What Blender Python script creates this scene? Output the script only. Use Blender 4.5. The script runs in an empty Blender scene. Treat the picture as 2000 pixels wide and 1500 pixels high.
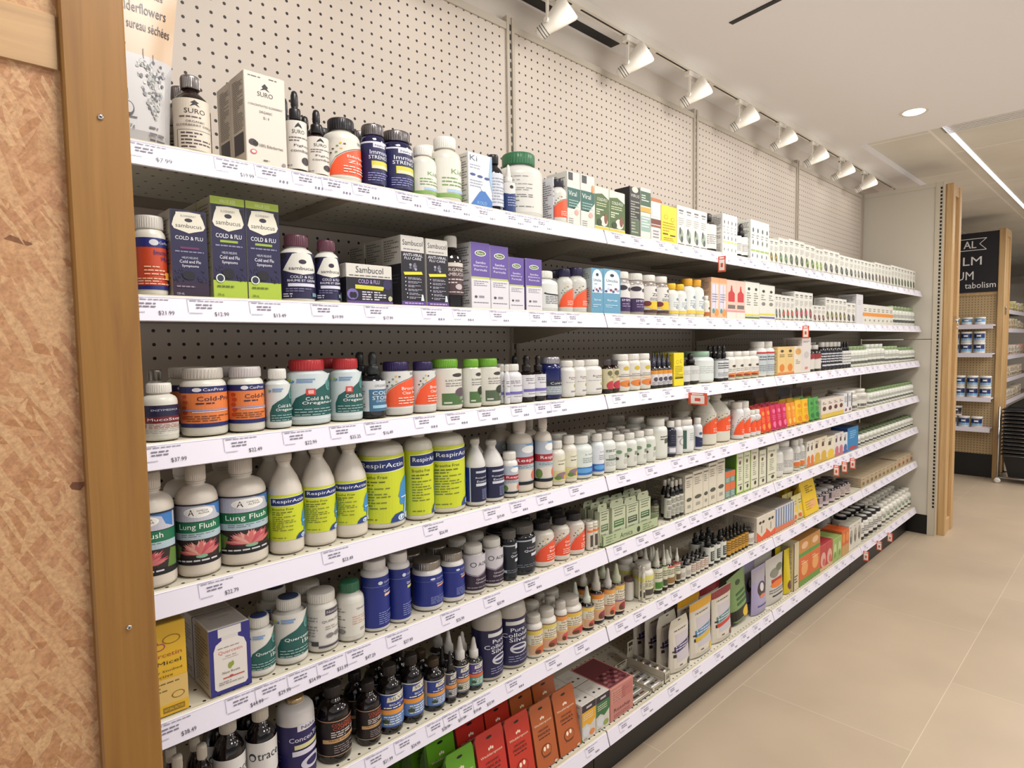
import bpy, math, random
from mathutils import Vector, Matrix
from mathutils.geometry import tessellate_polygon
SC = bpy.context.scene
COL = SC.collection
rnd = random.Random(7)
# ------------------------------------------------------------------ camera
F = 1211.0
def _n(v):
    l = math.sqrt(sum(c*c for c in v)); return [c/l for c in v]
def _x(a, b): return [a[1]*b[2]-a[2]*b[1], a[2]*b[0]-a[0]*b[2], a[0]*b[1]-a[1]*b[0]]
XH = _n((1246, -95, F)); ZD0 = (295, 19315, F)
YH = _n(_x(ZD0, XH)); YH = [c*(1 if YH[2] > 0 else -1) for c in YH]
ZU = _n(_x(XH, YH))            # world up in camera coordinates (right, down, forward)
CX, CY, CZ = -0.285, -1.15, 1.405
cam = bpy.data.cameras.new('camera'); co = bpy.data.objects.new('camera', cam); COL.objects.link(co)
cam.sensor_width = 36; cam.lens = F/2000*36; cam.clip_start = .02; cam.clip_end = 60
R3 = Matrix(((XH[0], -XH[1], -XH[2]), (YH[0], -YH[1], -YH[2]), (ZU[0], -ZU[1], -ZU[2])))
co.matrix_world = Matrix.Translation((CX, CY, CZ)) @ R3.to_4x4()
SC.camera = co
SC.view_settings.view_transform = 'Standard'; SC.view_settings.look = 'None'
SC.view_settings.gamma = 1; SC.view_settings.use_curve_mapping = False
SC.view_settings.exposure = -0.68
# ------------------------------------------------------------------ world and lights
w = bpy.data.worlds.new('store_fill'); SC.world = w; w.use_nodes = True
_wn, _wl = w.node_tree.nodes, w.node_tree.links      # fill in place of the unseen shop, brightened below the horizon to lift the ceiling
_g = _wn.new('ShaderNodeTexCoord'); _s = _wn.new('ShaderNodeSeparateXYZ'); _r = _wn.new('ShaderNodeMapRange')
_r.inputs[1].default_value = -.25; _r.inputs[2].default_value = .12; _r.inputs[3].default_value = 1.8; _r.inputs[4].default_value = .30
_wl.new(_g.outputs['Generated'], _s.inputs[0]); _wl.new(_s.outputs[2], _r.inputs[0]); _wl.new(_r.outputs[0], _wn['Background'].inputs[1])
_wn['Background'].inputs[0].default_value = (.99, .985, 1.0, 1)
def area(name, loc, rot, sx, sy, power, col):
    l = bpy.data.lights.new(name, 'AREA'); l.shape = 'RECTANGLE'; l.size = sx; l.size_y = sy
    l.energy = power; l.color = col
    o = bpy.data.objects.new(name, l); COL.objects.link(o); o.location = loc; o.rotation_euler = rot
    return o
WARM = (1, .975, .945)
for i, (lx, ly, p) in enumerate(((0.3, -.75, 31), (1.9, -.75, 35), (3.55, -.95, 31), (0.9, -2.6, 40), (2.9, -2.6, 40))):
    area('aisle_fill', (lx, ly, 2.57), (0, 0, 0), .5, .5, p, WARM)  # unseen fill for general aisle brightness, not placed at the modelled downlights
area('far_fill', (6.6, -1.6, 2.55), (0, 0, 0), 3, 1.5, 120, (1, .98, .95))  # unseen fill pair added to brighten the far part of the shop
area('far_fill', (6.3, -4.5, 2.55), (0, 0, 0), 3, 2.5, 140, (1, .98, .95))
# ------------------------------------------------------------------ projection helpers
def px2x(px, y, z):
    """world x of the point at depth y and height z seen in image column px"""
    k = (px-1000)/F; dy = y-CY; dz = z-CZ
    a = XH[0]-k*XH[2]
    return CX - ((YH[0]-k*YH[2])*dy + (ZU[0]-k*ZU[2])*dz)/a
def py2z(py, x, y):
    k = (py-750)/F; dx = x-CX; dy = y-CY
    a = ZU[1]-k*ZU[2]
    return CZ - ((XH[1]-k*XH[2])*dx + (YH[1]-k*YH[2])*dy)/a
# ------------------------------------------------------------------ materials
def lin(h):
    if not isinstance(h, str): return tuple(h)+(1,)*(4-len(h))
    h = h.lstrip('#'); r = []
    for i in (0, 2, 4):
        c = int(h[i:i+2], 16)/255
        r.append(c/12.92 if c <= .04045 else ((c+.055)/1.055)**2.4)
    return (r[0], r[1], r[2], 1)
MATS = {}
def mat(name, col=None, rough=.5, metal=0, spec=.5, emit=None, es=1, attr=False, coat=0):
    if name in MATS: return MATS[name]
    m = bpy.data.materials.new(name); m.use_nodes = True; nt = m.node_tree
    b = nt.nodes['Principled BSDF']
    if attr:
        a = nt.nodes.new('ShaderNodeAttribute'); a.attribute_name = 'ink'
        nt.links.new(a.outputs['Color'], b.inputs['Base Color'])
    else: b.inputs['Base Color'].default_value = lin(col)
    b.inputs['Roughness'].default_value = rough; b.inputs['Metallic'].default_value = metal
    b.inputs['Specular IOR Level'].default_value = spec
    b.inputs['Coat Weight'].default_value = coat
    if emit:
        b.inputs['Emission Color'].default_value = lin(emit); b.inputs['Emission Strength'].default_value = es
    MATS[name] = m; return m
mat('printed_paper', attr=True, rough=.45); mat('plastic', attr=True, rough=.33)
mat('dark_glass', attr=True, rough=.08, spec=.6); mat('foil', attr=True, rough=.28, metal=.55)
mat('metal_cap', attr=True, rough=.3, metal=.85); mat('pouch_film', attr=True, rough=.36)
mat('painted_steel', attr=True, rough=.5)
def nodes(m): return m.node_tree.nodes, m.node_tree.links, m.node_tree.nodes['Principled BSDF']
def N(ns, t, **k):
    n = ns.new(t)
    for a, v in k.items():
        if a == 'inp':
            for i, x in v.items(): n.inputs[i].default_value = x
        else: setattr(n, a, v)
    return n
def dots_mat(name, base, hole, px, pz, r, ax=(0, 2), off=(0, 0), rough=.5, inv=False):
    """a perforated sheet: holes on a square grid in object coordinates"""
    m = mat(name, base, rough); ns, L, b = nodes(m)
    tc = N(ns, 'ShaderNodeTexCoord'); sp = N(ns, 'ShaderNodeSeparateXYZ'); L.new(tc.outputs['Object'], sp.inputs[0])
    outs = []
    for a, p, o in zip(ax, (px, pz), off):
        d = N(ns, 'ShaderNodeMath', operation='ADD', inp={1: o+50*p}); L.new(sp.outputs[a], d.inputs[0])
        q = N(ns, 'ShaderNodeMath', operation='DIVIDE', inp={1: p}); L.new(d.outputs[0], q.inputs[0])
        f = N(ns, 'ShaderNodeMath', operation='FRACT'); L.new(q.outputs[0], f.inputs[0])
        s = N(ns, 'ShaderNodeMath', operation='SUBTRACT', inp={1: .5}); L.new(f.outputs[0], s.inputs[0])
        t = N(ns, 'ShaderNodeMath', operation='MULTIPLY', inp={1: p}); L.new(s.outputs[0], t.inputs[0])
        outs.append(t)
    c = N(ns, 'ShaderNodeCombineXYZ'); L.new(outs[0].outputs[0], c.inputs[0]); L.new(outs[1].outputs[0], c.inputs[1])
    ln = N(ns, 'ShaderNodeVectorMath', operation='LENGTH'); L.new(c.outputs[0], ln.inputs[0])
    lt = N(ns, 'ShaderNodeMath', operation='LESS_THAN', inp={1: r}); L.new(ln.outputs['Value'], lt.inputs[0])
    mx = N(ns, 'ShaderNodeMix', data_type='RGBA', inp={6: lin(base), 7: lin(hole)}); L.new(lt.outputs[0], mx.inputs[0])
    L.new(mx.outputs[2], b.inputs['Base Color']); return m
dots_mat('pegboard', 'cbbfb2', '1c1614', .0305, .0305, .0038)
dots_mat('kraft_pegboard', 'b39a72', '4a3a28', .0254, .0254, .0042, ax=(1, 2))
dots_mat('shelf_deck', 'c9c2b0', '1a1714', .0254, .0508, .0031, ax=(0, 1), off=(0, .012))
def wood(name, c1, c2, c3, axis, sc=1, rough=.45):
    m = mat(name, c1, rough); ns, L, b = nodes(m)
    tc = N(ns, 'ShaderNodeTexCoord'); mp = N(ns, 'ShaderNodeMapping')
    s = [26*sc, 26*sc, 26*sc]; s[axis] = 1.1*sc; mp.inputs['Scale'].default_value = s
    L.new(tc.outputs['Object'], mp.inputs[0])
    n1 = N(ns, 'ShaderNodeTexNoise', inp={'Scale': 1.6, 'Detail': 7, 'Roughness': .62, 'Distortion': .8}); L.new(mp.outputs[0], n1.inputs['Vector'])
    cr = N(ns, 'ShaderNodeValToRGB'); e = cr.color_ramp.elements
    e[0].position = .3; e[0].color = lin(c2); e[1].position = .72; e[1].color = lin(c1)
    k = e.new(.5); k.color = lin(c3); L.new(n1.outputs[0], cr.inputs[0]); L.new(cr.outputs[0], b.inputs['Base Color'])
    bp = N(ns, 'ShaderNodeBump', inp={'Strength': .12, 'Distance': .002}); L.new(n1.outputs[0], bp.inputs['Height']); L.new(bp.outputs[0], b.inputs['Normal'])
    return m
wood('cedar_post', '96692f', '7f5524', '8c6228', 2); wood('pine_rail', 'c09c70', 'a88660', 'b59268', 0)
wood('pine_frame', 'c7a678', 'a88558', 'bb9868', 2)
def osb():
    m = mat('strand_board', 'c49a6a', .55); ns, L, b = nodes(m)
    tc = N(ns, 'ShaderNodeTexCoord'); prev = None; h = None
    cols = ['bd9068', 'c6a076', 'b88862', 'cfac80', 'c2966c', 'b0805a', 'c49a70', 'd4b38a']
    nz = N(ns, 'ShaderNodeTexNoise', inp={'Scale': 9, 'Detail': 3}); L.new(tc.outputs['Object'], nz.inputs['Vector'])
    for i, (ang, sx, sz) in enumerate(((.5, 7, 20), (1.9, 8, 26), (-.7, 6, 34), (1.35, 9, 56), (-.25, 9, 80), (.85, 13, 110), (-1.1, 18, 150))):
        mr = N(ns, 'ShaderNodeMapping'); mr.inputs['Rotation'].default_value = (0, ang, 0)
        mp = N(ns, 'ShaderNodeMapping'); mp.inputs['Scale'].default_value = (sx, 0, sz); mp.inputs['Location'].default_value = (i*3.7, 0, i*1.3)
        av = N(ns, 'ShaderNodeVectorMath', operation='MULTIPLY_ADD'); av.inputs[1].default_value = (.012, 0, .012)
        L.new(nz.outputs['Color'], av.inputs[0]); L.new(tc.outputs['Object'], av.inputs[2]); L.new(av.outputs[0], mr.inputs[0]); L.new(mr.outputs[0], mp.inputs[0])
        v = N(ns, 'ShaderNodeTexVoronoi', inp={'Scale': 1.0, 'Randomness': 1}); L.new(mp.outputs[0], v.inputs['Vector'])
        sp = N(ns, 'ShaderNodeSeparateColor'); L.new(v.outputs['Color'], sp.inputs[0])
        cr = N(ns, 'ShaderNodeValToRGB'); e = cr.color_ramp.elements
        e[0].color = lin(cols[i]); e[1].color = lin(cols[(i+3) % 8]); 
        L.new(sp.outputs[1], cr.inputs[0])
        if i == 3 or i == 4:
            k = e.new(.95); k.color = lin('ab7a50'); e[len(e)-1].color = lin('6a3f28')
        if prev is None: prev = cr.outputs[0]; h = sp.outputs[1]; continue
        gt = N(ns, 'ShaderNodeMath', operation='GREATER_THAN', inp={1: .56}); L.new(sp.outputs[0], gt.inputs[0])
        mx = N(ns, 'ShaderNodeMix', data_type='RGBA'); L.new(gt.outputs[0], mx.inputs[0]); L.new(prev, mx.inputs[6]); L.new(cr.outputs[0], mx.inputs[7])
        mh = N(ns, 'ShaderNodeMix'); L.new(gt.outputs[0], mh.inputs[0]); L.new(h, mh.inputs[2]); L.new(sp.outputs[1], mh.inputs[3])
        prev = mx.outputs[2]; h = mh.outputs[0]
    n2 = N(ns, 'ShaderNodeTexNoise', inp={'Scale': 160, 'Detail': 4, 'Roughness': .7}); L.new(tc.outputs['Object'], n2.inputs['Vector'])
    cr = N(ns, 'ShaderNodeValToRGB'); e = cr.color_ramp.elements; e[0].position = .3; e[0].color = (.62, .55, .5, 1); e[1].position = .62; e[1].color = (1.08, 1.05, 1, 1)
    L.new(n2.outputs[0], cr.inputs[0])
    mm = N(ns, 'ShaderNodeMix', data_type='RGBA', blend_type='MULTIPLY', inp={0: .8}); L.new(prev, mm.inputs[6]); L.new(cr.outputs[0], mm.inputs[7])
    L.new(mm.outputs[2], b.inputs['Base Color'])
    bp = N(ns, 'ShaderNodeBump', inp={'Strength': .5, 'Distance': .0015}); L.new(h, bp.inputs['Height']); L.new(bp.outputs[0], b.inputs['Normal'])
osb()
def tiles(name, c1, c2, grout, w, h, mortar, off, rough, rotz=0):
    m = mat(name, c1, rough); ns, L, b = nodes(m)
    tc = N(ns, 'ShaderNodeTexCoord'); mp = N(ns, 'ShaderNodeMapping'); mp.inputs['Location'].default_value = off; L.new(tc.outputs['Object'], mp.inputs[0])
    br = N(ns, 'ShaderNodeTexBrick', offset=.5, inp={'Color1': lin(c1), 'Color2': lin(c2), 'Mortar': lin(grout), 'Scale': 1, 'Mortar Size': mortar, 'Mortar Smooth': .1, 'Brick Width': w, 'Row Height': h})
    L.new(mp.outputs[0], br.inputs['Vector'])
    nz = N(ns, 'ShaderNodeTexNoise', inp={'Scale': 2.2, 'Detail': 5}); L.new(tc.outputs['Object'], nz.inputs['Vector'])
    cr = N(ns, 'ShaderNodeValToRGB'); e = cr.color_ramp.elements; e[0].position = .3; e[0].color = (.9, .89, .88, 1); e[1].position = .7; e[1].color = (1.04, 1.03, 1.02, 1); L.new(nz.outputs[0], cr.inputs[0])
    mm = N(ns, 'ShaderNodeMix', data_type='RGBA', blend_type='MULTIPLY', inp={0: 1}); L.new(br.outputs[0], mm.inputs[6]); L.new(cr.outputs[0], mm.inputs[7]); L.new(mm.outputs[2], b.inputs['Base Color'])
tiles('floor_tile', 'b09f89', 'b4a38d', 'c8baa4', 1.2, .6, .0014, (.3, .03, 0), .42)
tiles('ceiling_tile', 'e4e0d6', 'e1ddd2', 'f8f4ec', 1.2, .6, .008, (0.05, .2, 0), .9)
mat('gypsum', 'eeebea', .85); mat('wall_paint', 'd2c8bc', .8); mat('black', '0c0b0c', .5); mat('black_kick', '0e0b0a', .45)
mat('steel_beige', 'b9ae98', .5); mat('rail_white', 'd9d4df', .4); mat('lip_cream', 'c6bfa8', .4)
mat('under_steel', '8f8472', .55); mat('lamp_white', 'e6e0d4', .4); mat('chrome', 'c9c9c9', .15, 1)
mat('lens', 'ffffff', emit='fff6ea', es=9); mat('led', 'ffffff', emit='cfe0ff', es=3)
mat('chalk', '17151c', .6)
# ------------------------------------------------------------------ object helpers
def link(o, parent=None):
    COL.objects.link(o)
    if parent: o.parent = parent
    return o
def tag(o, label, cat, group=None, kind=None):
    if label: o['label'] = label
    if cat: o['category'] = cat
    if group: o['group'] = group
    if kind: o['kind'] = kind
    return o
def thing(name, loc, label=None, cat=None, group=None, kind=None, rz=0):
    o = bpy.data.objects.new(name, None); o.empty_display_size = .02; link(o); o.location = loc; o.rotation_euler = (0, 0, rz)
    return tag(o, label, cat, group, kind)
class MB:
    def __init__(s, col=(.8, .8, .8, 1)):
        s.v = []; s.f = []; s.c = []; s.m = []; s.sm = []; s.col = lin(col) if isinstance(col, str) else col; s.mi = 0
    def face(s, idx, col=None, smooth=False):
        s.f.append(idx); s.c.append(lin(col) if isinstance(col, str) else (col or s.col)); s.m.append(s.mi); s.sm.append(smooth)
    def box(s, x0, y0, z0, x1, y1, z1, col=None):
        b = len(s.v)
        s.v += [(x, y, z) for z in (z0, z1) for y in (y0, y1) for x in (x0, x1)]
        for q in ((0, 2, 3, 1), (4, 5, 7, 6), (0, 1, 5, 4), (2, 6, 7, 3), (0, 4, 6, 2), (1, 3, 7, 5)): s.face([b+i for i in q], col)
    def prism(s, pts, y0, y1, col=None, plane='xz'):
        """outline pts extruded between y0 and y1 (or along x for plane yz, along z for xy)"""
        b = len(s.v); n = len(pts)
        def P(a, c, t): return (a, t, c) if plane == 'xz' else ((t, a, c) if plane == 'yz' else (a, c, t))
        for t in (y0, y1): s.v += [P(a, c, t) for a, c in pts]
        s.face([b+i for i in range(n)], col); s.face([b+n+i for i in range(n-1, -1, -1)], col)
        for i in range(n): s.face([b+i, b+n+i, b+n+(i+1) % n, b+(i+1) % n], col)
    def cbox(s, x0, y0, z0, x1, y1, z1, c=.0012, col=None):
        """box with chamfered upright and top edges"""
        b = len(s.v); o = [(x0+c, y0), (x1-c, y0), (x1, y0+c), (x1, y1-c), (x1-c, y1), (x0+c, y1), (x0, y1-c), (x0, y0+c)]
        i_ = [(x0+2*c, y0+c), (x1-2*c, y0+c), (x1-c, y0+2*c), (x1-c, y1-2*c), (x1-2*c, y1-c), (x0+2*c, y1-c), (x0+c, y1-2*c), (x0+c, y0+2*c)]
        for z, q in ((z0, o), (z1-c, o), (z1, i_)): s.v += [(p[0], p[1], z) for p in q]
        for k in (0, 8):
            for i in range(8): s.face([b+k+i, b+k+(i+1) % 8, b+k+8+(i+1) % 8, b+k+8+i], col)
        s.face([b+7-i for i in range(8)], col); s.face([b+16+i for i in range(8)], col)
    def lathe(s, prof, seg=20, c=(0, 0, 0), col=None, axis=None, rib=0, smooth=True):
        """prof: (radius, height) pairs; axis: direction Vector (default z)"""
        b = len(s.v); M = None
        if axis is not None: M = Vector(axis).normalized().to_track_quat('Z', 'Y').to_matrix()
        for r, z in prof:
            for i in range(seg):
                a = 2*math.pi*i/seg; rr = r*(1-(rib if i % 2 and r > 1e-6 else 0)); p = Vector((rr*math.cos(a), rr*math.sin(a), z))
                if M: p = M @ p
                s.v.append((p.x+c[0], p.y+c[1], p.z+c[2]))
        for k in range(len(prof)-1):
            for i in range(seg):
                j = (i+1) % seg; s.face([b+k*seg+i, b+k*seg+j, b+(k+1)*seg+j, b+(k+1)*seg+i], col, smooth)
        s.face([b+seg-1-i for i in range(seg)], col); e = b+(len(prof)-1)*seg; s.face([e+i for i in range(seg)], col)
    def tube(s, pts, r, seg=8, col=None):
        for a, b_ in zip(pts, pts[1:]):
            a = Vector(a); b_ = Vector(b_); d = b_-a
            s.lathe([(r, -r*.3), (r, d.length+r*.3)], seg, tuple(a), col, axis=d)
    def build(s, name, material, parent=None, loc=None):
        me = bpy.data.meshes.new(name); me.from_pydata(s.v, [], s.f)
        ms = material if isinstance(material, (list, tuple)) else [material]
        for m in ms: me.materials.append(MATS[m] if isinstance(m, str) else m)
        if len(ms) > 1: me.polygons.foreach_set('material_index', s.m)
        me.polygons.foreach_set('use_smooth', s.sm)
        ca = me.color_attributes.new('ink', 'FLOAT_COLOR', 'CORNER'); buf = []
        for f, c in zip(s.f, s.c): buf += list(c)*len(f)
        ca.data.foreach_set('color', buf)
        me.update(); o = bpy.data.objects.new(name, me); link(o, parent)
        if loc: o.location = loc
        return o
# ------------------------------------------------------------------ lettering
_TX = {}
def text2d(t):
    if t in _TX: return _TX[t]
    cu = bpy.data.curves.new('t', 'FONT'); cu.body = t; cu.resolution_u = 2; cu.size = 1
    o = bpy.data.objects.new('t', cu); COL.objects.link(o)
    bpy.context.view_layer.update()
    me = bpy.data.meshes.new_from_object(o.evaluated_get(bpy.context.evaluated_depsgraph_get()))
    v = [(p.co.x, p.co.y) for p in me.vertices]; f = [list(p.vertices) for p in me.polygons]
    bpy.data.objects.remove(o); bpy.data.curves.remove(cu); bpy.data.meshes.remove(me)
    if not v: return _TX.setdefault(t, ([], []))
    x0 = min(p[0] for p in v); x1 = max(p[0] for p in v); y0 = min(p[1] for p in v); y1 = max(p[1] for p in v)
    v = [((p[0]-x0)/(x1-x0+1e-9), (p[1]-y0)/(y1-y0+1e-9)) for p in v]
    _TX[t] = (v, f); return _TX[t]
class Canvas:
    """draws flat print onto a surface given by P(u, v, lift)"""
    def __init__(s, mb, P, nseg=1, e=.00012, e0=.0002):
        s.mb = mb; s.P = P; s.n = nseg; s.e = e; s.k = e0
    def draw(s, ops):
        s.e = min(s.e, .0014/max(1, len(ops)))
        for o in ops:
            getattr(s, '_'+o[0])(*o[1:]); s.k += s.e
    def _grid(s, u0, u1):
        if s.n <= 1: return [u0, u1]
        st = 1/s.n; g = [k*st for k in range(int(math.floor(u0/st))+1, int(math.ceil(u1/st)))]
        return [u0]+[u for u in g if u0+1e-6 < u < u1-1e-6]+[u1]
    def _strip(s, cols, col):
        b = len(s.mb.v)
        for u, lo, hi in cols: s.mb.v.append(s.P(u, lo, s.k)); s.mb.v.append(s.P(u, hi, s.k))
        for i in range(len(cols)-1): s.mb.face([b+2*i, b+2*i+2, b+2*i+3, b+2*i+1], col)
    def _r(s, u0, v0, u1, v1, col):
        s._strip([(u, v0, v1) for u in s._grid(u0, u1)], col)
    def _e(s, cu, cv, ru, rv, col, rot=0):
        n = 14 if ru > .1 else 9; b = len(s.mb.v); c, d = math.cos(rot), math.sin(rot)
        for i in range(n):
            a = 2*math.pi*i/n; x = ru*math.cos(a); y = rv*math.sin(a)
            s.mb.v.append(s.P(cu+x*c-y*d*ru/max(rv, 1e-6)*1.0 if rot else cu+x, cv+(x*d*rv/max(ru, 1e-6)+y*c if rot else y), s.k))
        if s.n > 1 and ru > .05 and not rot:
            s.mb.v = s.mb.v[:b]; m = 24
            s._cut([(cu+ru*math.cos(2*math.pi*i/m), cv+rv*math.sin(2*math.pi*i/m)) for i in range(m)], [list(range(m))], col)
        else: s.mb.face(list(range(b, b+n)), col)
    def _b(s, pts, col):
        cols = []
        for (u0, a0, c0), (u1, a1, c1) in zip(pts, pts[1:]):
            for u in s._grid(u0, u1)[:-1]: t = (u-u0)/max(1e-9, u1-u0); cols.append((u0+(u1-u0)*t, a0+(a1-a0)*t, c0+(c1-c0)*t))
        cols.append(pts[-1]); s._strip(cols, col)
    def _p(s, pts, col):
        if s.n > 1: return s._cut(pts, tessellate_polygon([[Vector((a, b_, 0)) for a, b_ in pts]]), col)
        b = len(s.mb.v); s.mb.v += [s.P(u, v, s.k) for u, v in pts]; s.mb.face(list(range(b, b+len(pts))), col)
    def _t(s, txt, cu, cv, wd, h, col, al='c'):
        v, f = text2d(txt); b = len(s.mb.v); u0 = cu-wd/2 if al == 'c' else cu
        if s.n > 8 and wd > .2: s.k += .0001; return s._cut([(u0+x*wd, cv-h/2+y*h) for x, y in v], f, col)
        s.mb.v += [s.P(u0+x*wd, cv-h/2+y*h, s.k) for x, y in v]
        for q in f: s.mb.face([b+i for i in q], col)
    def _cut(s, P2, faces, col):
        """polygons split into narrow columns so that they follow a round surface"""
        st = 1/s.n
        for q in faces:
            pg = [P2[i] for i in q]; lo = min(p[0] for p in pg); hi = max(p[0] for p in pg)
            for c in range(int(math.floor(lo/st)), int(math.floor((hi-1e-9)/st))+1):
                cp = pg
                for lim, sg in ((c*st, 1), ((c+1)*st, -1)):
                    out = []
                    for a, b in zip(cp, cp[1:]+cp[:1]):
                        da, db = (a[0]-lim)*sg, (b[0]-lim)*sg
                        if da >= 0: out.append(a)
                        if (da > 0 > db) or (da < 0 < db): t = da/(da-db); out.append((a[0]+(b[0]-a[0])*t, a[1]+(b[1]-a[1])*t))
                    cp = out
                    if len(cp) < 3: break
                if len(cp) >= 3:
                    b0 = len(s.mb.v); s.mb.v += [s.P(u, v, s.k) for u, v in cp]; s.mb.face(list(range(b0, b0+len(cp))), col)
    def _l(s, u0, v1, u1, n, pitch, th, col):
        r = random.Random(int(u0*999+v1*777+n)); v = v1
        for i in range(n):
            u = u0; e = u1-(u1-u0)*r.choice((0, 0, .1, .3, .5))
            while u < e-.01:
                wl = min(r.uniform(.06, .17), e-u); s._r(u, v-th, u+wl*.82, v, col); u += wl
            v -= pitch
# ------------------------------------------------------------------ the room
BAY = 1.22; BX = [0, BAY, 2*BAY, 3*BAY, 4*BAY]; YB = .385
SZ = [1.744, 1.496, 1.251, 1.001, .7775, .529, .192]
SN = ['top', 'second', 'third', 'fourth', 'fifth', 'sixth', 'bottom']
def struct(name, mb, m, label=None):
    o = mb.build(name, m); return tag(o, label, None, None, 'structure')
m = MB(); m.box(-1.0, -3.4, -.05, 5, 3, 0); m.box(5, -7, -.05, 16, 3, 0); struct('floor', m, 'floor_tile', 'beige stone tile floor of the shop aisle')
m = MB(); m.box(-2.5, .41, 0, 6.2, .5, 3.0); struct('wall_back', m, 'wall_paint', 'cream wall strip above the pegboard')
ZC = 2.59; ZT = 2.63
m = MB()
m.box(-2.5, -5, ZC, 3.95, .41, 3.0); m.box(3.95, .13, ZC, 6.2, .41, 3.0); struct('ceiling', m, 'gypsum', 'smooth pale plaster ceiling bulkhead')
m = MB(); m.box(3.95, -7, ZT, 16, .13, 2.8); m.box(6.2, .13, ZT, 16, 3, 2.8); struct('ceiling_1', m, 'ceiling_tile', 'suspended ceiling of pale rectangular tiles')
m = MB(); m.box(15.9, -7, 0, 16, 3, ZT); struct('wall_right', m, 'wall_paint', 'far pale wall of the shop')
m = MB(); m.box(-2.5, 2.95, 0, 16, 3, ZT); struct('wall_left', m, 'wall_paint', 'pale side wall behind the far shelving')
# slots in the plaster
def slot(name, x0, y0, x1, y1, wd, label):
    m = MB('0c0a09'); a = Vector((x1-x0, y1-y0, 0)); n = Vector((-a.y, a.x, 0)).normalized()*wd/2
    c = [(x0-n.x, y0-n.y), (x1-n.x, y1-n.y), (x1+n.x, y1+n.y), (x0+n.x, y0+n.y)]
    m.prism(c, ZC-.003, ZC+.01, plane='xy'); o = m.build(name, 'black'); tag(o, label, 'ceiling slot', None, None); return o
slot('ceiling_slot', .3, .375, 1.80, .375, .042, 'short wide black slot in the ceiling above the pegboard top')
slot('ceiling_slot', 1.98, -.02, 1.68, -1.9, .022, 'long thin black slot crossing the plaster ceiling away from the shelves')
# recessed downlights
def downlight(x, y, z, label):
    t = thing('recessed_downlight', (x, y, z), label, 'ceiling light', 'round downlights in the ceiling')
    m = MB('e8e4da'); m.lathe([(.048, -.002), (.062, -.006), (.068, 0), (.068, .002)], 28); m.build('trim_ring', 'lamp_white', t)
    m = MB(); m.lathe([(.05, -.004), (.045, -.007), (.02, -.009)], 24); m.build('lens', 'lens', t)
downlight(3.55, -.25, ZC, 'round white downlight glowing near the end of the plaster ceiling')
downlight(4.24, -.70, ZT-.001, 'bright round downlight at the right edge beside the air vent')
for x, y in ((.3, -1.5), (1.9, -1.5)): downlight(x, y, ZC, 'round downlight in the plaster ceiling over the aisle')
t = thing('linear_light', (0, 0, 0), 'long thin cool white light strip running along the tiled ceiling', 'ceiling light')
m = MB(); m.box(3.97, -.30, ZT-.011, 11, -.275, ZT-.001); m.build('light_diffuser', 'led', t)
m = MB('e0ddd5'); m.box(3.97, -.305, ZT-.008, 11, -.30, ZT); m.box(3.97, -.275, ZT-.008, 11, -.27, ZT); m.build('light_housing', 'lamp_white', t)
t = thing('air_vent', (4.12, -.42, ZT-.001), 'slotted metal air vent in the tiled ceiling beside the light strip', 'air vent')
m = MB('8e8a84'); m.box(-.09, -.30, -.006, .09, .16, .001); m.build('vent_frame', 'painted_steel', t)
for i in range(5):
    m = MB('e9e6e0'); m.box(-.075+i*.034, -.28, -.016, -.06+i*.034, .14, -.006); m.build('louvre', 'painted_steel', t)
# track and spot lamps
t = thing('light_track', (0, .262, ZC), 'white ceiling track the spot lamps hang from above the shelves', 'light track')
m = MB('cfcabd'); m.box(-1, -.014, -.03, 5.7, .014, 0); m.build('track_rail', 'lamp_white', t)
m = MB('14100e')
x = -.9
while x < 5.6: m.box(x, -.002, -.0315, x+.42, .004, -.0295); x += .47
m.build('conductor_slot', 'black', t)
LAMP = None
def lamp(x, label):
    global LAMP
    t = thing('track_spotlight', (x, .262, ZC-.03), label, 'spotlight', 'spot lamps on the ceiling track')
    if LAMP is None:
        LAMP = []
        m = MB('d6d1c2'); m.cbox(-.045, -.013, -.022, .045, .013, 0, .003); m.build('track_adapter', 'lamp_white', t)
        m = MB('d6d1c2'); m.box(-.028, -.004, -.10, -.020, .004, -.02); m.box(.020, -.004, -.10, .028, .004, -.02); m.box(-.028, -.004, -.03, .028, .004, -.022)
        m.lathe([(.009, -.034), (.009, .034)], 12, (0, 0, -.095), axis=(1, 0, 0)); m.build('yoke', 'lamp_white', t)
        ax = (.25, -.62, .42)
        m = MB('d2cdbe'); c = (0, .0, -.095)
        m.lathe([(.0, -.062), (.016, -.06), (.021, -.05), (.022, -.02), (.027, -.005), (.036, .03), (.044, .062), (.044, .07), (.040, .074), (.0, .074)], 24, c, axis=ax)
        hd = m.build('lamp_head', 'lamp_white', t)
        m = MB('3a3632')
        d = Vector(ax).normalized()
        for k in range(3):
            p = Vector(c)-d*(.030+.009*k); m.lathe([(.0225, 0), (.0232, .001), (.0225, .002)], 20, tuple(p), axis=ax)
        m.build('cooling_rib', 'black', hd)
        LAMP = t
    else:
        for ch in LAMP.children:
            c = ch.copy(); COL.objects.link(c); c.parent = t
            for g in ch.children: d = g.copy(); COL.objects.link(d); d.parent = c
    l = bpy.data.lights.new('spot_beam', 'SPOT'); l.energy = 1.5; l.color = (1, .965, .92); l.spot_size = 2.9; l.spot_blend = 1; l.shadow_soft_size = .06
    o = bpy.data.objects.new('spot_beam', l); COL.objects.link(o); o.location = (x, .15, ZC-.15)
    o.rotation_euler = Vector((0, -.95, .14)).to_track_quat('Z', 'Y').to_euler()
LX = [.42, .86, 1.30, 1.75, 2.20, 2.66, 3.12, 3.58, 4.04, 4.50]
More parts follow.
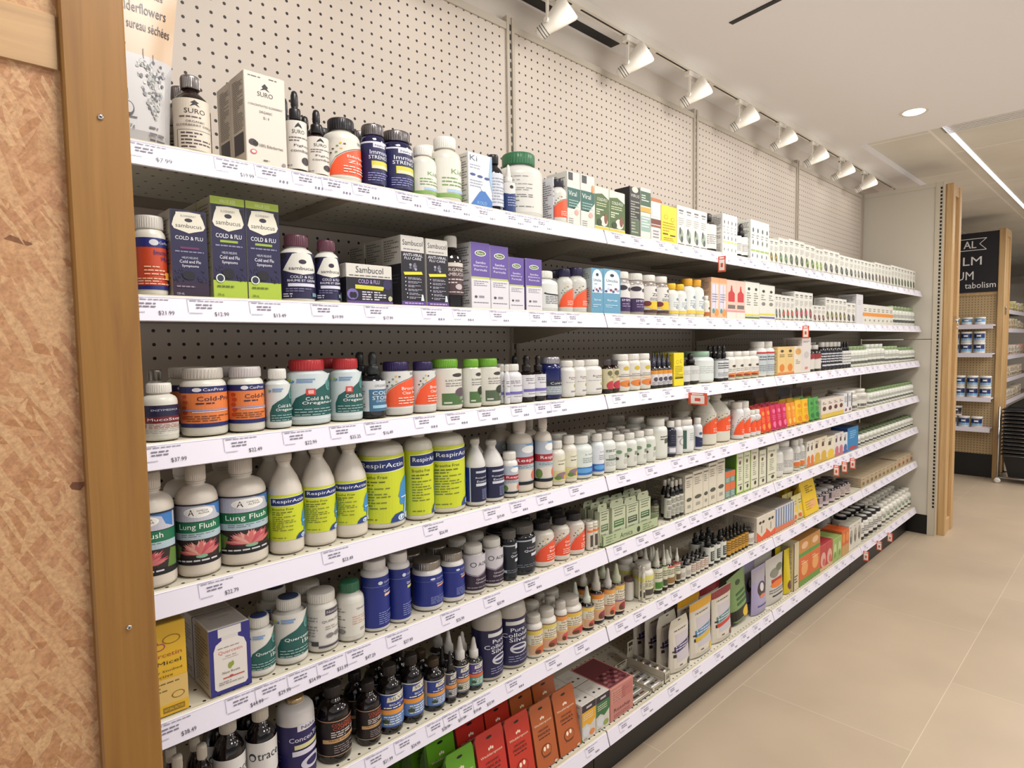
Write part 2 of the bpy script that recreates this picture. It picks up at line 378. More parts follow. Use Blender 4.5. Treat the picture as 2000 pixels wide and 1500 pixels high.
for i, x in enumerate(LX):
    o = ['first', 'second', 'third', 'fourth', 'fifth', 'sixth', 'seventh', 'eighth', 'ninth', 'tenth', 'eleventh'][i]
    lamp(x, 'white spotlight on the ceiling track, %s along from the left' % o)
# ------------------------------------------------------------------ gondola: pegboard, uprights, shelves
for b in range(4):
    t = thing('pegboard_bay', (BX[b], YB, 0), 'cream perforated pegboard back of the %s shelving bay' % ['first', 'second', 'third', 'fourth'][b], 'pegboard', 'pegboard backs')
    m = MB(); m.box(.018 if b else -.10, 0, .13, BAY-.018, .012, 2.468); m.build('pegboard_panel', 'pegboard', t)
    m = MB('b9b0a0'); m.box(.018 if b else -.10, -.006, 2.455, BAY-.018, .014, 2.478); m.build('top_rail', 'painted_steel', t)
for b in range(1, 5):
    t = thing('slotted_upright', (BX[b], YB, 0), 'slotted steel upright %s' % ['at the left end behind the wooden post', 'between the first and second bays', 'between the second and third bays', 'between the third and fourth bays', 'in the corner beside the end panel'][b], 'upright', 'slotted uprights')
    m = MB('b6ab9a'); m.box(-.018, -.008, 0, -.006, .012, 2.50); m.box(.006, -.008, 0, .018, .012, 2.50); m.box(-.006, -.003, 0, .006, .012, 2.50); m.build('upright_post', 'painted_steel', t)
    m = MB('120e0c'); z = .2
    while z < 2.46: m.box(-.004, -.0042, z, .004, -.003, z+.019); z += .0305
    m.build('slots', 'black', t)
def price_ticket(mb, x, z, price, wd=.075, sc=1):
    """printed ticket lying on the slanted rail face; x left, price text or None"""
    r = random.Random(int(x*1000)+int(z*77))
    def P(u, v, k): zz = (v-1)*.040; return (x+u*wd, .0-(-zz)*.325-.0042-k, zz+.001)
    c = Canvas(mb, P, 1, .0001, .0002)
    ops = [('r', .0, .30, .012, .86, 'a6a2b0'), ('r', .0, .85, .3, .87, 'a6a2b0'),
           ('l', .06, .82, .9, 1, .1, .035, '8e8a98'), ('l', .18, .66, .70, 2, .13, .05, '6a6674'), ('r', .02, .26, .30, .285, '9a96a4')]
    if price: ops.append(('t', price, .72, .24, .32, .19, '2c2a34'))
    else: ops.append(('r', .58, .20, .62, .31, '6a6674')); ops.append(('r', .66, .20, .71, .31, '6a6674')); ops.append(('r', .76, .20, .80, .31, '6a6674'))
    c.draw(ops)
TICK = {0: [(300, '$7.99'), (465, '$19.99'), (540, None), (610, None), (665, None), (722, None), (805, None), (862, None), (902, None), (953, None), (1008, None), (1038, None), (1065, None)],
        1: [(305, '$21.99'), (415, '$12.99'), (530, '$13.49'), (645, '$19.99'), (745, '$17.99'), (852, None), (910, None), (980, None), (1055, None), (1095, None), (1125, None)],
        2: [(330, '$37.99'), (482, '$22.49'), (592, '$22.99'), (680, '$25.25'), (745, '$16.49'), (838, None), (898, None), (958, None), (1020, None), (1065, None), (1095, None)],
        3: [(435, '$22.79'), (665, '$23.49'), (855, '$26.99'), (968, '$19.49'), (1018, None), (1068, None), (1130, None)],
        4: [(350, '$38.49'), (485, '$44.99'), (540, '$29.99'), (600, '$54.99'), (655, '$33.99'), (710, '$47.29'), (785, '$27.99'), (888, '$25.99'), (968, '$20.99'), (1045, None), (1120, None)],
        5: [(745, '$21.99'), (800, '$24.99'), (860, '$28.99'), (892, '$31.99'), (922, '$17.49'), (948, '$33.99'), (1010, None), (1085, None), (1140, None)], 6: [(1160, None)]}
BN = ['first', 'second', 'third', 'fourth']
for s in range(7):
    z = SZ[s]
    for b in range(4):
        t = thing('gondola_shelf', (BX[b], 0, z), 'white steel %s shelf with price rail in the %s bay from the left' % (SN[s], BN[b]), 'shelf', 'steel shelves of the wall run')
        g = .0025; gl = g if b else -.10
        m = MB('c6bfa8'); m.box(gl, .0015, -.012, BAY-g, YB-.01, -.002); 
        m.build('deck', 'shelf_deck', t)
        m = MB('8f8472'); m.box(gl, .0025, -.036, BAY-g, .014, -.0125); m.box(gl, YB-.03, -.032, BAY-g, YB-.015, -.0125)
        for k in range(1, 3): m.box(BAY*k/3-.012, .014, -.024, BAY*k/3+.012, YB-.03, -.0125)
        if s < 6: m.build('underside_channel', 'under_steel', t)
        m = MB('c6bfa8'); m.prism([(.0035, -.006), (.0035, .0), (-.0015, .001), (-.004, -.002), (-.004, -.006)], gl, BAY-g, plane='yz'); m.build('front_lip', 'lip_cream', t)
        m = MB('d3cdd6'); m.prism([(-.0005, -.002), (-.0042, -.002), (-.0172, -.042), (-.0150, -.0435), (-.002, -.012)], gl, BAY-g, plane='yz'); m.prism([(-.004, -.0015), (-.0055, -.0035), (-.0045, -.0045)], gl, BAY-g, plane='yz')
        rail = m.build('price_rail', 'rail_white', t)
        if b == 0:
            for px, pr in TICK[s]:
                x = px2x(px, -.01, z-.02)-.04; 
                if -.08 < x < BAY-.09:
                    m = MB(); price_ticket(m, x, z, pr); m.build('price_ticket', 'printed_paper', rail)
        else:
            x = rnd.uniform(.02, .06); 
            while x < BAY-.08:
                m = MB(); price_ticket(m, x, z, None); m.build('price_ticket', 'printed_paper', rail); x += rnd.uniform(.09, .17)
        if s < 6:
            for xx in ((.004, BAY-.008) if b else (BAY-.008,)):
                m = MB('9c917e'); m.prism([(.012, -.014), (.012, -.03), (YB-.03, -.085), (YB-.009, -.085), (YB-.009, -.014)], xx, xx+.003, plane='yz'); m.build('bracket', 'painted_steel', t)
for b in range(4):
    m = MB(); m.box(BX[b]+(.002 if b else -.1), .048, 0, BX[b]+BAY-.002, .06, .153); o = m.build('kick_plate', 'black_kick'); tag(o, 'dark kick plate under the bottom shelf of the %s bay' % BN[b], 'kick plate', 'dark kick plates')
# end panel
XE = BX[4]+.02
t = thing('gondola_end', (XE, 0, 0), 'beige steel end panel closing the right end of the shelving', 'end panel')
YP = -.128
m = MB('c6bfb0'); m.box(0, YP+.05, .14, .03, YB-.012, 1.40); m.build('lower_panel', 'painted_steel', t)
m = MB('c6bfb0'); m.box(0, YP+.05, 1.404, .03, YB-.012, 2.455); m.build('upper_panel', 'painted_steel', t)
m = MB('c6bfb0'); m.box(-.006, YP+.05, 2.455, .034, YB-.012, 2.485); m.build('top_cap', 'painted_steel', t)
m = MB('c3b9a5'); m.box(-.006, YP, .0, .03, YP+.05, 2.485); 
m.box(-.009, YP, .0, -.006, YP+.004, 2.485); m.box(-.009, YP+.046, .14, -.006, YP+.05, 2.485); up = m.build('slotted_upright', 'painted_steel', t)
m = MB('0c0a09'); z = .20
while z < 2.45:
    m.box(-.0068, YP+.010, z, -.0059, YP+.022, z+.016); z += .0254
m.build('slots', 'black', up)
m = MB('14100e'); m.box(-.001, YP+.02, 0, .02, YB-.012, .14); m.build('base_kick', 'black_kick', t)
# wooden end frames -------------------------------------------------
def wframe(x0, x1, y, ztop, label, rails, st=.072, mats=('pine_frame', 'pine_frame', 'pine_frame'), panel='pine_frame', dep=.045, cat='wooden frame'):
    t = thing('wooden_end_frame', (x0, y, 0), label, cat); w_ = x1-x0
    for a in (0, w_-st):
        m = MB(); m.cbox(a, 0, 0, a+st, dep, ztop, .004); m.build('post', mats[0], t)
    for za, zb in rails: 
        m = MB(); m.cbox(st, .008, za, w_-st, dep-.004, zb, .004); m.build('rail', mats[1], t)
    m = MB(); m.box(st, dep-.022, .01, w_-st, dep-.01, ztop-.01); m.build('panel', panel, t)
    return t
t = wframe(XE+.034, XE+.30, YP-.048, 2.475, 'pale pine frame with recessed panel on the end of the shelving', [(2.40, 2.475), (0, .1)], .06)
m = MB(); m.cbox(0, .0452, 0, .028, .17, 2.475, .003); m.build('side_board', 'pine_frame', t)
m = MB('6a6258'); m.box(.10, -.012, 1.52, .12, 0, 1.56); m.lathe([(.006, -.004), (.010, 0), (.012, .006), (.006, .012)], 12, (.11, -.014, 1.53), axis=(0, -1, 0)); m.tube([(.11, -.02, 1.525), (.11, -.022, 1.49), (.115, -.018, 1.47)], .003); m.build('latch', 'chrome', t)
# left foreground frame with strand board
t = thing('wooden_end_frame', (-.755, -.168, 0), 'cedar post frame filled with rough strand board at the left foreground', 'wooden frame')
PX = px2x(277, -.168, CZ)
m = MB(); m.cbox(PX-.073+.755, 0, 0, PX+.755, .04, 2.5, .0025, None); m.build('post', 'cedar_post', t)
m = MB(); m.cbox(0, .012, 1.768, PX-.073+.755, .045, 1.838, .003); m.build('cross_rail', 'pine_rail', t)
m = MB(); m.box(0, .018, 0, PX-.06+.755, .033, 2.5); m.build('strand_board_panel', 'strand_board', t)
for zz, pxs in ((None, (196, 229)), (None, (252, 1225))):
    x = px2x(pxs[0], -.168, CZ); 
    for _ in range(4): z = py2z(pxs[1], x, -.168); x = px2x(pxs[0], -.168, z)
    m = MB('b9b3b8'); c = (x+.755, -.0005, z)
    m.lathe([(.0034, 0), (.0036, .001), (.0030, .0018), (.0012, .0020)], 16, c, axis=(0, -1, 0)); sc = m.build('screw', 'chrome', t)
    m = MB('1a1614'); m.box(c[0]-.0016, c[1]-.0028, c[2]-.0003, c[0]+.0016, c[1]-.0019, c[2]+.0003); m.box(c[0]-.0003, c[1]-.0028, c[2]-.0016, c[0]+.0003, c[1]-.0019, c[2]+.0016); m.build('screw_slot', 'black', sc)
# hanging sale tags ---------------------------------------------------
def sale_tag(px, s, label, tall=.05, col='d9583c', wd=.030):
    z = SZ[s]-.03; x = px2x(px, -.03, z)
    t = thing('shelf_sale_tag', (x, -.019, z), label, 'sale tag', 'orange edged sale tags')
    m = MB('e0dcd8'); m.box(-.001, -.012, -tall, .001+wd*.0, .0, .012)
    # card stands out from the rail, facing along the aisle
    m = MB(col); m.box(-.0006, -wd, -tall, .0006, 0, .008)
    m.build('tag_card', 'printed_paper', t)
    m = MB(); c = Canvas(m, lambda u, v, k: (-.0006-k, -wd*(1-u), -tall+v*(tall+.008)), 1)
    c.draw([('r', .14, .1, .86, .78, 'efe6dc'), ('r', .35, .3, .65, .56, 'd9583c'), ('r', .2, .84, .8, .94, 'f3e9e0')]); m.build('tag_print', 'printed_paper', t)
for px, s, l in ((1408, 0, 'orange sale tag hanging from the top shelf rail'), (1572, 1, 'orange sale tag hanging from the second shelf rail'), (1350, 2, 'orange and white sale tag hanging from the third shelf rail'),
                 (1632, 4, 'sale tag on the fifth shelf rail, leftmost of three'), (1648, 4, 'sale tag on the fifth shelf rail, middle of three'), (1664, 4, 'sale tag on the fifth shelf rail, rightmost of three'),
                 (1690, 6, 'sale tag below the bottom shelf rail, leftmost of three'), (1716, 6, 'sale tag below the bottom shelf rail, middle of three'), (1737, 6, 'sale tag below the bottom shelf rail, rightmost of three')):
    sale_tag(px, s, l, *((.034, 'd9583c', .072) if s == 2 else ()))
# ------------------------------------------------------------------ background end cap with chalkboard
XC = 7.45
t = thing('end_cap_display', (XC, 0, 0), 'pine end cap display with brown pegboard beyond the shelving', 'display stand')
m = MB(); m.box(0, -.088, .235, .02, .608, 1.83); m.build('pegboard_panel', 'kraft_pegboard', t)
m = MB(); m.box(.0, -.10, 0, .02, .62, .235); m.build('base_kick', 'black', t)
m = MB(); m.cbox(-.03, -.145, 0, .06, -.09, 2.47, .004); m.build('post', 'pine_frame', t)
m = MB(); m.cbox(-.03, .61, 0, .06, .67, 2.47, .004); m.build('post', 'pine_frame', t)
m = MB(); m.cbox(-.012, -.09, 1.832, .02, .61, 1.86, .002); m.build('cross_rail', 'pine_frame', t)
m = MB(); m.box(.06, -.145, 0, .085, -.125, 2.47); m.box(.24, -.145, 0, .3, -.125, 2.47); m.box(.085, -.145, 2.4, .24, -.125, 2.47); m.box(.085, -.135, 0, .24, -.128, 2.4); m.build('side_frame', 'pine_frame', t)
m = MB('6a6258'); m.lathe([(.006, -.004), (.012, 0), (.012, .008), (.006, .012)], 12, (.02, -.150, 1.70), axis=(0, -1, 0)); m.box(.01, -.156, 1.63, .03, -.150, 1.70); m.build('latch', 'chrome', t)
t = thing('chalkboard_sign', (XC-.022, 0, 0), 'black chalkboard with white hand lettering at the top of the end cap', 'chalkboard')
m = MB(); m.box(0, -.088, 1.862, .015, .608, 2.455); m.build('board', 'chalk', t)
m = MB(); c = Canvas(m, lambda u, v, k: (-k-.0004, .608-u*.696, 1.862+v*.593), 1)
W = 'e8e4e4'
def ln(a, b, th=.011): 
    dx, dy = b[0]-a[0], b[1]-a[1]; l = math.hypot(dx, dy); nx, ny = -dy/l*th*.5*.64, dx/l*th*.5
    return ('p', [(a[0]+nx, a[1]+ny), (b[0]+nx, b[1]+ny), (b[0]-nx, b[1]-ny), (a[0]-nx, a[1]-ny)], W)
c.draw([ln((.30, .90), (.86, .90)), ln((.86, .90), (.78, .81)), ln((.78, .81), (.86, .71)), ln((.86, .71), (.30, .71)),
        ('t', 'AL', .665, .805, .15, .12, W), ('t', 'AL', .668, .805, .15, .12, W), ('t', 'LM', .70, .53, .22, .14, W), ('t', 'UM', .62, .285, .20, .14, W), ('t', 'tabolism', .80, .12, .36, .10, W)])
m.build('chalk_lettering', 'printed_paper', t)
def tub(x, y, z, h, r, label, grp, c1='1c2f66', c2='7fb0d2', seg=16):
    t = thing('powder_tub', (x, y, z), label, 'tub', grp)
    m = MB('dcdcd8'); m.lathe([(r*.95, 0), (r, .004), (r, h*.82)], seg); m.build('tub_body', 'plastic', t)
    m = MB('e6e4de'); m.lathe([(r*1.05, h*.82), (r*1.05, h*.98), (r, h)], seg); m.build('lid', 'plastic', t)
    m = MB(); cc = Canvas(m, lambda u, v, k: (-(r+k)*math.cos((u-.5)*2.6), -(r+k)*math.sin((u-.5)*2.6), h*(.08+.72*v)), 10)
    cc.draw([('r', 0, 0, 1, 1, c2), ('r', 0, .42, 1, 1, c1), ('r', .36, .62, .64, .82, 'e8e8ee'), ('r', 0, 0, 1, .12, 'e3c9b8')]); m.build('label', 'printed_paper', t)
    return t
def cap_shelf(z, lab):
    t = thing('end_cap_shelf', (XC, 0, z), lab, 'shelf'); m = MB('e4e2e2'); m.box(-.17, -.085, -.012, -.0005, .60, 0); m.build('deck', 'rail_white', t)
    m = MB('eceaf0'); m.box(-.178, -.085, -.04, -.17, .60, .002); m.build('price_rail', 'rail_white', t)
for k, (z, hs, lab) in enumerate(((1.535, 1, 'uppermost shelf of the pine end cap'), (1.255, 2, 'second shelf of the pine end cap'), (.815, 2, 'third shelf of the pine end cap'), (.515, 1, 'lowest shelf of the pine end cap'))):
    cap_shelf(z, lab)
    for row in range(hs):
        for i in range(6 if k in (2,) else 5):
            y = (-.03 if k == 2 else .03)+i*.105
            if k == 0: tub(XC-.10, y, z, .075, .044, 'low white tub on the uppermost shelf of the end cap', 'low tubs on end cap', '5f8fb8', 'c8d8e2')
            else: tub(XC-.10, y, z+row*.108, .106, .046, 'blue and white tub on the %s shelf of the end cap%s' % (['', 'second', 'third', 'lowest'][k], '' if hs == 1 else (', upper layer' if row else ', lower layer')), 'tubs on end cap shelf %s %s' % (['', 'two', 'three', 'four'][k], 'above' if row else 'below'))
tub(XC-.09, .20, .515+.108, .10, .044, 'dark tub standing on top of the lowest end cap row', None, '2a2430', '4a4a58')
# ------------------------------------------------------------------ far shelving run to the right
XF = XC+.36
for k, z in enumerate((1.70, 1.50, 1.21, .965, .72)):
    t = thing('far_shelf', (XF, 0, z), 'white shelf of the distant run right of the end cap, number %s from its top' % ['one', 'two', 'three', 'four', 'five'][k], 'shelf', 'distant shelves')
    m = MB('b0a898'); m.box(0, -.08, -.012, 2.6, .3, 0); m.build('deck', 'under_steel', t)
    m = MB('d8d4da'); m.box(0, -.09, -.04, 2.6, -.08, .002); m.build('price_rail', 'rail_white', t)
    x = .03; q = random.Random(k)
    PAL = [['d9c766', 'e4dcc0'], ['ddd3c4', 'c9d0a8', 'd8b08a'], ['d8a088', 'e4dccf', 'd4c2b4'], ['d9cdbd', 'dccab0'], ['c9b8a0', 'dcd3c3']][k]
    while x < 1.75:
        wd = q.uniform(.07, .095); h = q.uniform(.07, .12); cc = q.choice(PAL)
        m = MB(cc); m.cbox(-wd/2+.002, 0, 0, wd/2-.002, .08, h, .002)
        c = Canvas(m, lambda u, v, kk: (-wd/2+u*wd, -kk, v*h), 1); c.draw([('r', .1, .1, .9, .35, q.choice(['8a7a5a', 'b0623a', '6a7a5a', 'a89a8a'])), ('l', .15, .85, .85, 3, .13, .06, '6a6258')])
        o = m.build('product_carton', 'printed_paper'); o.location = (XF+x, -.06, z+.0005)
        tag(o, 'small pale carton on shelf number %s of the distant run' % ['one', 'two', 'three', 'four', 'five'][k], 'carton', 'distant cartons on shelf number %s' % ['one', 'two', 'three', 'four', 'five'][k]); x += wd
t = thing('distant_gondola', (XF, .3, 0), 'beige backed distant shelving run beyond the end cap', 'shelving')
m = MB(); m.box(0, .005, 0, 2.6, .03, 2.26); m.build('back_panel', 'steel_beige', t)
m = MB(); m.box(.02, -.33, 0, 2.6, -.315, .6); m.build('kick_plate', 'black_kick', t)
# stack of shopping baskets on a wheeled stand
BXX, BYY = 7.38, -.405
for i in range(13):
    t = thing('shopping_basket', (BXX, BYY, .26+i*.036), 'black shopping basket with wire handle in the nested stack' if i else 'lowest black shopping basket of the nested stack', 'shopping basket', 'nested baskets' if i else None)
    if i == 0 or i == 1:
        m = MB('0d0c0e'); hb = .20 if i == 0 else .034
        P0 = [(-.15, -.21), (.15, -.21), (.15, .21), (-.15, .21)]
        b0 = len(m.v); kx = 1.0; lo = .78 if i == 0 else .97
        m.v += [(x*lo, y*lo, -hb if i == 0 else 0) for x, y in P0]+[(x, y, .02) for x, y in P0]
        for q in ((0, 3, 2, 1), (0, 1, 5, 4), (1, 2, 6, 5), (2, 3, 7, 6), (3, 0, 4, 7)): m.face([b0+j for j in q])
        m.box(-.162, -.222, .018, .162, -.205, .028); m.box(-.162, .205, .018, .162, .222, .028); m.box(-.162, -.21, .018, -.146, .21, .028); m.box(.146, -.21, .018, .162, .21, .028); A = m.build('basket_body', 'black', t)
        m = MB('c8c8c8'); m.tube([(-.166, -.20, .012), (-.166, .20, .012)], .0035); m.tube([(-.16, -.226, .012), (.16, -.226, .012)], .0035); H_ = m.build('wire_handle', 'chrome', t)
    else:
        for ch in (A, H_): c = ch.copy(); COL.objects.link(c); c.parent = t
t = thing('basket_stand', (BXX, BYY, 0), 'chrome wheeled stand carrying the stack of black baskets', 'basket stand')
m = MB('c8c8c8')
for sy in (-.24, .24):
    m.tube([(-.17, sy, .06), (-.17, sy, .74)], .008); m.tube([(.17, sy, .06), (.17, sy, .40)], .008); m.tube([(-.17, sy, .06), (.17, sy, .06)], .008)
m.tube([(-.17, -.24, .06), (-.17, .24, .06)], .008); m.tube([(.17, -.24, .06), (.17, .24, .06)], .008)
m.build('tube_frame', 'chrome', t)
for sx in (-.17, .17):
    for sy in (-.24, .24):
        m = MB('d8d4cc'); m.lathe([(.012, -.01), (.026, -.009), (.026, .009), (.012, .01)], 16, (sx, sy, .027), axis=(1, 0, 0)); m.build('caster', 'plastic', t)
m = MB(); m.box(13.0, -.6, 0, 13.2, 2.9, 2.3); tag(m.build('distant_partition', 'wall_paint'), 'pale distant partition behind the far shelving', 'partition')
m = MB('8fc0cc'); m.prism([(12.2, 2.02), (12.9, 2.02), (12.9, 2.2), (12.2, 2.28)], -1.6, .1); tag(m.build('awning_sign', 'painted_steel'), 'pale blue awning panel high on the far side of the shop', 'awning')
t = thing('pendant_light', (11.5, -.5, 0), 'bright white light panel glowing above the pale blue awning', 'ceiling light')
m = MB(); m.box(0, -.5, 2.33, .6, .5, 2.36); m.build('light_diffuser', 'led', t)
m = MB('d8d8d8'); m.box(-.02, -.52, 2.361, .62, .52, 2.40); m.box(.29, -.01, 2.40, .31, .01, 2.625); m.build('light_housing', 'painted_steel', t)
# ------------------------------------------------------------------ products
def copy_tree(o, parent=None):
    c = o.copy(); COL.objects.link(c)
    if parent: c.parent = parent
    for ch in o.children: copy_tree(ch, c)
    return c
W_ = 'd9d5cc'; CR = 'd6cfbf'; BK = '131015'; DG = '1d120e'
# kind: (body profile [r, z], cap profile [r, z], label z0, z1)
KIND = {
 'jar': ([(.90, 0), (.97, .012), (1, .035), (1, .72), (.975, .765), (.90, .80), (.80, .825), (.78, .85)], [(.84, .835), (.86, .84), (.86, .985), (.82, 1), (.0, 1)], .08, .72, 'plastic', 'plastic'),
 'bot': ([(.90, 0), (.97, .012), (1, .035), (1, .66), (.97, .715), (.88, .755), (.70, .79), (.60, .80), (.58, .85)], [(.66, .825), (.68, .83), (.68, .985), (.64, 1), (0, 1)], .09, .66, 'plastic', 'plastic'),
 'pkr': ([(.90, 0), (.97, .012), (1, .035), (1, .70), (.97, .75), (.86, .79), (.72, .815), (.70, .85)], [(.74, .83), (.76, .835), (.76, .985), (.72, 1), (0, 1)], .08, .70, 'plastic', 'plastic'),
 'syr': ([(.92, 0), (.98, .01), (1, .03), (1, .60), (.97, .66), (.86, .72), (.62, .775), (.46, .80), (.44, .86)], [(.48, .84), (.52, .845), (.52, .985), (.49, 1), (0, 1)], .08, .60, 'dark_glass', 'plastic'),
 'jug': ([(.90, 0), (.98, .012), (1, .035), (1, .60), (.95, .655), (.72, .76), (.42, .85), (.36, .87), (.35, .90), (.40, .905), (.40, .915), (.35, .92)], [(.42, .92), (.44, .925), (.44, .99), (.40, 1), (0, 1)], .10, .60, 'plastic', 'plastic'),
 'flush': ([(.90, 0), (.98, .012), (1, .035), (1, .64), (.985, .69), (.93, .735), (.80, .775), (.58, .80), (.42, .81), (.40, .83), (.46, .835), (.46, .845), (.40, .85)], [(.44, .85), (.46, .855), (.46, .988), (.42, 1), (0, 1)], .10, .64, 'plastic', 'plastic'),
 'wide': ([(.90, 0), (.98, .012), (1, .03), (1, .74), (.985, .80), (.94, .86), (.82, .90), (.55, .93), (.40, .935), (.40, .95)], [(.44, .94), (.46, .945), (.46, .995), (.42, 1), (0, 1)], .06, .72, 'plastic', 'plastic'),
 'drop': ([(.92, 0), (.98, .01), (1, .03), (1, .50), (.96, .55), (.80, .595), (.50, .63), (.42, .645), (.42, .68)], [(.50, .655), (.52, .66), (.52, .77), (.48, .785), (.30, .79), (.30, .81), (.34, .83), (.33, .94), (.24, .985), (.1, 1), (0, 1)], .08, .50, 'dark_glass', 'plastic'),
 'nose': ([(.92, 0), (.98, .01), (1, .03), (1, .48), (.96, .53), (.78, .575), (.52, .60), (.50, .63)], [(.56, .61), (.58, .615), (.56, .74), (.50, .75), (.42, .76), (.26, .90), (.20, .97), (.12, 1), (0, 1)], .08, .48, 'dark_glass', 'plastic'),
 'tall': ([(.92, 0), (.98, .01), (1, .02), (1, .80), (.97, .83), (.80, .855), (.74, .86), (.72, .88)], [(.72, .865), (.78, .87), (.80, .985), (.76, 1), (0, 1)], .05, .78, 'plastic', 'plastic'),
 'stick': ([(.95, 0), (1, .01), (1, .9)], [(1, .9), (1.02, .905), (1.0, .99), (.9, 1), (0, 1)], .05, .88, 'plastic', 'plastic'),
}
PARTN = {'drop': 'dropper_cap', 'nose': 'nozzle_cap'}
NAME = {'jar': 'supplement_jar', 'bot': 'supplement_bottle', 'pkr': 'supplement_bottle', 'syr': 'syrup_bottle', 'jug': 'syrup_bottle', 'flush': 'tonic_bottle', 'wide': 'syrup_bottle',
        'drop': 'dropper_bottle', 'nose': 'spray_bottle', 'tall': 'tall_supplement_bottle', 'stick': 'stick_tube', 'box': 'product_carton', 'pouch': 'stand_up_pouch', 'gusset': 'gusseted_bag', 'hang': 'hanging_tab_carton'}
CATN = {'jar': 'jar', 'bot': 'bottle', 'pkr': 'bottle', 'syr': 'bottle', 'jug': 'bottle', 'flush': 'bottle', 'wide': 'bottle', 'drop': 'dropper bottle', 'nose': 'spray bottle', 'tall': 'bottle', 'stick': 'tube',
        'box': 'carton', 'pouch': 'pouch', 'gusset': 'pouch', 'hang': 'carton'}
def mk_round(kind, R, H, cap, body, lab, ops, rot, seg, capmat=None, bodymat=None, lz=None, topc=None, band=None):
    bp, cp, z0, z1, bm, cm = KIND[kind]; cm = capmat or cm; bm = bodymat or bm
    if lz: z0, z1 = lz
    t = thing(NAME[kind], (0, 0, 0))
    m = MB(body); m.lathe([(r*R, z*H) for r, z in bp], seg); bo = m.build('bottle_body', bm, t)
    m = MB(cap); rb = .03 if seg > 20 and kind not in ('drop', 'nose') else 0
    m.lathe([(r*R, z*H) for r, z in cp], seg*2 if rb else max(10, seg-4), rib=0, smooth=True)
    if rb:
        r1 = cp[1][0]*R; h0 = cp[1][1]*H; h1 = cp[2][1]*H
        for k in range(36):
            a = 2*math.pi*k/36; c_, s_ = math.cos(a), math.sin(a); w_ = r1*.045; m.v += []
            b0 = len(m.v)
            for zz in (h0+.001, h1-.0015):
                for dr, dw in ((0, -w_), (.0005, 0), (0, w_)): m.v.append(((r1+dr)*c_-dw*s_, (r1+dr)*s_+dw*c_, zz))
            m.face([b0, b0+1, b0+4, b0+3]); m.face([b0+1, b0+2, b0+5, b0+4])
    cp_ = m.build(PARTN.get(kind, 'cap'), cm, t)
    if topc:
        rr = cp[2][0]*R*.85; m = MB(topc); m.lathe([(rr, H+.0001), (rr, H+.0006), (0, H+.0006)], 20); m.build('lid_sticker', 'printed_paper', cp_)
    if lab:
        m = MB(lab); sp = math.radians(165); rr = R+.0003; hz0 = H*z0; hh = H*(z1-z0); rt = math.radians(rot)
        n = max(12, seg)
        b0 = len(m.v)
        for zz in (hz0, hz0+hh):
            for i in range(n): a = 2*math.pi*i/n; m.v.append((rr*math.cos(a), rr*math.sin(a), zz))
        for i in range(n): j = (i+1) % n; m.face([b0+i, b0+j, b0+n+j, b0+n+i], None, True)
        def P(u, v, k):
            a = (u-.5)*sp-rt; q = rr+k+.0002; return (q*math.sin(a), -q*math.cos(a), hz0+v*hh)
        c = Canvas(m, P, 20 if seg > 20 else 10, .00012 if seg > 20 else .00025); c.draw(ops or [])
        m.build('label', 'printed_paper', t)
    return t
def mk_box(w_, d, h, col, ops, side=None, sops=None, top=None, tops=None, name='product_carton', m_='printed_paper'):
    m = MB(col); m.cbox(0, 0, 0, w_, d, h, min(.0012, w_*.03))
    if side: m.c[7] = lin(side) if False else m.c[7]
    e = .0002
    if side: Canvas(m, lambda u, v, k: (-k, d*(1-u), v*h), 1).draw([('r', .02, .003, .98, .99, side)])
    if sops is None: sops = [('l', .15, .93, .9, int(h/.007), .0062/h, .0026/h, '6f6a66')] if h > .05 and d > .03 else []
    Canvas(m, lambda u, v, k: (-k, d*(1-u), v*h), 1, .0001, .0004).draw(sops)
    tc = top or side or col
    Canvas(m, lambda u, v, k: (u*w_, v*d, h+k), 1, .0001).draw([('r', .05, .04, .95, .96, tc), ('r', .06, .10, .94, .108, '8f8a84')]+(tops or []))
    Canvas(m, lambda u, v, k: (u*w_, -k, v*h), 1).draw(ops or [])
    return m.build(name, m_)
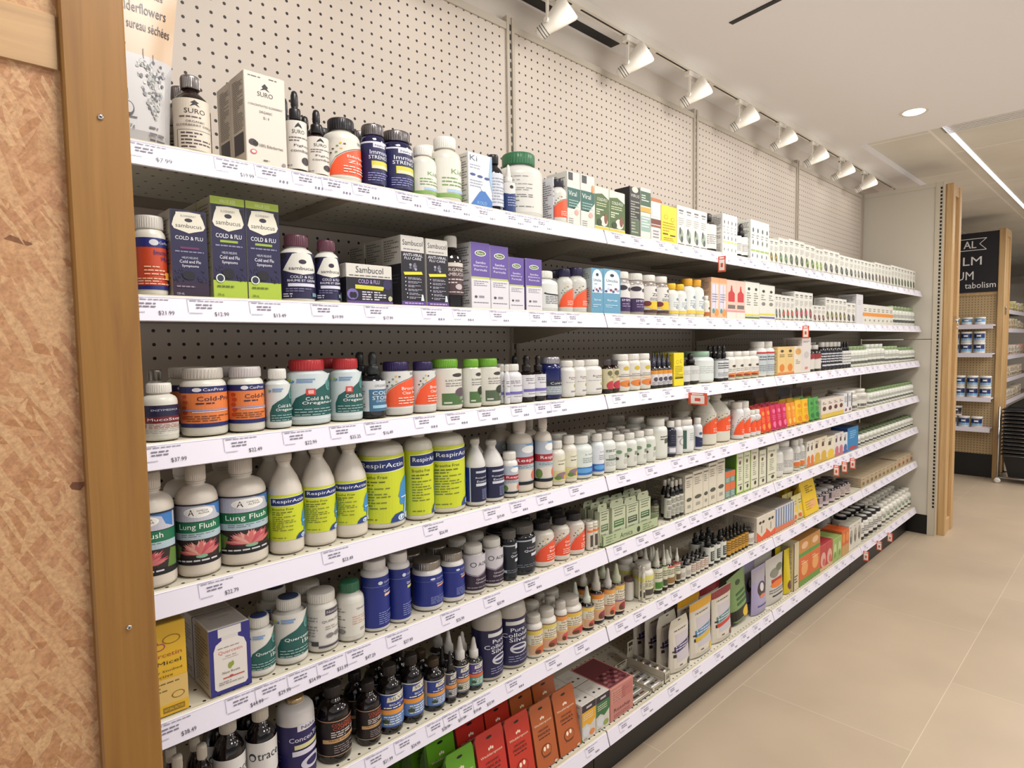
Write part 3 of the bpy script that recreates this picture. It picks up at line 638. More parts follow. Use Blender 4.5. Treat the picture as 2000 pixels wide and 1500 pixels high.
def mk_pouch(w_, d, h, col, ops, flare=0., hole=True, back=None, name='stand_up_pouch', m_='pouch_film', tab=None):
    """filled film pouch: fat at the bottom gusset, flat crimp at the top"""
    m = MB(col); nu, nv = 10, 12
    def S(u, v, f):
        th = d*.5*((1-max(0, v-.06)/.94)**.75 if v > .06 else (.72+.28*v/.06))*(1-abs(2*u-1)**3.2)
        if v > .93: th = .0006
        ww = w_*(1+flare*v)*(1-.05*math.sin(math.pi*min(1, v*1.1)))
        if tab: ww *= 1-tab*max(0, (v-.8)/.2)
        return ((u-.5)*ww+w_/2, d*.5+(-th if f else th), v*h+(.004*math.sin(u*math.pi) if v < .02 and f else 0))
    for f in (True, False):
        b = len(m.v)
        for j in range(nv+1):
            for i in range(nu+1): m.v.append(S(i/nu, j/nv, f))
        for j in range(nv):
            for i in range(nu):
                q = [b+j*(nu+1)+i, b+j*(nu+1)+i+1, b+(j+1)*(nu+1)+i+1, b+(j+1)*(nu+1)+i]
                m.face(q if f else q[::-1], back if not f else None, True)
    def P(u, v, k): p = S(u, v, True); return (p[0], p[1]-k-.0002, p[2])
    c = Canvas(m, P, 10, .0002, .0004)
    c._r = lambda u0, v0, u1, v1, col: c._quad(u0, v0, u1, v1, col)
    def grid(u0, v0, u1, v1, col):
        a = max(1, int((u1-u0)*10)); e = max(1, int((v1-v0)*12)); b = len(m.v)
        for j in range(e+1):
            for i in range(a+1): m.v.append(P(u0+(u1-u0)*i/a, v0+(v1-v0)*j/e, c.k))
        for j in range(e):
            for i in range(a): m.face([b+j*(a+1)+i, b+j*(a+1)+i+1, b+(j+1)*(a+1)+i+1, b+(j+1)*(a+1)+i], col)
    c._quad = grid
    c.draw(ops or [])
    if hole: c.k += .0003; c.draw([('e', .5, .955, .09, .012, '0f0c0c')])
    return m.build(name, m_)
def mk_gusset(w_, d, h, col, ops, back=None, name='gusseted_bag'):
    """flat fronted card pouch that wedges from a deep base to a thin top"""
    m = MB(col); c_ = .0035
    b = len(m.v); rows = [(0, 0, d, 0), (.004, -.001, d+.001, 0), (.70*h, d*.30, d*.78, 0), (h*.93, d*.44, d*.52, .0), (h, d*.46, d*.50, .06)]
    for z, ya, yb, ins in rows:
        x0 = w_*ins; x1 = w_-w_*ins
        m.v += [(x0+c_, ya, z), (x1-c_, ya, z), (x1, (ya*.7+yb*.3), z), (x1-c_, yb, z), (x0+c_, yb, z), (x0, (ya*.7+yb*.3), z)]
    for k in range(len(rows)-1):
        for i in range(6): j = (i+1) % 6; m.face([b+k*6+i, b+k*6+j, b+(k+1)*6+j, b+(k+1)*6+i], back if i >= 2 else None)
    m.face([b+5-i for i in range(6)]); e = b+(len(rows)-1)*6; m.face([e+i for i in range(6)])
    def P(u, v, k):
        z = v*h
        for (z0, a0, _, _), (z1, a1, _, _) in zip(rows, rows[1:]):
            if z <= z1+1e-9: y = a0+(a1-a0)*(z-z0)/(z1-z0); break
        return (w_*u, y-k-.0003, z)
    c = Canvas(m, P, 1); c.draw(ops or [])
    return m.build(name, 'pouch_film')
# ---- layout ------------------------------------------------------------------
cur = [px2x(240, .03, z+.05) for z in SZ]; prev = [None]*7; CNT = {}; ORD = ['first', 'second', 'third', 'fourth', 'fifth', 'sixth', 'seventh', 'eighth', 'ninth', 'tenth']
POS = {2: ['left', 'right'], 3: ['left', 'middle', 'right']}
USED = {}; lastH = [0]
def nwords(s): return len(s.split())
def mklabel(desc, s, extra='', by=True):
    sh = 'on the %s shelf' % SN[s]
    if nwords(desc)+nwords(extra)+4 > 16: sh = 'on %s shelf' % SN[s]
    if nwords(desc)+nwords(extra)+nwords(sh) > 16: print('LONG', desc, '|', extra)
    base = '%s%s %s' % (desc, (', '+extra) if extra else '', sh)
    if by and prev[s] and nwords(base)+nwords(prev[s])+2 <= 16: base += ', beside the '+prev[s]
    return base
def finish(o, desc, s, extra='', grp=None, by=True, lab=None):
    l = lab or mklabel(desc, s, extra, by)
    tag(o, l, o['category'] if 'category' in o else None)
    if grp: o['group'] = grp
    elif 'group' in o: del o['group']
    USED.setdefault(l, []).append(o)
def item(s, kind, R, top, desc, L=None, yf=None, cap=W_, body=W_, lab=None, ops=None, n=1, k=1, rot=0, short=None, top1=None, gap=.0015,
         dep=None, side=None, sops=None, topcol=None, tops=None, capmat=None, bodymat=None, lz=None, topc=None, flare=0, hole=True, back=None, pitch=None, tilt=0, z0=0, lean=0, dmax=None, tab=None, backlab=None, dz=0):
    """R: image column of the right edge of the front row; n items side by side; k rows deep"""
    z0 = lastH[0]+.0006 if z0 == 'stack' else z0; z = SZ[s]+.0008+z0; yf = (.014 if s > 1 else .020) if yf is None else yf
    rnds = kind in KIND
    top = top if top1 is None else (top+top1)/2
    start = cur[s]+gap
    if rnds:
        zz = z+.04; r = .025
        for _ in range(8):
            yc = yf+r; dy = yc-CY
            xr = px2x(R, yc, zz)
            cs = dy/math.hypot(xr-CX, dy)
            if L is not None:
                xl = px2x(L, yc, zz); cl = dy/math.hypot(xl-CX, dy)
                r = (xr-xl)/(1/cs+1/cl+2*(n-1)); xc0 = xl+r/cl; step = 2*r+.001
                if n > 1: pass
            else:
                r = (xr-start)/(n*2+(1/cs-1)); xc0 = start+r; step = 2*r
            if dmax and r > dmax/2 and L is None: r = dmax/2; xc0 = xr-r/cs-(n-1)*2*r; step = 2*r
            r = max(.006, r)
            if L is not None and xc0-r < start-.0005 and yf < .03: L = None; dmax = None
        rb = r*.985
        H = py2z(top, xc0+(n-1)*step/2, yf+r)-z
        if s: H = min(H, SZ[s-1]-.046-z)
        if xc0+(n-1)*step+r > 4.888: r = (4.888-start)/(2*n); rb = r*.985; xc0 = start+r; step = 2*r
        pos = [(xc0+i*step, yf+r) for i in range(n)]; right = xc0+(n-1)*step+r; pit = pitch or 2*r+.002
        seg = 36 if (pos[0][0] < 1.5) else (20 if pos[0][0] < 2.6 else 14)
        proto = mk_round(kind, rb, H, cap, body, lab, ops, rot, seg, capmat, bodymat, lz, topc)
        lim = YB-.03-r
    else:
        x0 = px2x(L, yf, z+.02) if L is not None else start
        if L is not None and yf < .03 and z0 == 0 and x0 < start-.001: x0 = start-.001
        x1 = px2x(R, yf, z+.02); x1 = min(x1, 4.89); wd = (x1-x0)/n; D = dep or min(.08, max(.025, wd*.7))
        if wd < .004: wd = .004
        H = py2z(top, x0+(x1-x0)/2, yf)-z
        if s: H = min(H, SZ[s-1]-.046-z)
        if kind in ('pouch', 'gusset'): H = py2z(top, x0+(x1-x0)/2, yf+D/2)-z
        pos = [(x0+i*wd+.0004, yf) for i in range(n)]; right = x1; pit = pitch or D+.0015
        ww = wd-.001
        if kind == 'box': proto = mk_box(ww, D, H, body, ops, side, sops, topcol, tops)
        elif kind == 'pouch': proto = mk_pouch(ww, D, H, body, ops, flare, hole, back, tab=tab)
        elif kind == 'gusset': proto = mk_gusset(ww, D, H, body, ops, back)
        elif kind == 'hang': proto = mk_hang(ww, D, H, body, ops)
        lim = YB-.02-D; lastH[0] = H
    proto['category'] = CATN[kind]
    if kind == 'box' and ((s <= 1 and pos[0][0] > 1.35) or pos[0][0] > 3.0): k = 1
    elif kind == 'box' and pos[0][0] > 2.0: k = min(k, 2)
    if s <= 1 and pos[0][0] > 1.6: k = 1
    if pos[0][0] > 3.4 and not (s == 6): k = 1
    first = True
    for i in range(n):
        for j in range(k):
            y = pos[i][1]+j*pit
            if y > lim: break
            o = proto if first else copy_tree(proto); first = False
            jx = 0 if j == 0 else rnd.uniform(-.0015, .0015)
            o.location = (pos[i][0]+jx, y, z+dz*j); o.rotation_euler = (math.radians(-lean), 0, 0)
            if tilt: o.rotation_euler = (0, math.radians(tilt), 0)
            if j == 0:
                if n == 1: finish(o, desc, s)
                elif n <= 3: finish(o, desc, s, '%s of %s' % (POS[n][i], {2: 'two', 3: 'three'}[n]), by=False if nwords(desc) > 8 else True)
                else: finish(o, desc, s, 'front row', 'front row: '+desc+' '+SN[s])
            else:
                fr = short or desc
                finish(o, None, s, lab='%s behind the front %s, %s shelf' % (backlab or NAME[kind].replace('_', ' '), short or NAME[kind].replace('_', ' '), SN[s]), grp='rows behind: %s %s' % (desc, SN[s]))
    cur[s] = max(cur[s], right); prev[s] = short or desc
    return right
def mk_hang(w_, d, h, col, ops):
    m = MB(col); m.cbox(0, 0, 0, w_, d, h*.84, .0008)
    pts = [(0, h*.83), (w_, h*.83), (w_, h*.93), (w_*.9, h), (w_*.1, h), (0, h*.93)]; m.prism(pts, d*.4, d*.4+.0008, col)
    Canvas(m, lambda u, v, k: (u*w_, -k, v*h*.84), 1).draw(ops or []); m2 = Canvas(m, lambda u, v, k: (u*w_, d*.4-k, v*h), 1); m2.draw([('e', .5, .94, .12, .012, '2a2622')])
    return m.build('hanging_tab_carton', 'printed_paper')
# ---- print designs -------------------------------------------------------------
K = '2b2730'; G_ = '6d6870'
def d_now(name=None, name2=None, c='e2552c', u0=.12):
    o = [('b', [(u0, .06, .08), (u0+.06, .06, .30), (u0+.16, .06, .50), (u0+.32, .06, .64), (u0+.5, .06, .74), (1.0, .06, .88)], c),
         ('b', [(u0-.015, .06, .10), (u0+.045, .31, .325), (u0+.145, .51, .525), (u0+.305, .65, .665), (u0+.485, .75, .765), (1.0, .89, .905)], '3a3030'),
         ('t', 'NOW', .78, .93, .16, .07, K), ('l', -.35, .85, .04, 11, .075, .028, '8d8880')]
    for i, (a, b) in enumerate(((.22, .72), (.30, .80), (.37, .74), (.43, .86), (.28, .64), (.36, .88), (.18, .62))): o.append(('e', a, b, .025, .018, ['33302c', '5f8a3a', 'e8b23a'][i % 3]))
    if name: o.append(('t', name, .70, .54, .46, .085, 'f6ece2'))
    if name2: o.append(('t', name2, .70, .42, .44, .075, 'f6ece2'))
    o.append(('l', .40, .30, .92, 3, .07, .022, 'f2dccd')); return o
def d_teal(n1, n2, sub=True, red=False):
    wa, wb = (.56, .20) if n1 == 'Quercetin' else (.42, .56)
    o = [('b', [(.22, .08, .30), (.30, .08, .48), (.45, .08, .58), (.62, .08, .66), (.78, .08, .78), (.92, .08, .96), (1.05, .08, 1.0)], '1f5550'),
         ('e', .20, .86, .05, .035, 'c9d23e'), ('e', .24, .84, .05, .03, '4a86c0'), ('r', .32, .87, .60, .90, '6f94c4'), ('r', .32, .82, .56, .85, '6f94c4'),
         ('e', .84, .74, .06, .12, '5c8d8a'), ('e', .86, .75, .045, .10, '2a625e'),
         ('t', n1, .66, .46, wa, .078, 'eef0ec'), ('t', n2, .68+(.56-wb)*.4, .36, wb, .085, 'f4f4f0'), ('l', .28, .24, .95, 3, .06, .018, '9db9b4'), ('l', -.35, .9, .12, 12, .07, .03, '7a7872')]
    if red: o += [('r', .46, .54, .60, .68, 'c4443c'), ('r', .49, .57, .57, .65, 'e8a8a0')]
    return o
def d_pro(n1, n2=None, c='d9793f', band='20245c', txt='141a3c', white=False):
    o = [('r', -.6, .84, 1.6, 1.0, band), ('r', -.2, .10, 1.2, .84, c), ('r', -.6, 0, 1.6, .10, band), ('e', .38, .92, .07, .05, 'd8d8de'), ('t', 'CanPrev', .64, .92, .34, .07, 'dfe0ec'),
         ('t', n1, .66, .70, .56, .11, txt), ('l', .36, .60, .92, 1, .06, .03, txt), ('r', .12, .40, .9, .435, '8a94c0'), ('r', .30, .37, .9, .385, 'e8e0d8'), ('l', .2, .28, .95, 3, .055, .02, '5a3828')]
    for i in range(5): o.append(('e', .16+.02*(i % 2), .75-.13*i, .055, .045, 'b0401e'))
    if n2: o.append(('t', n2, .7, .6, .3, .06, txt))
    return o
def d_prop(n='Quercetin', c='1c2a78', acc='e0b8a0'):
    return [('r', 0.06, .0, 1.6, 1.0, c), ('l', -.4, .92, .02, 13, .066, .03, '8c8a88'), ('e', .56, .88, .06, .035, 'c8ccd8'), ('t', 'CanPrev', .78, .88, .26, .04, 'c9cde0'),
            ('r', .1, .81, 1.1, .816, '8090c0'), ('t', n, .84, .70, .40, .055, 'eceef4'), ('r', .66, .60, .98, .65, acc), ('l', .5, .30, .98, 6, .042, .014, '8a96c8')]
def d_lung(flip=0):
    o = [('r', -.45, .08, 1.6, 1.0, '10151c'), ('r', 0, .72, 1.05, 1.0, 'b9b9c4'), ('p', [(.55, 1.0), (1.0, 1.0), (1.0, .74), (.86, .80), (.80, .93), (.66, .96)], '3f78b8'), ('p', [(0, 1), (.16, 1), (.05, .93), (0, .88)], '5a86bc'),
         ('e', .52, .87, .24, .085, 'f0efe9'), ('e', .52, .87, .22, .075, 'e6e4dc'), ('t', 'A', .40, .87, .09, .10, '15151a'), ('t', 'OMEGA', .58, .895, .18, .032, '33333a'), ('t', 'ALPHA', .60, .855, .18, .032, '33333a'),
         ('r', 0, .535, 1.05, .71, '1c6a48'), ('t', 'Lung Flush', .5, .625, .62, .115, 'f2f4ee'), ('r', 0, .10, 1.05, .535, 'a9bcc4'), ('l', .22, .515, .85, 2, .032, .012, '55606a'),
         ('r', 0, .10, 1.05, .42, '2c2020'), ('p', [(0, .10), (.16, .10), (.22, .30), (.08, .38), (0, .36)], '5c7c3a'), ('p', [(.86, .10), (1.05, .10), (1.05, .38), (.92, .40)], '5c7c3a')]
    q = random.Random(3)
    for i in range(26):
        a = math.radians(12+156*(i*11 % 26)/25); L = q.uniform(.22, .34); cx, cy = .52, .16
        dx, dy = math.cos(a), math.sin(a); wx, wy = -dy*.022, dx*.014
        tx, ty = cx+dx*L*1.25, cy+dy*L*.9
        mx_, my = cx+dx*L*.75, cy+dy*L*.55
        o.append(('p', [(cx, cy), (mx_+wx*1.6, my+wy*1.6), (tx, ty), (mx_-wx*1.6, my-wy*1.6)], ['c86a66', 'd98a80', 'b84c58', 'e0a498', 'c4706e'][i % 5]))
    o += [('e', .54, .145, .09, .03, '7fa888'), ('r', -.45, .04, 1.6, .105, '141418'), ('l', .1, .088, .9, 1, .05, .026, 'c9c9cc'), ('r', -.45, .985, 1.6, 1.01, '161d30')]
    return o
def d_resp(wide=False):
    Y = 'c3cc2a'
    o = [('r', -.6, 0, 1.7, 1.0, Y), ('b', [(.10, .755, .935), (.3, .755, .94), (.6, .76, .955), (.93, .785, .965)], 'f0f0ec'), ('b', [(.11, .765, .925), (.3, .765, .93), (.6, .77, .945), (.92, .795, .955)], '1a2c68'),
         ('t', 'RespirActin', .52, .853, .70, .09, 'f2f4f6'), ('t', 'Breathe Free', .36, .69, .42, .045, '3a4414'), ('l', .14, .63, .60, 2, .045, .018, '566018'), ('l', .14, .53, .62, 8, .042, .015, '69742a'), ('l', .14, .07, .7, 1, .04, .015, '69742a')]
    o += [('p', [(.98, 0), (1.12, 0), (1.12, .66), (1.0, .67), (.88, .64), (.80, .56), (.78, .46), (.74, .38), (.78, .35), (.77, .28), (.80, .24), (.87, .24), (.87, .14), (.70, .12), (.62, .06), (.60, 0)], '3a86c4'),
          ('p', [(.60, 0), (.62, .06), (.68, .12), (.80, .14), (.92, .08), (1.0, 0)], '24417c'), ('e', .80, .055, .07, .045, 'd8e6ee'), ('e', .80, .055, .05, .03, '24417c'), ('e', .96, .055, .07, .045, 'd8e6ee'), ('e', .96, .055, .05, .03, '3a6cae'),
          ('p', [(.86, .08), (.88, .08), (.96, .36), (.80, .36), (.80, .345), (.93, .345)], 'e4eef2')]
    return o
def d_samb(value=False):
    o = [('r', 0, 0, 1, .96 if value else 1, '1f1b40'), ('r', 0, .0, 1, .18, 'a2b83a' if value else '2a1830')]
    if value: o += [('r', 0, .925, 1, 1, 'a2b83a'), ('t', 'VALUE SIZE', .5, .96, .46, .032, 'dbe6a8')]
    T = .90 if value else .97
    for i in range(14): o.append(('e', .07+.06*(i % 3), T-.03*(i//3), .036, .017, '0e0a14')); o.append(('e', .93-.05*(i % 3), T-.02-.03*(i//3), .036, .017, '0e0a14'))
    o += [('p', [(.04, T-.15), (.10, T-.07), (.16, T-.02), (.16, T), (.5, T+.01), (.84, T), (.84, T-.02), (.90, T-.07), (.96, T-.15), (.90, T-.19), (.62, T-.22), (.5, T-.235), (.38, T-.22), (.10, T-.19)], 'd9d4c2'),
          ('t', 'ELDERBERRY', .5, T-.04, .42, .022, '4a444c'), ('e', .5, T-.085, .11, .022, '2f2a38'), ('t', 'sambucus', .5, T-.15, .72, .045, '26212e'),
          ('t', 'COLD & FLU', .5, .62 if value else .68, .76, .042, 'eceaf0'), ('r', .24, .555, .76, .578, '8fa83c' if value else '6a2a58'), ('l', .1, .53, .9, 1, .03, .013, '8a86a8'),
          ('t', 'HELPS RELIEVE', .5, .455, .44, .022, 'c8c6d6'), ('t', 'Cold and Flu', .5, .41, .58, .034, 'e6e4ee'), ('t', 'Symptoms', .5, .358, .46, .036, 'e6e4ee')]
    q = random.Random(5)
    for i in range(30): o.append(('e', q.choice((q.uniform(.04, .3), q.uniform(.7, .96))), q.uniform(.18, .32), .022, .011, q.choice(('0f0c16', '2c2448', '171226'))))
    o += [('e', .45, .25, .18, .05, '15111c'), ('l', .1, .13, .6, 1, .04, .016, '5a6a20' if value else '8a7a90'), ('t', '240 mL' if value else '120 mL', .2, .04, .2, .025, '2c3410' if value else 'c8c0d0')]
    if value: o += [('e', .2, .20, .13, .043, 'd8dcd0'), ('e', .2, .20, .10, .034, '2a3040')]
    return o
def d_sambott():
    return [('r', 0, 0, 1.05, 1, '1f1b40'), ('p', [(.08, .62), (.2, .80), (.3, .97), (.5, 1.02), (.7, .97), (.8, .80), (.95, .62), (.72, .56), (.5, .52), (.28, .56)], 'd9d6cc'), ('e', .5, .80, .08, .05, '2f2a38'), ('t', 'sambucus', .5, .66, .56, .075, '26212e'),
            ('e', .1, .93, .08, .06, '0e0a14'), ('e', .92, .93, .08, .06, '0e0a14'), ('t', 'COLD & FLU', .5, .47, .5, .055, 'e6e4ee'), ('t', 'RHUME ET GRIPPE', .5, .39, .62, .05, 'e6e4ee'), ('r', .2, .26, .8, .33, 'd0cede'), ('l', .15, .22, .9, 2, .05, .02, '7c789a'), ('r', .7, .05, .95, .13, '6f8f9c'), ('l', .08, .11, .3, 2, .05, .025, 'c8c6d6'), ('l', -.3, .9, -.02, 9, .09, .04, '7a7872')]
def d_sambucol():
    o = [('r', 0, 0, 1, .77, '16131e'), ('r', 0, 0, 1, .07, '5a3f8c'), ('t', 'Sambucol', .5, .90, .86, .075, '2a2632'), ('l', .1, .815, .9, 1, .03, .012, '6a6670'), ('t', 'ANTI-VIRAL', .5, .73, .84, .042, 'dcdae4'), ('t', 'FLU CARE', .5, .68, .72, .036, 'dcdae4')]
    q = random.Random(4)
    for i in range(14): a = i*.9; o.append(('e', .5+.13*math.cos(a)*(i/14+.3), .57+.045*math.sin(a)*(i/14+.3), .055, .020, q.choice(('6a6878', '2c2838', '9a98a8', '1c1826'))))
    o += [('p', [(.12, .44), (.9, .46), (.86, .50), (.08, .48)], 'd8cf3a')]
    for i in range(6): o += [('e', .16+.06*(i > 3), .40-.055*i, .022, .009, 'dcdae4'), ('l', .26+.04*(i > 3), .408-.055*i, .86, 2, .018, .009, 'a8a6b4')]
    o += [('p', [(.80, .08), (.94, .08), (.90, .17), (.84, .17)], 'd0dcd8'), ('l', .1, .05, .9, 1, .03, .02, 'b89cc8')]; return o
def d_flora(h=.62, col='5f4a94'):
    return [('r', 0, h*.78, 1, 1, col), ('e', .5, .84, .30, .045, 'e6e9d6'), ('e', .5, .84, .26, .034, '4f6a34'), ('t', 'Flora', .5, .84, .32, .035, 'eef0d8'), ('t', 'Sambu', .5, .70, .52, .035, 'e9e4f2'), ('t', 'Elderberry', .5, .645, .74, .035, 'e9e4f2'), ('t', 'Formula', .5, .59, .66, .035, 'e9e4f2'),
            ('r', .04, h*.73, .96, h*.78, 'b5bd68'), ('r', 0, 0, 1, h*.73, 'd2cfd4'), ('l', .12, .42, .9, 3, .03, .012, '6a6670'), ('e', .22, .18, .08, .022, '4a4650'), ('r', .38, .165, .66, .20, '8a8690'), ('l', .1, .10, .9, 1, .03, .012, '6a6670')]
def d_green(t='5f7f3f', t2=None, ink='4a4448', art=None):
    o = [('e', .5, .84, .12, .06, '3a3638'), ('l', .2, .74, .85, 2, .07, .028, ink), ('l', .25, .58, .8, 2, .07, .02, '8a868a'), ('r', 0, .06, 1, .30, t), ('e', .6, .34, .14, .11, art or '2f3a24'), ('l', .08, .16, .4, 1, .06, .03, 'dfe0d4'), ('r', .62, .10, .92, .16, 'a8ac98'), ('l', -.35, .9, -.04, 10, .085, .035, '99958c')]
    if t2: o.insert(0, ('t', t2, .55, .7, .5, .07, ink))
    return o
def d_white(t=None, ink='3a3638', acc=None, t2=None, accv=(.0, .14), lines=5):
    o = [('l', -.3, .9, .0, 10, .085, .035, '99958c')]
    if t: o.append(('t', t, .56, .80, min(.8, .1*len(t)), .09, ink))
    if t2: o.append(('t', t2, .56, .68, min(.7, .085*len(t2)), .07, ink))
    o.append(('l', .2, .58, .9, lines, .085, .03, '8a8682'))
    if acc: o.append(('r', 0, accv[0], 1.02, accv[1], acc))
    return o
def d_botanic(c1='7a8a5a', c2=None):
    """tall white carton with plant drawing low on the front"""
    o = [('r', .2, .86, .8, .90, '5c5858'), ('r', .25, .80, .75, .83, '8a8684'), ('l', .15, .7, .85, 4, .05, .02, 'a09c98'), ('e', .5, .28, .30, .15, c1), ('e', .38, .38, .12, .09, c2 or c1), ('e', .6, .18, .16, .08, c2 or '4a4a40'), ('r', .1, .04, .9, .07, '6a6666')]
    return o
def d_dark(t1='', c1='2a3f88', acc='d9923c', low='5a7ab0', t2='', ink='f0ecd8', nm=None):
    return [('r', 0.0, 0, 1.1, 1, c1), ('r', -.3, 0, 0, 1, 'cdc6b4'), ('r', -.5, .97, 1.3, 1.0, 'dcd8cc'), ('p', [(.28, .76), (.95, .80), (.97, .95), (.62, .96), (.30, .90)], 'd8d2bc'), ('t', t1, .63, .86, .56, .09, '2c3a5c'), ('t', t2, .62, .68, .54, .06, ink), ('l', .2, .61, .9, 1, .06, .03, ink),
            ('r', 0, .40, 1.1, .54, acc), ('r', 0, .04, 1.1, .40, low), ('l', .2, .34, .9, 4, .07, .025, ink), ('e', .25, .2, .1, .07, '3a4a3a')]
def d_cop():
    return [('r', -.6, 0, 1.6, 1, '1a1114'), ('r', -.6, .95, 1.6, .97, 'c9a080'), ('t', 'COLLOIDAL', .58, .86, .52, .08, 'c85a3c'), ('t', 'COPPER', .58, .76, .48, .08, 'c85a3c'), ('l', .3, .68, .9, 3, .06, .03, 'c8bcb8'), ('p', [(.12, .36), (.9, .42), (.9, .52), (.12, .47)], 'c49a6a'), ('t', 'TRACE MINERAL', .52, .445, .56, .05, '2a1c14'), ('l', .35, .30, .85, 4, .06, .02, '9a9090'), ('r', -.6, .02, 1.6, .035, 'c9a080')]
def d_trace():
    return [('r', -.6, .48, 1.6, 1, 'd3d0cc'), ('b', [(-.6, .50, .60), (0, .42, .52), (.4, .36, .46), (.8, .38, .5), (1.2, .48, .6)], 'd3d0cc'), ('e', .22, .74, .09, .075, '26303c'), ('e', .22, .73, .06, .045, 'd3d0cc'), ('t', 'trace', .60, .74, .52, .12, '26303c'), ('t', 'Trace Mineral', .62, .30, .6, .08, 'dde2ec'), ('t', 'Drops', .72, .17, .3, .09, 'dde2ec')]
def d_silver():
    return [('r', 0, 0, 1.6, 1, '1d1c44'), ('r', -.6, 0, 0, 1, '232250'), ('r', .25, .86, .72, .94, 'd0d0cc'), ('t', 'Pure', .52, .76, .34, .08, 'e6e6ee'), ('t', 'Colloidal', .52, .65, .72, .085, 'e6e6ee'), ('t', 'Silver', .55, .55, .46, .085, 'e6e6ee'), ('e', .55, .36, .22, .11, 'c4c4cc'), ('e', .55, .36, .17, .085, '2c2b54'), ('r', .34, .335, .76, .385, 'c4c4cc'), ('l', .3, .20, .9, 3, .05, .015, '9a9ac0'), ('r', -.3, .16, .0, .20, 'd0d0cc'), ('l', -.5, .8, -.05, 8, .06, .02, '7a7aa8')]
def d_kids(c='d9b24a', art='b04a44', top='e0c260'):
    return [('r', 0, 0, 1.05, 1, 'd9d2be'), ('r', 0, .80, 1.05, .98, top), ('t', "Herbal", .52, .74, .5, .09, '7a5a3a'), ('l', .15, .64, .9, 3, .08, .03, '8a7a6a'), ('r', 0, .38, 1.05, .42, c), ('r', .06, .04, 1.0, .38, 'c9a080'), ('e', .55, .19, .26, .15, art), ('e', .40, .14, .12, .08, '5a3a2a'), ('r', -.4, .97, 1.4, 1.0, '6a3a4a')]
def d_manuka(ink='2a2020', wr='ecd8c0'):
    return [('e', .5, .90, .10, .018, '14100e'), ('t', 'Wedderspoon', .5, .68, .74, .045, wr), ('e', .44, .755, .03, .02, wr), ('e', .50, .765, .03, .022, wr), ('e', .56, .755, .03, .02, wr), ('t', 'ORGANIC', .5, .59, .46, .032, ink), ('t', 'MANUKA', .5, .53, .54, .04, ink), ('l', .25, .48, .75, 1, .03, .014, ink),
            ('e', .5, .27, .22, .09, ink), ('e', .5, .27, .205, .083, None), ('e', .42, .30, .05, .035, wr), ('e', .56, .31, .05, .035, wr), ('t', 'HONEY', .5, .19, .34, .03, ink), ('e', .82, .04, .07, .02, 'c8b8a0')]
def d_sticks(c='d9763a'):
    return [('r', 0, .72, 1, .82, c), ('r', .3, .08, .7, .6, '4a403c'), ('l', .2, .95, .8, 1, .05, .03, '8a7a6a')]
def d_arn(c='3f5a38'):
    return [('r', 0, 0, 1, .10, '4f8a4c'), ('l', .15, .92, .85, 3, .08, .03, '5a6050'), ('r', .12, .40, .88, .60, c), ('l', .18, .56, .8, 2, .07, .025, 'c8ceb8'), ('l', .15, .32, .85, 3, .07, .025, '6a7060'), ('r', .05, .97, .95, .99, '5a6050')]
# ================================================================== TOP SHELF
I = item
_q = random.Random(11); FLW = [('r', .62, .50, .63, .56, '5a4a44'), ('r', .74, .50, .747, .54, '5a4a44')]
for _i in range(150):
    _v = _q.random(); _w = .20*(1-_v)**.6*(1 if _v > .12 else .8); FLW.append(('e', .70+_q.uniform(-_w, _w)+_v*.05, .50-.33*_v, _q.uniform(.010, .024), _q.uniform(.006, .013), _q.choice(('8d8d8e', '6f6f72', 'b0b0ac', '9a9c94', '57575b', 'a4a4a2', 'c4c4c0'))))
I(0, 'pouch', 339, -62, 'large kraft tea pouch printed with dark letters and a pale flower cluster', L=196, yf=.03, dep=.05, body='c2a78a', flare=.5, hole=False, k=2, short='kraft tea pouch', ops=[
  ('r', 0, .0, 1, .52, 'b9b6b4'), ('t', 'Elderberries', .64, .88, .42, .028, '3a2a28'), ('t', 'Dried Elderflowers', .52, .79, .74, .06, '2c1c1e'), ('t', 'Fleurs de sureau séchées', .54, .69, .80, .055, '2c1c1e'), ('t', 'SURO', .28, .565, .30, .06, '2c2426'),
  *FLW,
  ('e', .40, .20, .07, .04, '3a3234'), ('e', .40, .205, .055, .03, 'b9b6b4'), ('r', .30, .15, .50, .157, '3a3234'), ('r', .36, .25, .365, .30, '3a3234'), ('r', .40, .25, .405, .31, '3a3234'), ('t', '56.7g', .38, .10, .16, .025, '2c2426'), ('l', .66, .12, .92, 3, .035, .012, '6a6264')])
SU = [('r', 0, 0, 1.1, 1, 'cdc3b2'), ('p', [(.42, .92), (.5, .97), (.58, .92), (.54, .90), (.6, .84), (.5, .88), (.4, .84), (.46, .90)], '1c1618'), ('t', 'SURO', .5, .76, .40, .09, '1c1618'), ('l', .2, .66, .8, 1, .05, .025, '5a4a4c'), ('t', 'ORGANIC', .5, .56, .36, .04, '3a2c30'), ('t', 'ELDERBERRY SYRUP', .5, .49, .74, .04, '3a2c30'),
      ('r', .14, .02, .86, .40, '3a2c30'), ('r', .155, .02, .845, .39, 'cdc3b2'), ('l', .22, .35, .8, 5, .065, .03, '4a3c40'), ('r', 1.0, .1, 1.1, .9, 'b8864a')]
I(0, 'syr', 412, 152, 'dark amber syrup bottle with cream label and silver cap', L=338, cap='8f8a88', capmat='metal_cap', body=DG, lab='cdc3b2', ops=SU, rot=6, k=2, lz=(.04, .68), short='amber syrup bottle')
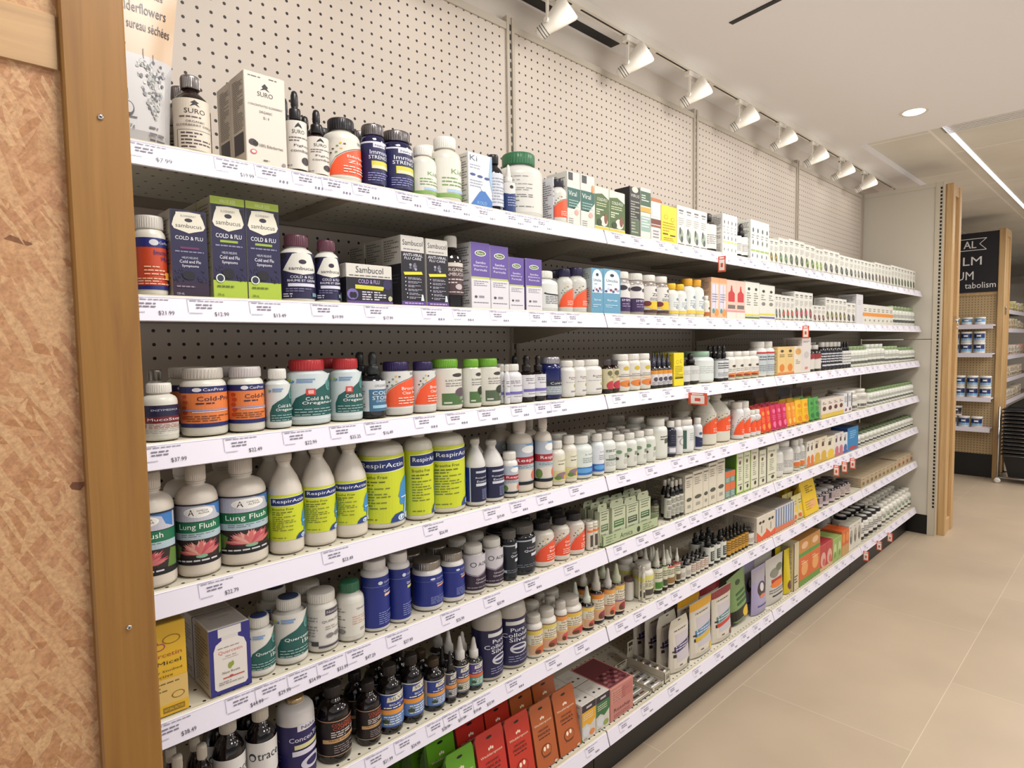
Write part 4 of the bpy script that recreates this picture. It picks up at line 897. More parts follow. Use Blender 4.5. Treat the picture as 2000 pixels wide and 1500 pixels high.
SB = [('p', [(.42, .865), (.5, .90), (.58, .865), (.55, .85), (.62, .82), (.5, .84), (.38, .82), (.45, .85)], '2a2226'), ('t', 'SURO', .5, .78, .38, .05, '2a2226'), ('l', .1, .96, .42, 1, .02, .01, '5a5052'), ('l', .6, .965, .9, 1, .02, .01, '5a5052'), ('t', 'CONCENTRATED ELDERBERRY', .5, .655, .84, .022, '6a5f62'), ('t', 'ORGANIC', .5, .59, .32, .026, '4a3f42'), ('t', '5:1', .5, .53, .14, .026, '4a3f42'),
      ('e', .16, .25, .10, .035, '3a2a30'), ('e', .22, .24, .07, .03, '1c1218'), ('t', '100% Elderberries', .60, .23, .58, .032, '3a2f32'), ('e', .17, .15, .08, .026, 'c8566a'), ('e', .17, .15, .05, .016, 'd9d2c6'), ('l', .4, .08, .7, 1, .02, .012, '5a5052'), ('e', .9, .06, .05, .02, '8a8286')]
I(0, 'box', 562, 146, 'tall white carton with small black figure logo', L=481, dep=.068, body='cfc7ba', ops=SB, k=2, short='tall white carton', sops=[('l', .2, .93, .9, 26, .021, .009, '6f6664'), ('r', .2, .14, .86, .36, '241c30')])
DR = [('r', -.1, 0, 1.1, 1, 'cfc8be'), ('p', [(.42, .90), (.5, .96), (.58, .90), (.62, .84), (.5, .88), (.38, .84)], '1c1618'), ('t', 'SURO', .5, .77, .4, .08, '1c1618'), ('l', .2, .66, .85, 2, .06, .025, '6a6062'), ('t', 'Fights', .6, .48, .5, .06, '2a2426'), ('t', 'combat', .55, .38, .6, .06, '2a2426'), ('e', .72, .18, .15, .08, '2a2226'), ('l', .1, .08, .5, 1, .05, .02, '6a6062')]
I(0, 'drop', 601, 178, 'taller black dropper bottle with white label', L=556, cap='151215', body=DG, lab='cfc8be', ops=DR, lz=(.06, .62), rot=10, short='black dropper bottle', k=2)
I(0, 'drop', 643, 215, 'shorter black dropper bottle with white label', cap='151215', body=DG, lab='cfc8be', ops=DR, lz=(.06, .58), rot=10, short='short dropper bottle', k=2)
I(0, 'bot', 706, 237, 'white bottle with black cap and orange swoosh label', cap='171418', ops=d_now('Elderberry', 'Zinc'), body='cfcabd', lab='cfcabd', rot=8, short='black capped orange label bottle', k=2)
IM = [('r', -.6, 0, 1.6, 1, '1b1a48'), ('r', -.6, .96, 1.6, 1, 'd0ced8'), ('r', .35, .86, .72, .96, 'd0ced8'), ('t', 'Naka', .53, .91, .26, .05, '1c1a30'), ('t', 'Immune', .56, .75, .60, .10, 'e4e4ee'), ('t', 'STRENGTH', .58, .63, .70, .085, 'e4e4ee'), ('r', .3, .36, .95, .54, 'c8c040'), ('r', .32, .36, .93, .44, 'c9c8a8'), ('l', .2, .26, .95, 4, .055, .02, '8a8ac0'), ('r', -.3, .1, -.1, .2, 'c8c8d0')]
I(0, 'jar', 755, 248, 'navy bottle with silver cap and white lettering', n=1, cap='6f6a6a', capmat='metal_cap', body='17163a', bodymat='dark_glass', lab='1b1a48', ops=IM, rot=6, short='left navy bottle', k=2)
I(0, 'jar', 807, 262, 'second navy bottle with silver cap and yellow strip', cap='6f6a6a', capmat='metal_cap', body='17163a', bodymat='dark_glass', lab='1b1a48', ops=IM, rot=2, short='right navy bottle', k=2)
WG = [('r', .0, 0, 1.3, 1, 'd2cfc4'), ('r', -.02, 0, .05, 1, '6a8f4a'), ('r', 0, 0, 1.3, .1, '7aa04e'), ('t', 'Kids', .6, .66, .4, .12, '6a8f4a'), ('l', .2, .5, .9, 3, .09, .03, '6a8f4a'), ('r', -.6, 0, -.02, 1, 'c6bfae'), ('l', -.55, .95, -.06, 12, .078, .035, '8a8478'), ('r', .3, .12, .95, .2, 'a0b8d0')]
I(0, 'bot', 853, 289, 'smaller white bottle with green striped label', body='cbc7ba', lab='d2cfc4', ops=WG, short='small green striped bottle', k=2)
I(0, 'bot', 902, 272, 'larger white bottle with green striped label', body='cbc7ba', lab='d2cfc4', ops=WG, short='large green striped bottle', k=2)
KI = [('t', 'Ki', .22, .90, .3, .10, '4a4a58'), ('l', .06, .78, .7, 2, .05, .015, '8a8c98'), ('e', .18, .60, .12, .025, '3a4a80'), ('e', .48, .585, .12, .025, '3a4a80'), ('e', .78, .57, .12, .025, '3a4a80'), ('l', .06, .5, .6, 3, .05, .015, '9a9ca8'), ('p', [(.96, 1), (1, 1), (1, .3), (.86, .62)], '8fb0cc'), ('p', [(.04, .02), (.45, .30), (.62, .36), (.98, .16), (.98, .02)], '3a6cae'), ('e', .62, .38, .12, .06, 'e0e8f0'), ('t', 'KOLD', .55, .1, .4, .06, '8fb4dc')]
I(0, 'box', 962, 301, 'white carton with blue mountain print', L=912, dep=.05, body='cfd3da', ops=KI, k=2, short='blue mountain carton', side='c6c2b8')
I(0, 'syr', 984, 304, 'slim dark bottle with pale label', cap='1a181c', body='15141c', lab='c5c8d0', ops=[('l', .1, .85, .9, 9, .09, .03, '8a8c98')], lz=(.10, .66), short='slim dark bottle')
I(0, 'nose', 1007, 322, 'small blue bottle with white dropper cap', cap='cfccc4', body='141c3c', lab='1c3468', ops=[('b', [(-.3, .7, 1), (.3, .6, 1), (.7, .65, 1), (1.2, .7, 1)], 'cfccc8'), ('e', .4, .85, .1, .06, '22242c'), ('l', .2, .5, .9, 4, .09, .03, '9aa4c8')], lz=(.06, .62), short='small blue bottle')
I(0, 'bot', 1061, 305, 'big white bottle with green cap', cap='2f6a44', body='d0cec6', lab='d0cec6', ops=[('t', 'THORNE', .9, .90, .3, .04, '3a3a3a'), ('l', -.2, .92, .45, 8, .05, .018, '8a8884'), ('l', -.2, .5, .45, 9, .05, .022, '7a7874'), ('l', .7, .55, 1.05, 4, .08, .02, '8a8884')], short='green capped white bottle')
I(0, 'box', 1078, 345, 'narrow white and purple carton', L=1062, dep=.06, body='c9c8cc', ops=[('r', 0, 0, 1, .38, '3a3a70'), ('l', .1, .8, .9, 3, .1, .04, '4a4860')], short='narrow purple carton')
I(0, 'bot', 1107, 352, 'white bottle with dark cap and orange label', cap='1e1a28', body='d0cec6', lab='d0cec6', ops=d_now(u0=.0), short='dark capped bottle', rot=10, yf=.008, L=1071)
VI = [('r', 0, .32, 1, .70, '2f5f56'), ('p', [(0, .32), (0, .18), (.6, .34), (1, .5), (1, .32)], 'd0cfc6'), ('r', .08, .84, .42, .98, '3a3c3e'), ('t', 'Viral', .4, .60, .62, .09, 'e4e8e2'), ('l', .1, .48, .85, 3, .05, .02, '9ab4ac'), ('e', .7, .26, .16, .05, 'd8a090'), ('l', .1, .14, .8, 3, .04, .015, '8a8c88')]
I(0, 'box', 1134, 336, 'white and dark green carton with grey logo square', L=1107, dep=.08, body='d0cfc6', ops=VI, short='left dark green carton')
I(0, 'box', 1162, 343, 'white and dark green carton beside its twin', dep=.08, body='d0cfc6', ops=VI+[('e', .85, .76, .1, .08, 'd88a5a')], short='right dark green carton', side='d0cfc6')
CF = [('b', [(0, .12, .82), (.5, .12, .86), (1, .12, .74)], '4a6030'), ('r', 0, 0, 1, .10, 'd2b42c'), ('t', 'COLD-FLU', .5, .72, .7, .07, 'e8ead8'), ('l', .1, .64, .8, 2, .05, .02, 'c8cfa8'), ('l', .08, .5, .6, 3, .05, .025, 'e0e4c8'), ('e', .62, .24, .26, .12, 'd6d0c0'), ('e', .74, .3, .12, .12, '7a4a34'), ('e', .3, .2, .16, .08, '2c3a1c')]
I(0, 'box', 1190, 366, 'white and olive carton with yellow foot', L=1162, dep=.05, body='d0d2c2', ops=CF, short='left olive carton')
I(0, 'box', 1221, 375, 'slightly lower white and olive carton with yellow foot', dep=.05, body='d0d2c2', ops=CF, short='right olive carton')
I(0, 'box', 1251, 366, 'tall black carton with pale lettering', L=1230, dep=.06, body='24221f', ops=[('t', 'VIRUS', .5, .83, .8, .06, 'c8c8b8'), ('e', .5, .95, .3, .06, 'c8c4b4'), ('l', .1, .72, .9, 8, .05, .022, 'a8a898'), ('r', .08, .05, .92, .36, '4e5c44'), ('l', .15, .3, .85, 4, .06, .02, 'b0b4a0')], short='black carton', side='1c1a1a', sops=[('l', .3, .9, .7, 6, .06, .02, '5a5650')])
I(0, 'box', 1271, 415, 'lower green and white carton of a stack', dep=.05, body='c9cdc0', ops=[('r', 0, 0, 1, .08, 'd2b42c'), ('r', .05, .3, .95, .85, '8aa498'), ('l', .1, .8, .9, 4, .1, .04, 'dfe2d8')], short='stacked green carton')
I(0, 'box', 1271, 368, 'upper dark green carton of a stack', L=1251, z0='stack', dep=.05, body='c9cdc0', ops=[('r', 0, .25, 1, .85, '35553a'), ('r', 0, .0, 1, .2, 'd09a3a'), ('l', .1, .7, .9, 3, .1, .04, 'dfe2d8')], short='upper green carton')
I(0, 'box', 1291, 388, 'white and brown carton with pale blue panel', dep=.05, body='cfcbc6', ops=[('r', 0, .92, 1, 1, 'a8622e'), ('r', 0, .40, 1, .52, '6a3224'), ('r', 0, .33, 1, .38, '8a4a34'), ('r', .1, .58, .9, .88, 'ccd0dc'), ('l', .2, .26, .8, 3, .07, .03, '8a8490')], short='brown banded carton')
I(0, 'box', 1322, 403, 'bright yellow carton with thin dark script', dep=.04, body='e0c422', ops=[('e', .3, .7, .14, .06, 'b08a18'), ('e', .3, .7, .11, .045, 'e0c422'), ('e', .72, .66, .12, .06, 'b08a18'), ('e', .72, .66, .09, .045, 'e0c422'), ('l', .1, .56, .9, 4, .07, .02, '9a7a14'), ('r', .1, .24, .42, .27, '3a2c10'), ('r', .56, .22, .9, .25, '3a2c10'), ('l', .15, .16, .8, 2, .05, .015, '9a7a14')], short='yellow carton', side='d2b61e')
BT = lambda a, b=None: d_botanic(a, b)
I(0, 'box', 1381, 408, 'tall white carton with a fine plant drawing', n=4, dep=.06, k=2, body='d2cfc6', ops=BT('8a9a86', '4a4a4a'), short='white botanical cartons')
I(0, 'bot', 1400, 420, 'dark topped bottle with white label', cap='1c1a1a', body='26221f', bodymat='dark_glass', lab='d2cfc6', ops=d_white(), short='dark topped bottle', lz=(.1, .70))
I(0, 'box', 1440, 420, 'white carton with a lime stripe', n=4, dep=.07, k=2, body='d3d1ca', ops=[('r', .1, .30, .9, .34, 'b8c050'), ('e', .5, .8, .12, .05, '4a4650'), ('e', .5, .42, .10, .05, '4a4a60'), ('l', .2, .7, .8, 3, .07, .025, '9a9692'), ('e', .5, .14, .08, .04, '5a5a6a')], short='lime striped cartons')
I(0, 'drop', 1461, 436, 'small black capped bottle with white label', n=2, cap='141214', body='1c1814', lab='d3d1ca', ops=d_white(), lz=(.10, .60), short='small black capped bottles')
I(0, 'box', 1502, 433, 'white carton with green and black marks', n=4, dep=.08, k=2, body='d2d4cc', ops=[('r', .05, .22, .95, .27, '9aae5a'), ('e', .5, .75, .15, .06, '2f3a34'), ('e', .5, .45, .13, .06, '44504a'), ('l', .2, .64, .8, 2, .06, .03, '9a9692'), ('e', .4, .12, .1, .05, '5a5a80')], short='green marked cartons')
for (R, tp, n, a, b, nm) in ((1520, 467, 2, '9a8430', '4a4020', 'gold leaf'), (1540, 466, 2, '6f8f5f', '3f5040', 'green leaf'), (1571, 470, 3, '5a6a4a', '2f2f2c', 'dark leaf'), (1592, 479, 2, '7f9a4f', '3a3a34', 'pale leaf'), (1607, 486, 2, '8fae3a', '5a7a2a', 'lime leaf'), (1639, 490, 3, '6a6a64', '35332f', 'grey seed'),
                         (1667, 501, 3, '5f6a66', '2f2c30', 'tall grey leaf'), (1680, 506, 2, '8a9088', '3a383a', 'grey twig'), (1708, 511, 4, '5f5f5c', '2c2a2c', 'dark twig'), (1740, 516, 5, '7a6a5c', '3a302c', 'brown twig'), (1787, 524, 8, '5a6a48', '262a22', 'dark green twig')):
    I(0, 'box', R, tp, 'slim white carton with a %s picture' % nm, n=n, k=2, dep=.05, body='d1cfc4', ops=BT(a, b), short='%s cartons' % nm)
# ================================================================== SECOND SHELF
I(1, 'jar', 328, 424, 'white jar with blue and red label', L=262, body='cfcabd', lab='b8401f', ops=[('r', -.6, .82, 1.6, 1, '1c2468'), ('r', -.6, 0, 1.6, .08, '1c2468'), ('e', .62, .91, .10, .06, 'c8c8d0'), ('t', 'CanPrev', .88, .91, .3, .05, 'c8c8d0'), ('t', 'Immuno', .86, .72, .5, .09, '1c2468'), ('t', 'Multi', .92, .60, .3, .08, '1c2468'), ('l', .4, .45, 1.05, 3, .07, .02, 'e8c8a8'), ('r', .85, .2, 1.1, .34, 'd99a3a'), ('l', .1, .22, 1.0, 3, .05, .018, 'e8c8a8')], rot=20, cap='c9c4bb', short='red label jar')
I(1, 'box', 409, 411, 'dark purple elderberry carton with maroon foot', L=333, dep=.065, body='c4bfb4', ops=d_samb(), k=2, short='purple carton', side='b9b3a6')
I(1, 'box', 484, 386, 'taller purple carton with lime foot, left of the pair', L=417, dep=.072, body='c4bfb4', ops=d_samb(True), k=3, short='left lime topped carton', side='aaa58c', topcol='8f9a4a')
I(1, 'box', 550, 396, 'taller purple carton with lime foot, right of the pair', L=485.5, dep=.072, body='c4bfb4', ops=d_samb(True), k=3, short='right lime topped carton', side='aaa58c', topcol='8f9a4a')
I(1, 'bot', 615, 461, 'white bottle with maroon cap and purple label, left one', cap='5c3340', body='cfccc2', lab='cfccc2', ops=d_sambott(), L=546, k=1, short='left maroon capped bottle', lz=(.05, .72), rot=6)
I(1, 'bot', 664, 471, 'white bottle with maroon cap and purple label, right one', cap='5c3340', body='cfccc2', lab='cfccc2', ops=d_sambott(), k=1, short='right maroon capped bottle', lz=(.05, .72), rot=6)
I(1, 'box', 767, 517, 'wide white and black carton lying low', L=677, dep=.07, body='ccc8bf', side='bdb8ae', sops=[('r', 0, 0, 1, .66, '1a1820'), ('r', .3, .06, .7, .28, 'c8c4bb')], ops=[('r', 0, 0, 1, .66, '1b1824'), ('t', 'Sambucol', .5, .86, .60, .16, '26222c'), ('l', .06, .72, .96, 1, .05, .02, '4a4650'), ('t', 'COLD & FLU', .48, .57, .46, .10, 'b8a4e0'), ('p', [(.18, .38), (.78, .36), (.82, .46), (.18, .48)], 'c9c43a'),
   ('e', .88, .52, .1, .14, '2f2850'), ('e', .12, .24, .12, .14, '6f62a0'), ('e', .10, .22, .05, .08, '1a1424'), ('e', .16, .22, .05, .08, '1a1424'), ('l', .32, .32, .55, 4, .06, .03, 'c8c4d0'), ('l', .58, .32, .86, 4, .06, .03, 'c8c4d0'), ('r', 0, 0, 1, .08, '5a4288'), ('e', .94, .16, .05, .07, 'b8b890')], short='wide low carton')
I(1, 'box', 831, 461, 'tall black carton with white top and yellow strip, left one', L=785, dep=.075, body='c4c0b8', ops=d_sambucol(), k=3, short='left black and white carton', side='b5b0a6', sops=[('r', 0, 0, 1, .60, '1a1820'), ('l', .1, .95, .9, 9, .035, .016, '6a6660'), ('l', .1, .5, .9, 4, .05, .015, '4a4850')])
I(1, 'box', 877, 468, 'tall black carton with white top and yellow strip, right one', L=834, dep=.075, body='c4c0b8', ops=d_sambucol(), k=3, short='right black and white carton', side='b5b0a6')
I(1, 'syr', 905, 462, 'dark syrup bottle with white cap', cap='cfccc2', body='100c0e', lab='4a3438', ops=[('r', -.3, .88, 1.4, 1, 'c8c0b4'), ('t', 'ORGANIC', .5, .78, .66, .10, 'dcd4cc'), ('t', 'SAMBUCUS', .5, .64, .66, .10, 'dcd4cc'), ('l', .2, .5, .9, 2, .1, .04, 'c8bcb8'), ('e', .6, .25, .12, .09, 'b8acac'), ('l', .2, .1, .9, 1, .1, .03, 'c8bcb8')], rot=15, lz=(.18, .62), short='white capped syrup bottle')
I(1, 'box', 958, 474, 'tall lilac and grey carton, leftmost', L=921, dep=.07, body='c6c3c2', ops=d_flora(), k=2, short='leftmost lilac carton', topcol='5f4a94')
I(1, 'box', 994, 481, 'tall lilac and grey carton, second along', dep=.07, body='c6c3c2', ops=d_flora(), k=2, short='second lilac carton', topcol='5f4a94', side='c6c3c2')
I(1, 'box', 1024, 503, 'shorter lilac and grey carton, third along', dep=.06, body='c6c3c2', ops=d_flora(), k=2, short='third lilac carton', topcol='5f4a94', side='5f4a94')
I(1, 'box', 1059, 506, 'shorter lilac and grey carton, rightmost', L=1028, dep=.06, body='c6c3c2', ops=d_flora(), k=2, short='rightmost lilac carton', topcol='5f4a94', side='5f4a94')
I(1, 'bot', 1090, 531, 'white bottle with black swoosh mark', body='d0d2ce', lab='d0d2ce', ops=[('e', .6, .62, .34, .09, '22222a'), ('e', .6, .65, .30, .06, 'd0d2ce'), ('l', .3, .5, .9, 5, .07, .03, '6a6a6e'), ('e', .85, .12, .1, .07, '4a4a50'), ('l', -.3, .9, .05, 10, .08, .035, '8a8a88')], short='black swoosh bottle')
I(1, 'bot', 1119, 526, 'purple capped white bottle with orange label, left one', cap='221c40', body='c5c4bb', lab='c5c4bb', ops=d_now(u0=.05), short='left purple capped bottle', rot=12, k=2)
I(1, 'bot', 1146, 524, 'purple capped white bottle with orange label, right one', cap='221c40', body='c5c4bb', lab='c5c4bb', ops=d_now(u0=.05), short='right purple capped bottle', rot=-5, k=2)
UM = [('r', 0, 0, 1, 1, '5c92ae'), ('e', .5, .78, .44, .20, 'd0dbe0'), ('r', .06, .46, .94, .8, 'd0dbe0'), ('e', .5, .86, .12, .035, '1c2c40'), ('t', 'Umcka', .5, .74, .66, .06, '1c2c40'), ('l', .25, .66, .75, 1, .03, .014, '6a7a88')]+[('e', .15+.14*i, .50+.03*((i*2) % 3), .08, .028, ['3a3a70', 'b8c4d4', '8a3048', '4a4a88', '7a2a48', '9aa8c8'][i]) for i in range(6)]+[('t', 'Syrup', .5, .30, .6, .05, 'e0ecf0'), ('l', .1, .2, .9, 2, .04, .016, 'c0d8e4')]
I(1, 'box', 1178, 524, 'light blue carton with white dome and berries, left one', L=1151, dep=.07, body='8fb0bc', ops=UM, k=2, short='left light blue carton', side='a4acaa')
I(1, 'box', 1212, 526, 'light blue carton with white dome and berries, right one', dep=.07, body='8fb0bc', ops=UM, k=2, short='right light blue carton', side='a4acaa')
PJ = [('r', -.3, 0, 1.3, .52, '34204a'), ('b', [(-.3, .48, .55), (.3, .5, .62), (.7, .48, .55), (1.3, .5, .58)], 'd0ccc8'), ('e', .6, .80, .10, .07, '4a4450'), ('e', .3, .85, .18, .09, '2c2430'), ('t', 'IMMUNE', .62, .40, .66, .08, 'd8cce0'), ('l', .3, .28, .9, 2, .08, .03, '9a86ac')]
I(1, 'jar', 1258, 534, 'white capped jar with dark purple label', n=2, body='9a948e', bodymat='dark_glass', lab='d0ccc8', ops=PJ, k=2, short='purple label jars')
ZJ = [('e', .6, .86, .10, .06, '4a4450'), ('t', 'Zinc', .62, .68, .5, .11, '2c2830'), ('l', .3, .56, .95, 2, .06, .03, '8a8682'), ('e', .5, .28, .36, .16, 'd9b430'), ('e', .75, .38, .08, .1, '2c201c'), ('e', .2, .34, .14, .1, '6a2a24'), ('r', -.3, 0, 1.3, .10, '4a2c1c')]
I(1, 'jar', 1306, 540, 'white capped jar with yellow fruit label', n=2, body='8a8078', bodymat='dark_glass', lab='d2cfc8', ops=ZJ, k=2, short='yellow fruit jars')
YJ = [('e', .55, .75, .10, .07, '6a7a8a'), ('l', .3, .6, .85, 3, .1, .03, '9aa4a8'), ('e', .55, .35, .14, .1, '9aa4b0'), ('r', -.3, 0, 1.3, .16, 'd9b94a')]
I(1, 'bot', 1341, 555, 'short bottle with yellow cap', n=2, cap='dcae22', body='d2d0c4', lab='d4d6d2', ops=YJ, k=1, short='short yellow capped bottles')
I(1, 'bot', 1375, 546, 'taller bottle with orange yellow cap', n=2, cap='dba024', body='d2d0c4', lab='d4d6d2', ops=YJ, k=2, short='taller yellow capped bottles')
I(1, 'bot', 1386, 578, 'tiny white and orange bottle', body='d2d0c4', lab='d2d0c4', ops=[('r', -.3, 0, 1.3, .3, 'b0602a'), ('e', .6, .6, .2, .1, '3a3a3a')], short='tiny orange bottle')
OR = [('r', 0, .88, 1, 1, 'd99a6a'), ('r', .1, .14, .5, .84, 'c4c4d4'), ('r', .55, .14, .9, .84, 'cfc2c0'), ('e', .3, .18, .16, .06, '3a8a80'), ('e', .7, .14, .26, .10, 'e08a4a'), ('l', .15, .6, .85, 4, .06, .02, '7a7a98')]
I(1, 'box', 1419, 543, 'peach coloured carton with small pictures', n=2, L=1385, dep=.08, k=2, body='d6ab88', ops=OR, short='peach cartons', side='c8a488')
I(1, 'box', 1455, 548, 'pink carton with a red panel', n=2, dep=.08, k=2, body='dcb4a4', ops=[('p', [(.15, .44), (.85, .44), (.85, .66), (.62, .72), (.55, .86), (.45, .86), (.38, .72), (.15, .66)], 'b82c2c'), ('r', .12, .26, .9, .36, '6a625c'), ('r', 0, .18, 1, .22, 'e08a90'), ('r', 0, 0, 1, .17, 'd4cfc4')], short='pink cartons')
I(1, 'box', 1483, 550, 'white carton with black crest and yellow foot', n=2, dep=.07, k=2, body='d2d0c4', ops=[('r', 0, .98, 1, 1, '1c1c1c'), ('e', .5, .80, .18, .04, '1c1c1c'), ('l', .2, .7, .8, 6, .06, .022, '6a665e'), ('r', 0, .10, 1, .14, 'cfc23a'), ('r', 0, .03, 1, .07, '3f6a34')], short='yellow footed cartons')
I(1, 'box', 1513, 556, 'white carton with black crest and violet foot', n=2, dep=.07, k=2, body='d2d0c6', ops=[('r', 0, .98, 1, 1, '1c1c1c'), ('e', .5, .80, .18, .04, '1c1c1c'), ('l', .2, .7, .8, 3, .06, .022, '6a665e'), ('e', .5, .45, .25, .05, '7a766e'), ('r', 0, .14, 1, .18, 'cfc23a'), ('r', 0, .05, 1, .09, '4a4a90')], short='violet footed cartons')
for (R, tp, n, a, b, nm, L) in ((1526, 575, 2, '7a7f78', '3a3a3a', 'grey berry', None), (1551, 578, 3, 'c4504a', '2f6a4a', 'red and green fruit', None), (1587, 571, 4, 'b8485a', '2c5a44', 'red bloom', None), (1612, 597, 3, '9a7a70', '5a3a34', 'small rose', None), (1653, 583, 5, '8a9058', '5a3440', 'olive plum', None), (1671, 592, 2, '6a6864', '3a3a3a', 'grey bud', None)):
    I(1, 'box', R, tp, 'slim white carton with a %s picture' % nm, n=n, k=3, dep=.06, body='d1cfc6', ops=BT(a, b), short='%s cartons' % nm)
I(1, 'box', 1685, 575, 'tall plain pale carton', L=1672, dep=.10, k=2, body='c9c6c8', ops=[('l', .2, .8, .8, 3, .06, .02, 'a8a4a4')], short='tall plain carton')
I(1, 'box', 1744, 597, 'white carton with an orange band', n=7, dep=.06, k=2, body='d0cec2', ops=[('r', 0, .40, 1, .58, 'd98a34'), ('l', .2, .8, .8, 2, .1, .05, '8a8682'), ('e', .5, .2, .15, .06, '8a8682')], short='orange banded cartons')
I(1, 'bot', 1787, 600, 'small white bottle with green or white cap', n=7, k=2, cap='84966a', body='cccdc2', lab='cccdc2', ops=[('r', -.3, .1, 1.3, .35, '4a4a48'), ('l', .2, .8, .8, 3, .1, .05, '8a8a84')], short='small green capped bottles')
# ================================================================== THIRD SHELF
I(2, 'bot', 349, 748, 'white bottle with navy and red label', L=276, body='cfccc0', lab='cfccc0', ops=[('r', -.6, .62, 1.6, 1, '1d1c3c'), ('r', -.6, .40, 1.6, .62, '6a1f24'), ('t', 'ENZYMEDICA', .62, .84, .56, .06, 'c8c8d4'), ('t', 'MucoStop', .62, .51, .72, .12, 'e8dcdc'), ('e', .10, .53, .09, .06, 'd8c8c8'), ('r', .06, .24, .22, .37, '8a2c2c'), ('l', .28, .36, .95, 3, .05, .02, '8a3434'), ('l', .1, .2, .95, 3, .06, .018, '8a8682')], lz=(.10, .62), rot=16, short='navy and red label bottle')
I(2, 'jar', 322, 722, 'tall silver capped jar half hidden behind the front bottle', L=290, yf=.10, cap='8d8880', capmat='metal_cap', body='a8a49a', lab='6a6878', ops=[], short='hidden silver capped jar', k=1)
cur[2] = px2x(350, .04, SZ[2])
I(2, 'jar', 445, 718, 'large silver capped jar with orange label, left one', L=352, body='cfccc0', capmat='plastic', cap='bdb6ac', lab='cfccc0', ops=d_pro('Cold-Pro'), rot=14, short='left orange label jar', lz=(.13, .73), k=2)
I(2, 'jar', 517, 716, 'large silver capped jar with orange label, right one', cap='bdb6b4', body='cfccc0', lab='cfccc0', ops=d_pro('Cold-Pro'), rot=4, short='right orange label jar', lz=(.13, .73), k=2)
I(2, 'bot', 569, 720, 'white capped bottle with dark teal label', body='cdd0cc', lab='cdd0cc', ops=d_teal('Cold & Flu', 'Oregano-8'), rot=16, lz=(.06, .74), short='white capped teal bottle', k=1)
I(2, 'pkr', 646, 702, 'red capped bottle with dark teal label, left one', cap='b02c30', body='c6d0d0', lab='c6d0d0', ops=d_teal('Cold & Flu', 'Oregano-8', red=True), rot=22, lz=(.08, .78), short='left red capped bottle')
I(2, 'pkr', 708, 700, 'red capped bottle with dark teal label, right one', cap='b02c30', body='c6d0d0', lab='c6d0d0', ops=d_teal('Cold & Flu', 'Oregano-8', red=True), rot=22, lz=(.08, .78), short='right red capped bottle', k=2)
I(2, 'drop', 754, 687, 'dark dropper bottle with white and blue label', cap='1f2424', body='141518', lab='c9cbcc', ops=[('r', .30, 0, 1.1, .72, '3f6a88'), ('t', 'ORGANIC', .66, .84, .4, .08, '8a8c90'), ('t', 'COLD', .70, .60, .60, .12, 'e0e8ec'), ('t', 'STORM', .70, .44, .62, .12, 'e0e8ec'), ('t', 'DROPS', .68, .33, .36, .06, 'c0d4e0'), ('r', .4, .10, 1.0, .20, '9ac0d4'), ('l', -.2, .85, .2, 9, .085, .04, '7a7a7c')], lz=(.10, .56), rot=18, short='blue label dropper', k=2)
I(2, 'pkr', 807, 706, 'purple capped bottle with big orange label, left one', cap='2a1c4c', body='cdcdc8', lab='cdcdc8', ops=d_now('Bronchial', 'Clear Max', u0=.05), rot=10, short='left purple capped bottle', lz=(.12, .82), k=1)
I(2, 'pkr', 852, 706, 'purple capped bottle with big orange label, right one', cap='2a1c4c', body='cdcdc8', lab='cdcdc8', ops=d_now('Bronchial', 'Clear Max', u0=.05), rot=0, short='right purple capped bottle', lz=(.12, .82), k=1)
for R, tp, w1, nn, art in ((903, 701, 'left', 'LICORICE', '5a4a54'), (940, 701, 'middle', 'ELDERBERRY', '23301c'), (978, 700, 'right', 'ELDER LEAF', '2c3426')):
    I(2, 'pkr', R, tp, 'lime capped white bottle with green foot label, %s one' % w1, cap='6aa02c', body='cfccc0', lab='cfccc0', ops=[('e', .58, .84, .14, .05, '3a3638'), ('t', nn, .58, .70, .56, .045, '4a4448'), ('l', .3, .63, .86, 2, .06, .02, '7a7478'), ('r', .22, .05, 1.2, .36, '4a6a3c' if w1 != 'right' else '4c5a44'), ('r', .62, .18, 1.2, .36, '8a9080'), ('e', .66, .38, .16, .12, art), ('r', .7, .09, .98, .14, 'b8c0b0'), ('r', .26, .09, .42, .13, 'c8ccc0'), ('r', -.4, .1, -.05, .2, '6a5a50')], rot=2, lz=(.06, .80), short='%s lime capped bottle' % w1, k=1)
SM = [('l', .2, .85, .95, 2, .08, .03, '6a6670'), ('t', 'Elderberry', .6, .62, .6, .07, '5a5660'), ('r', .1, .24, 1.1, .36, '6a62a8'), ('l', -.3, .9, .0, 8, .1, .04, '8a8688'), ('l', .3, .16, .9, 1, .1, .03, '8a8688')]
I(2, 'bot', 996, 712, 'small white bottle with thin violet band, left one', body='d0ced0', lab='d0ced0', ops=SM, short='left violet banded bottle', k=2)
I(2, 'bot', 1020, 711, 'small white bottle with thin violet band, right one', body='d0ced0', lab='d0ced0', ops=SM, short='right violet banded bottle', k=2)
I(2, 'drop', 1067, 694, 'dark dropper bottle with violet banded white label', n=2, cap='1c1614', body='1a1210', lab='cfcdcf', ops=SM, lz=(.10, .58), short='violet banded droppers', k=2)
I(2, 'jar', 1097, 697, 'cobalt blue bottle with silver lid', cap='b0acb0', capmat='metal_cap', body='161c52', bodymat='dark_glass', lab='8f979c', ops=[('r', -.6, .62, 1.6, 1, '1a1c2c'), ('t', 'Cold & Flu', .6, .80, .7, .16, 'd0d4dc'), ('l', .1, .5, .95, 3, .13, .05, 'c4cacc')], lz=(.10, .44), short='cobalt blue bottle')
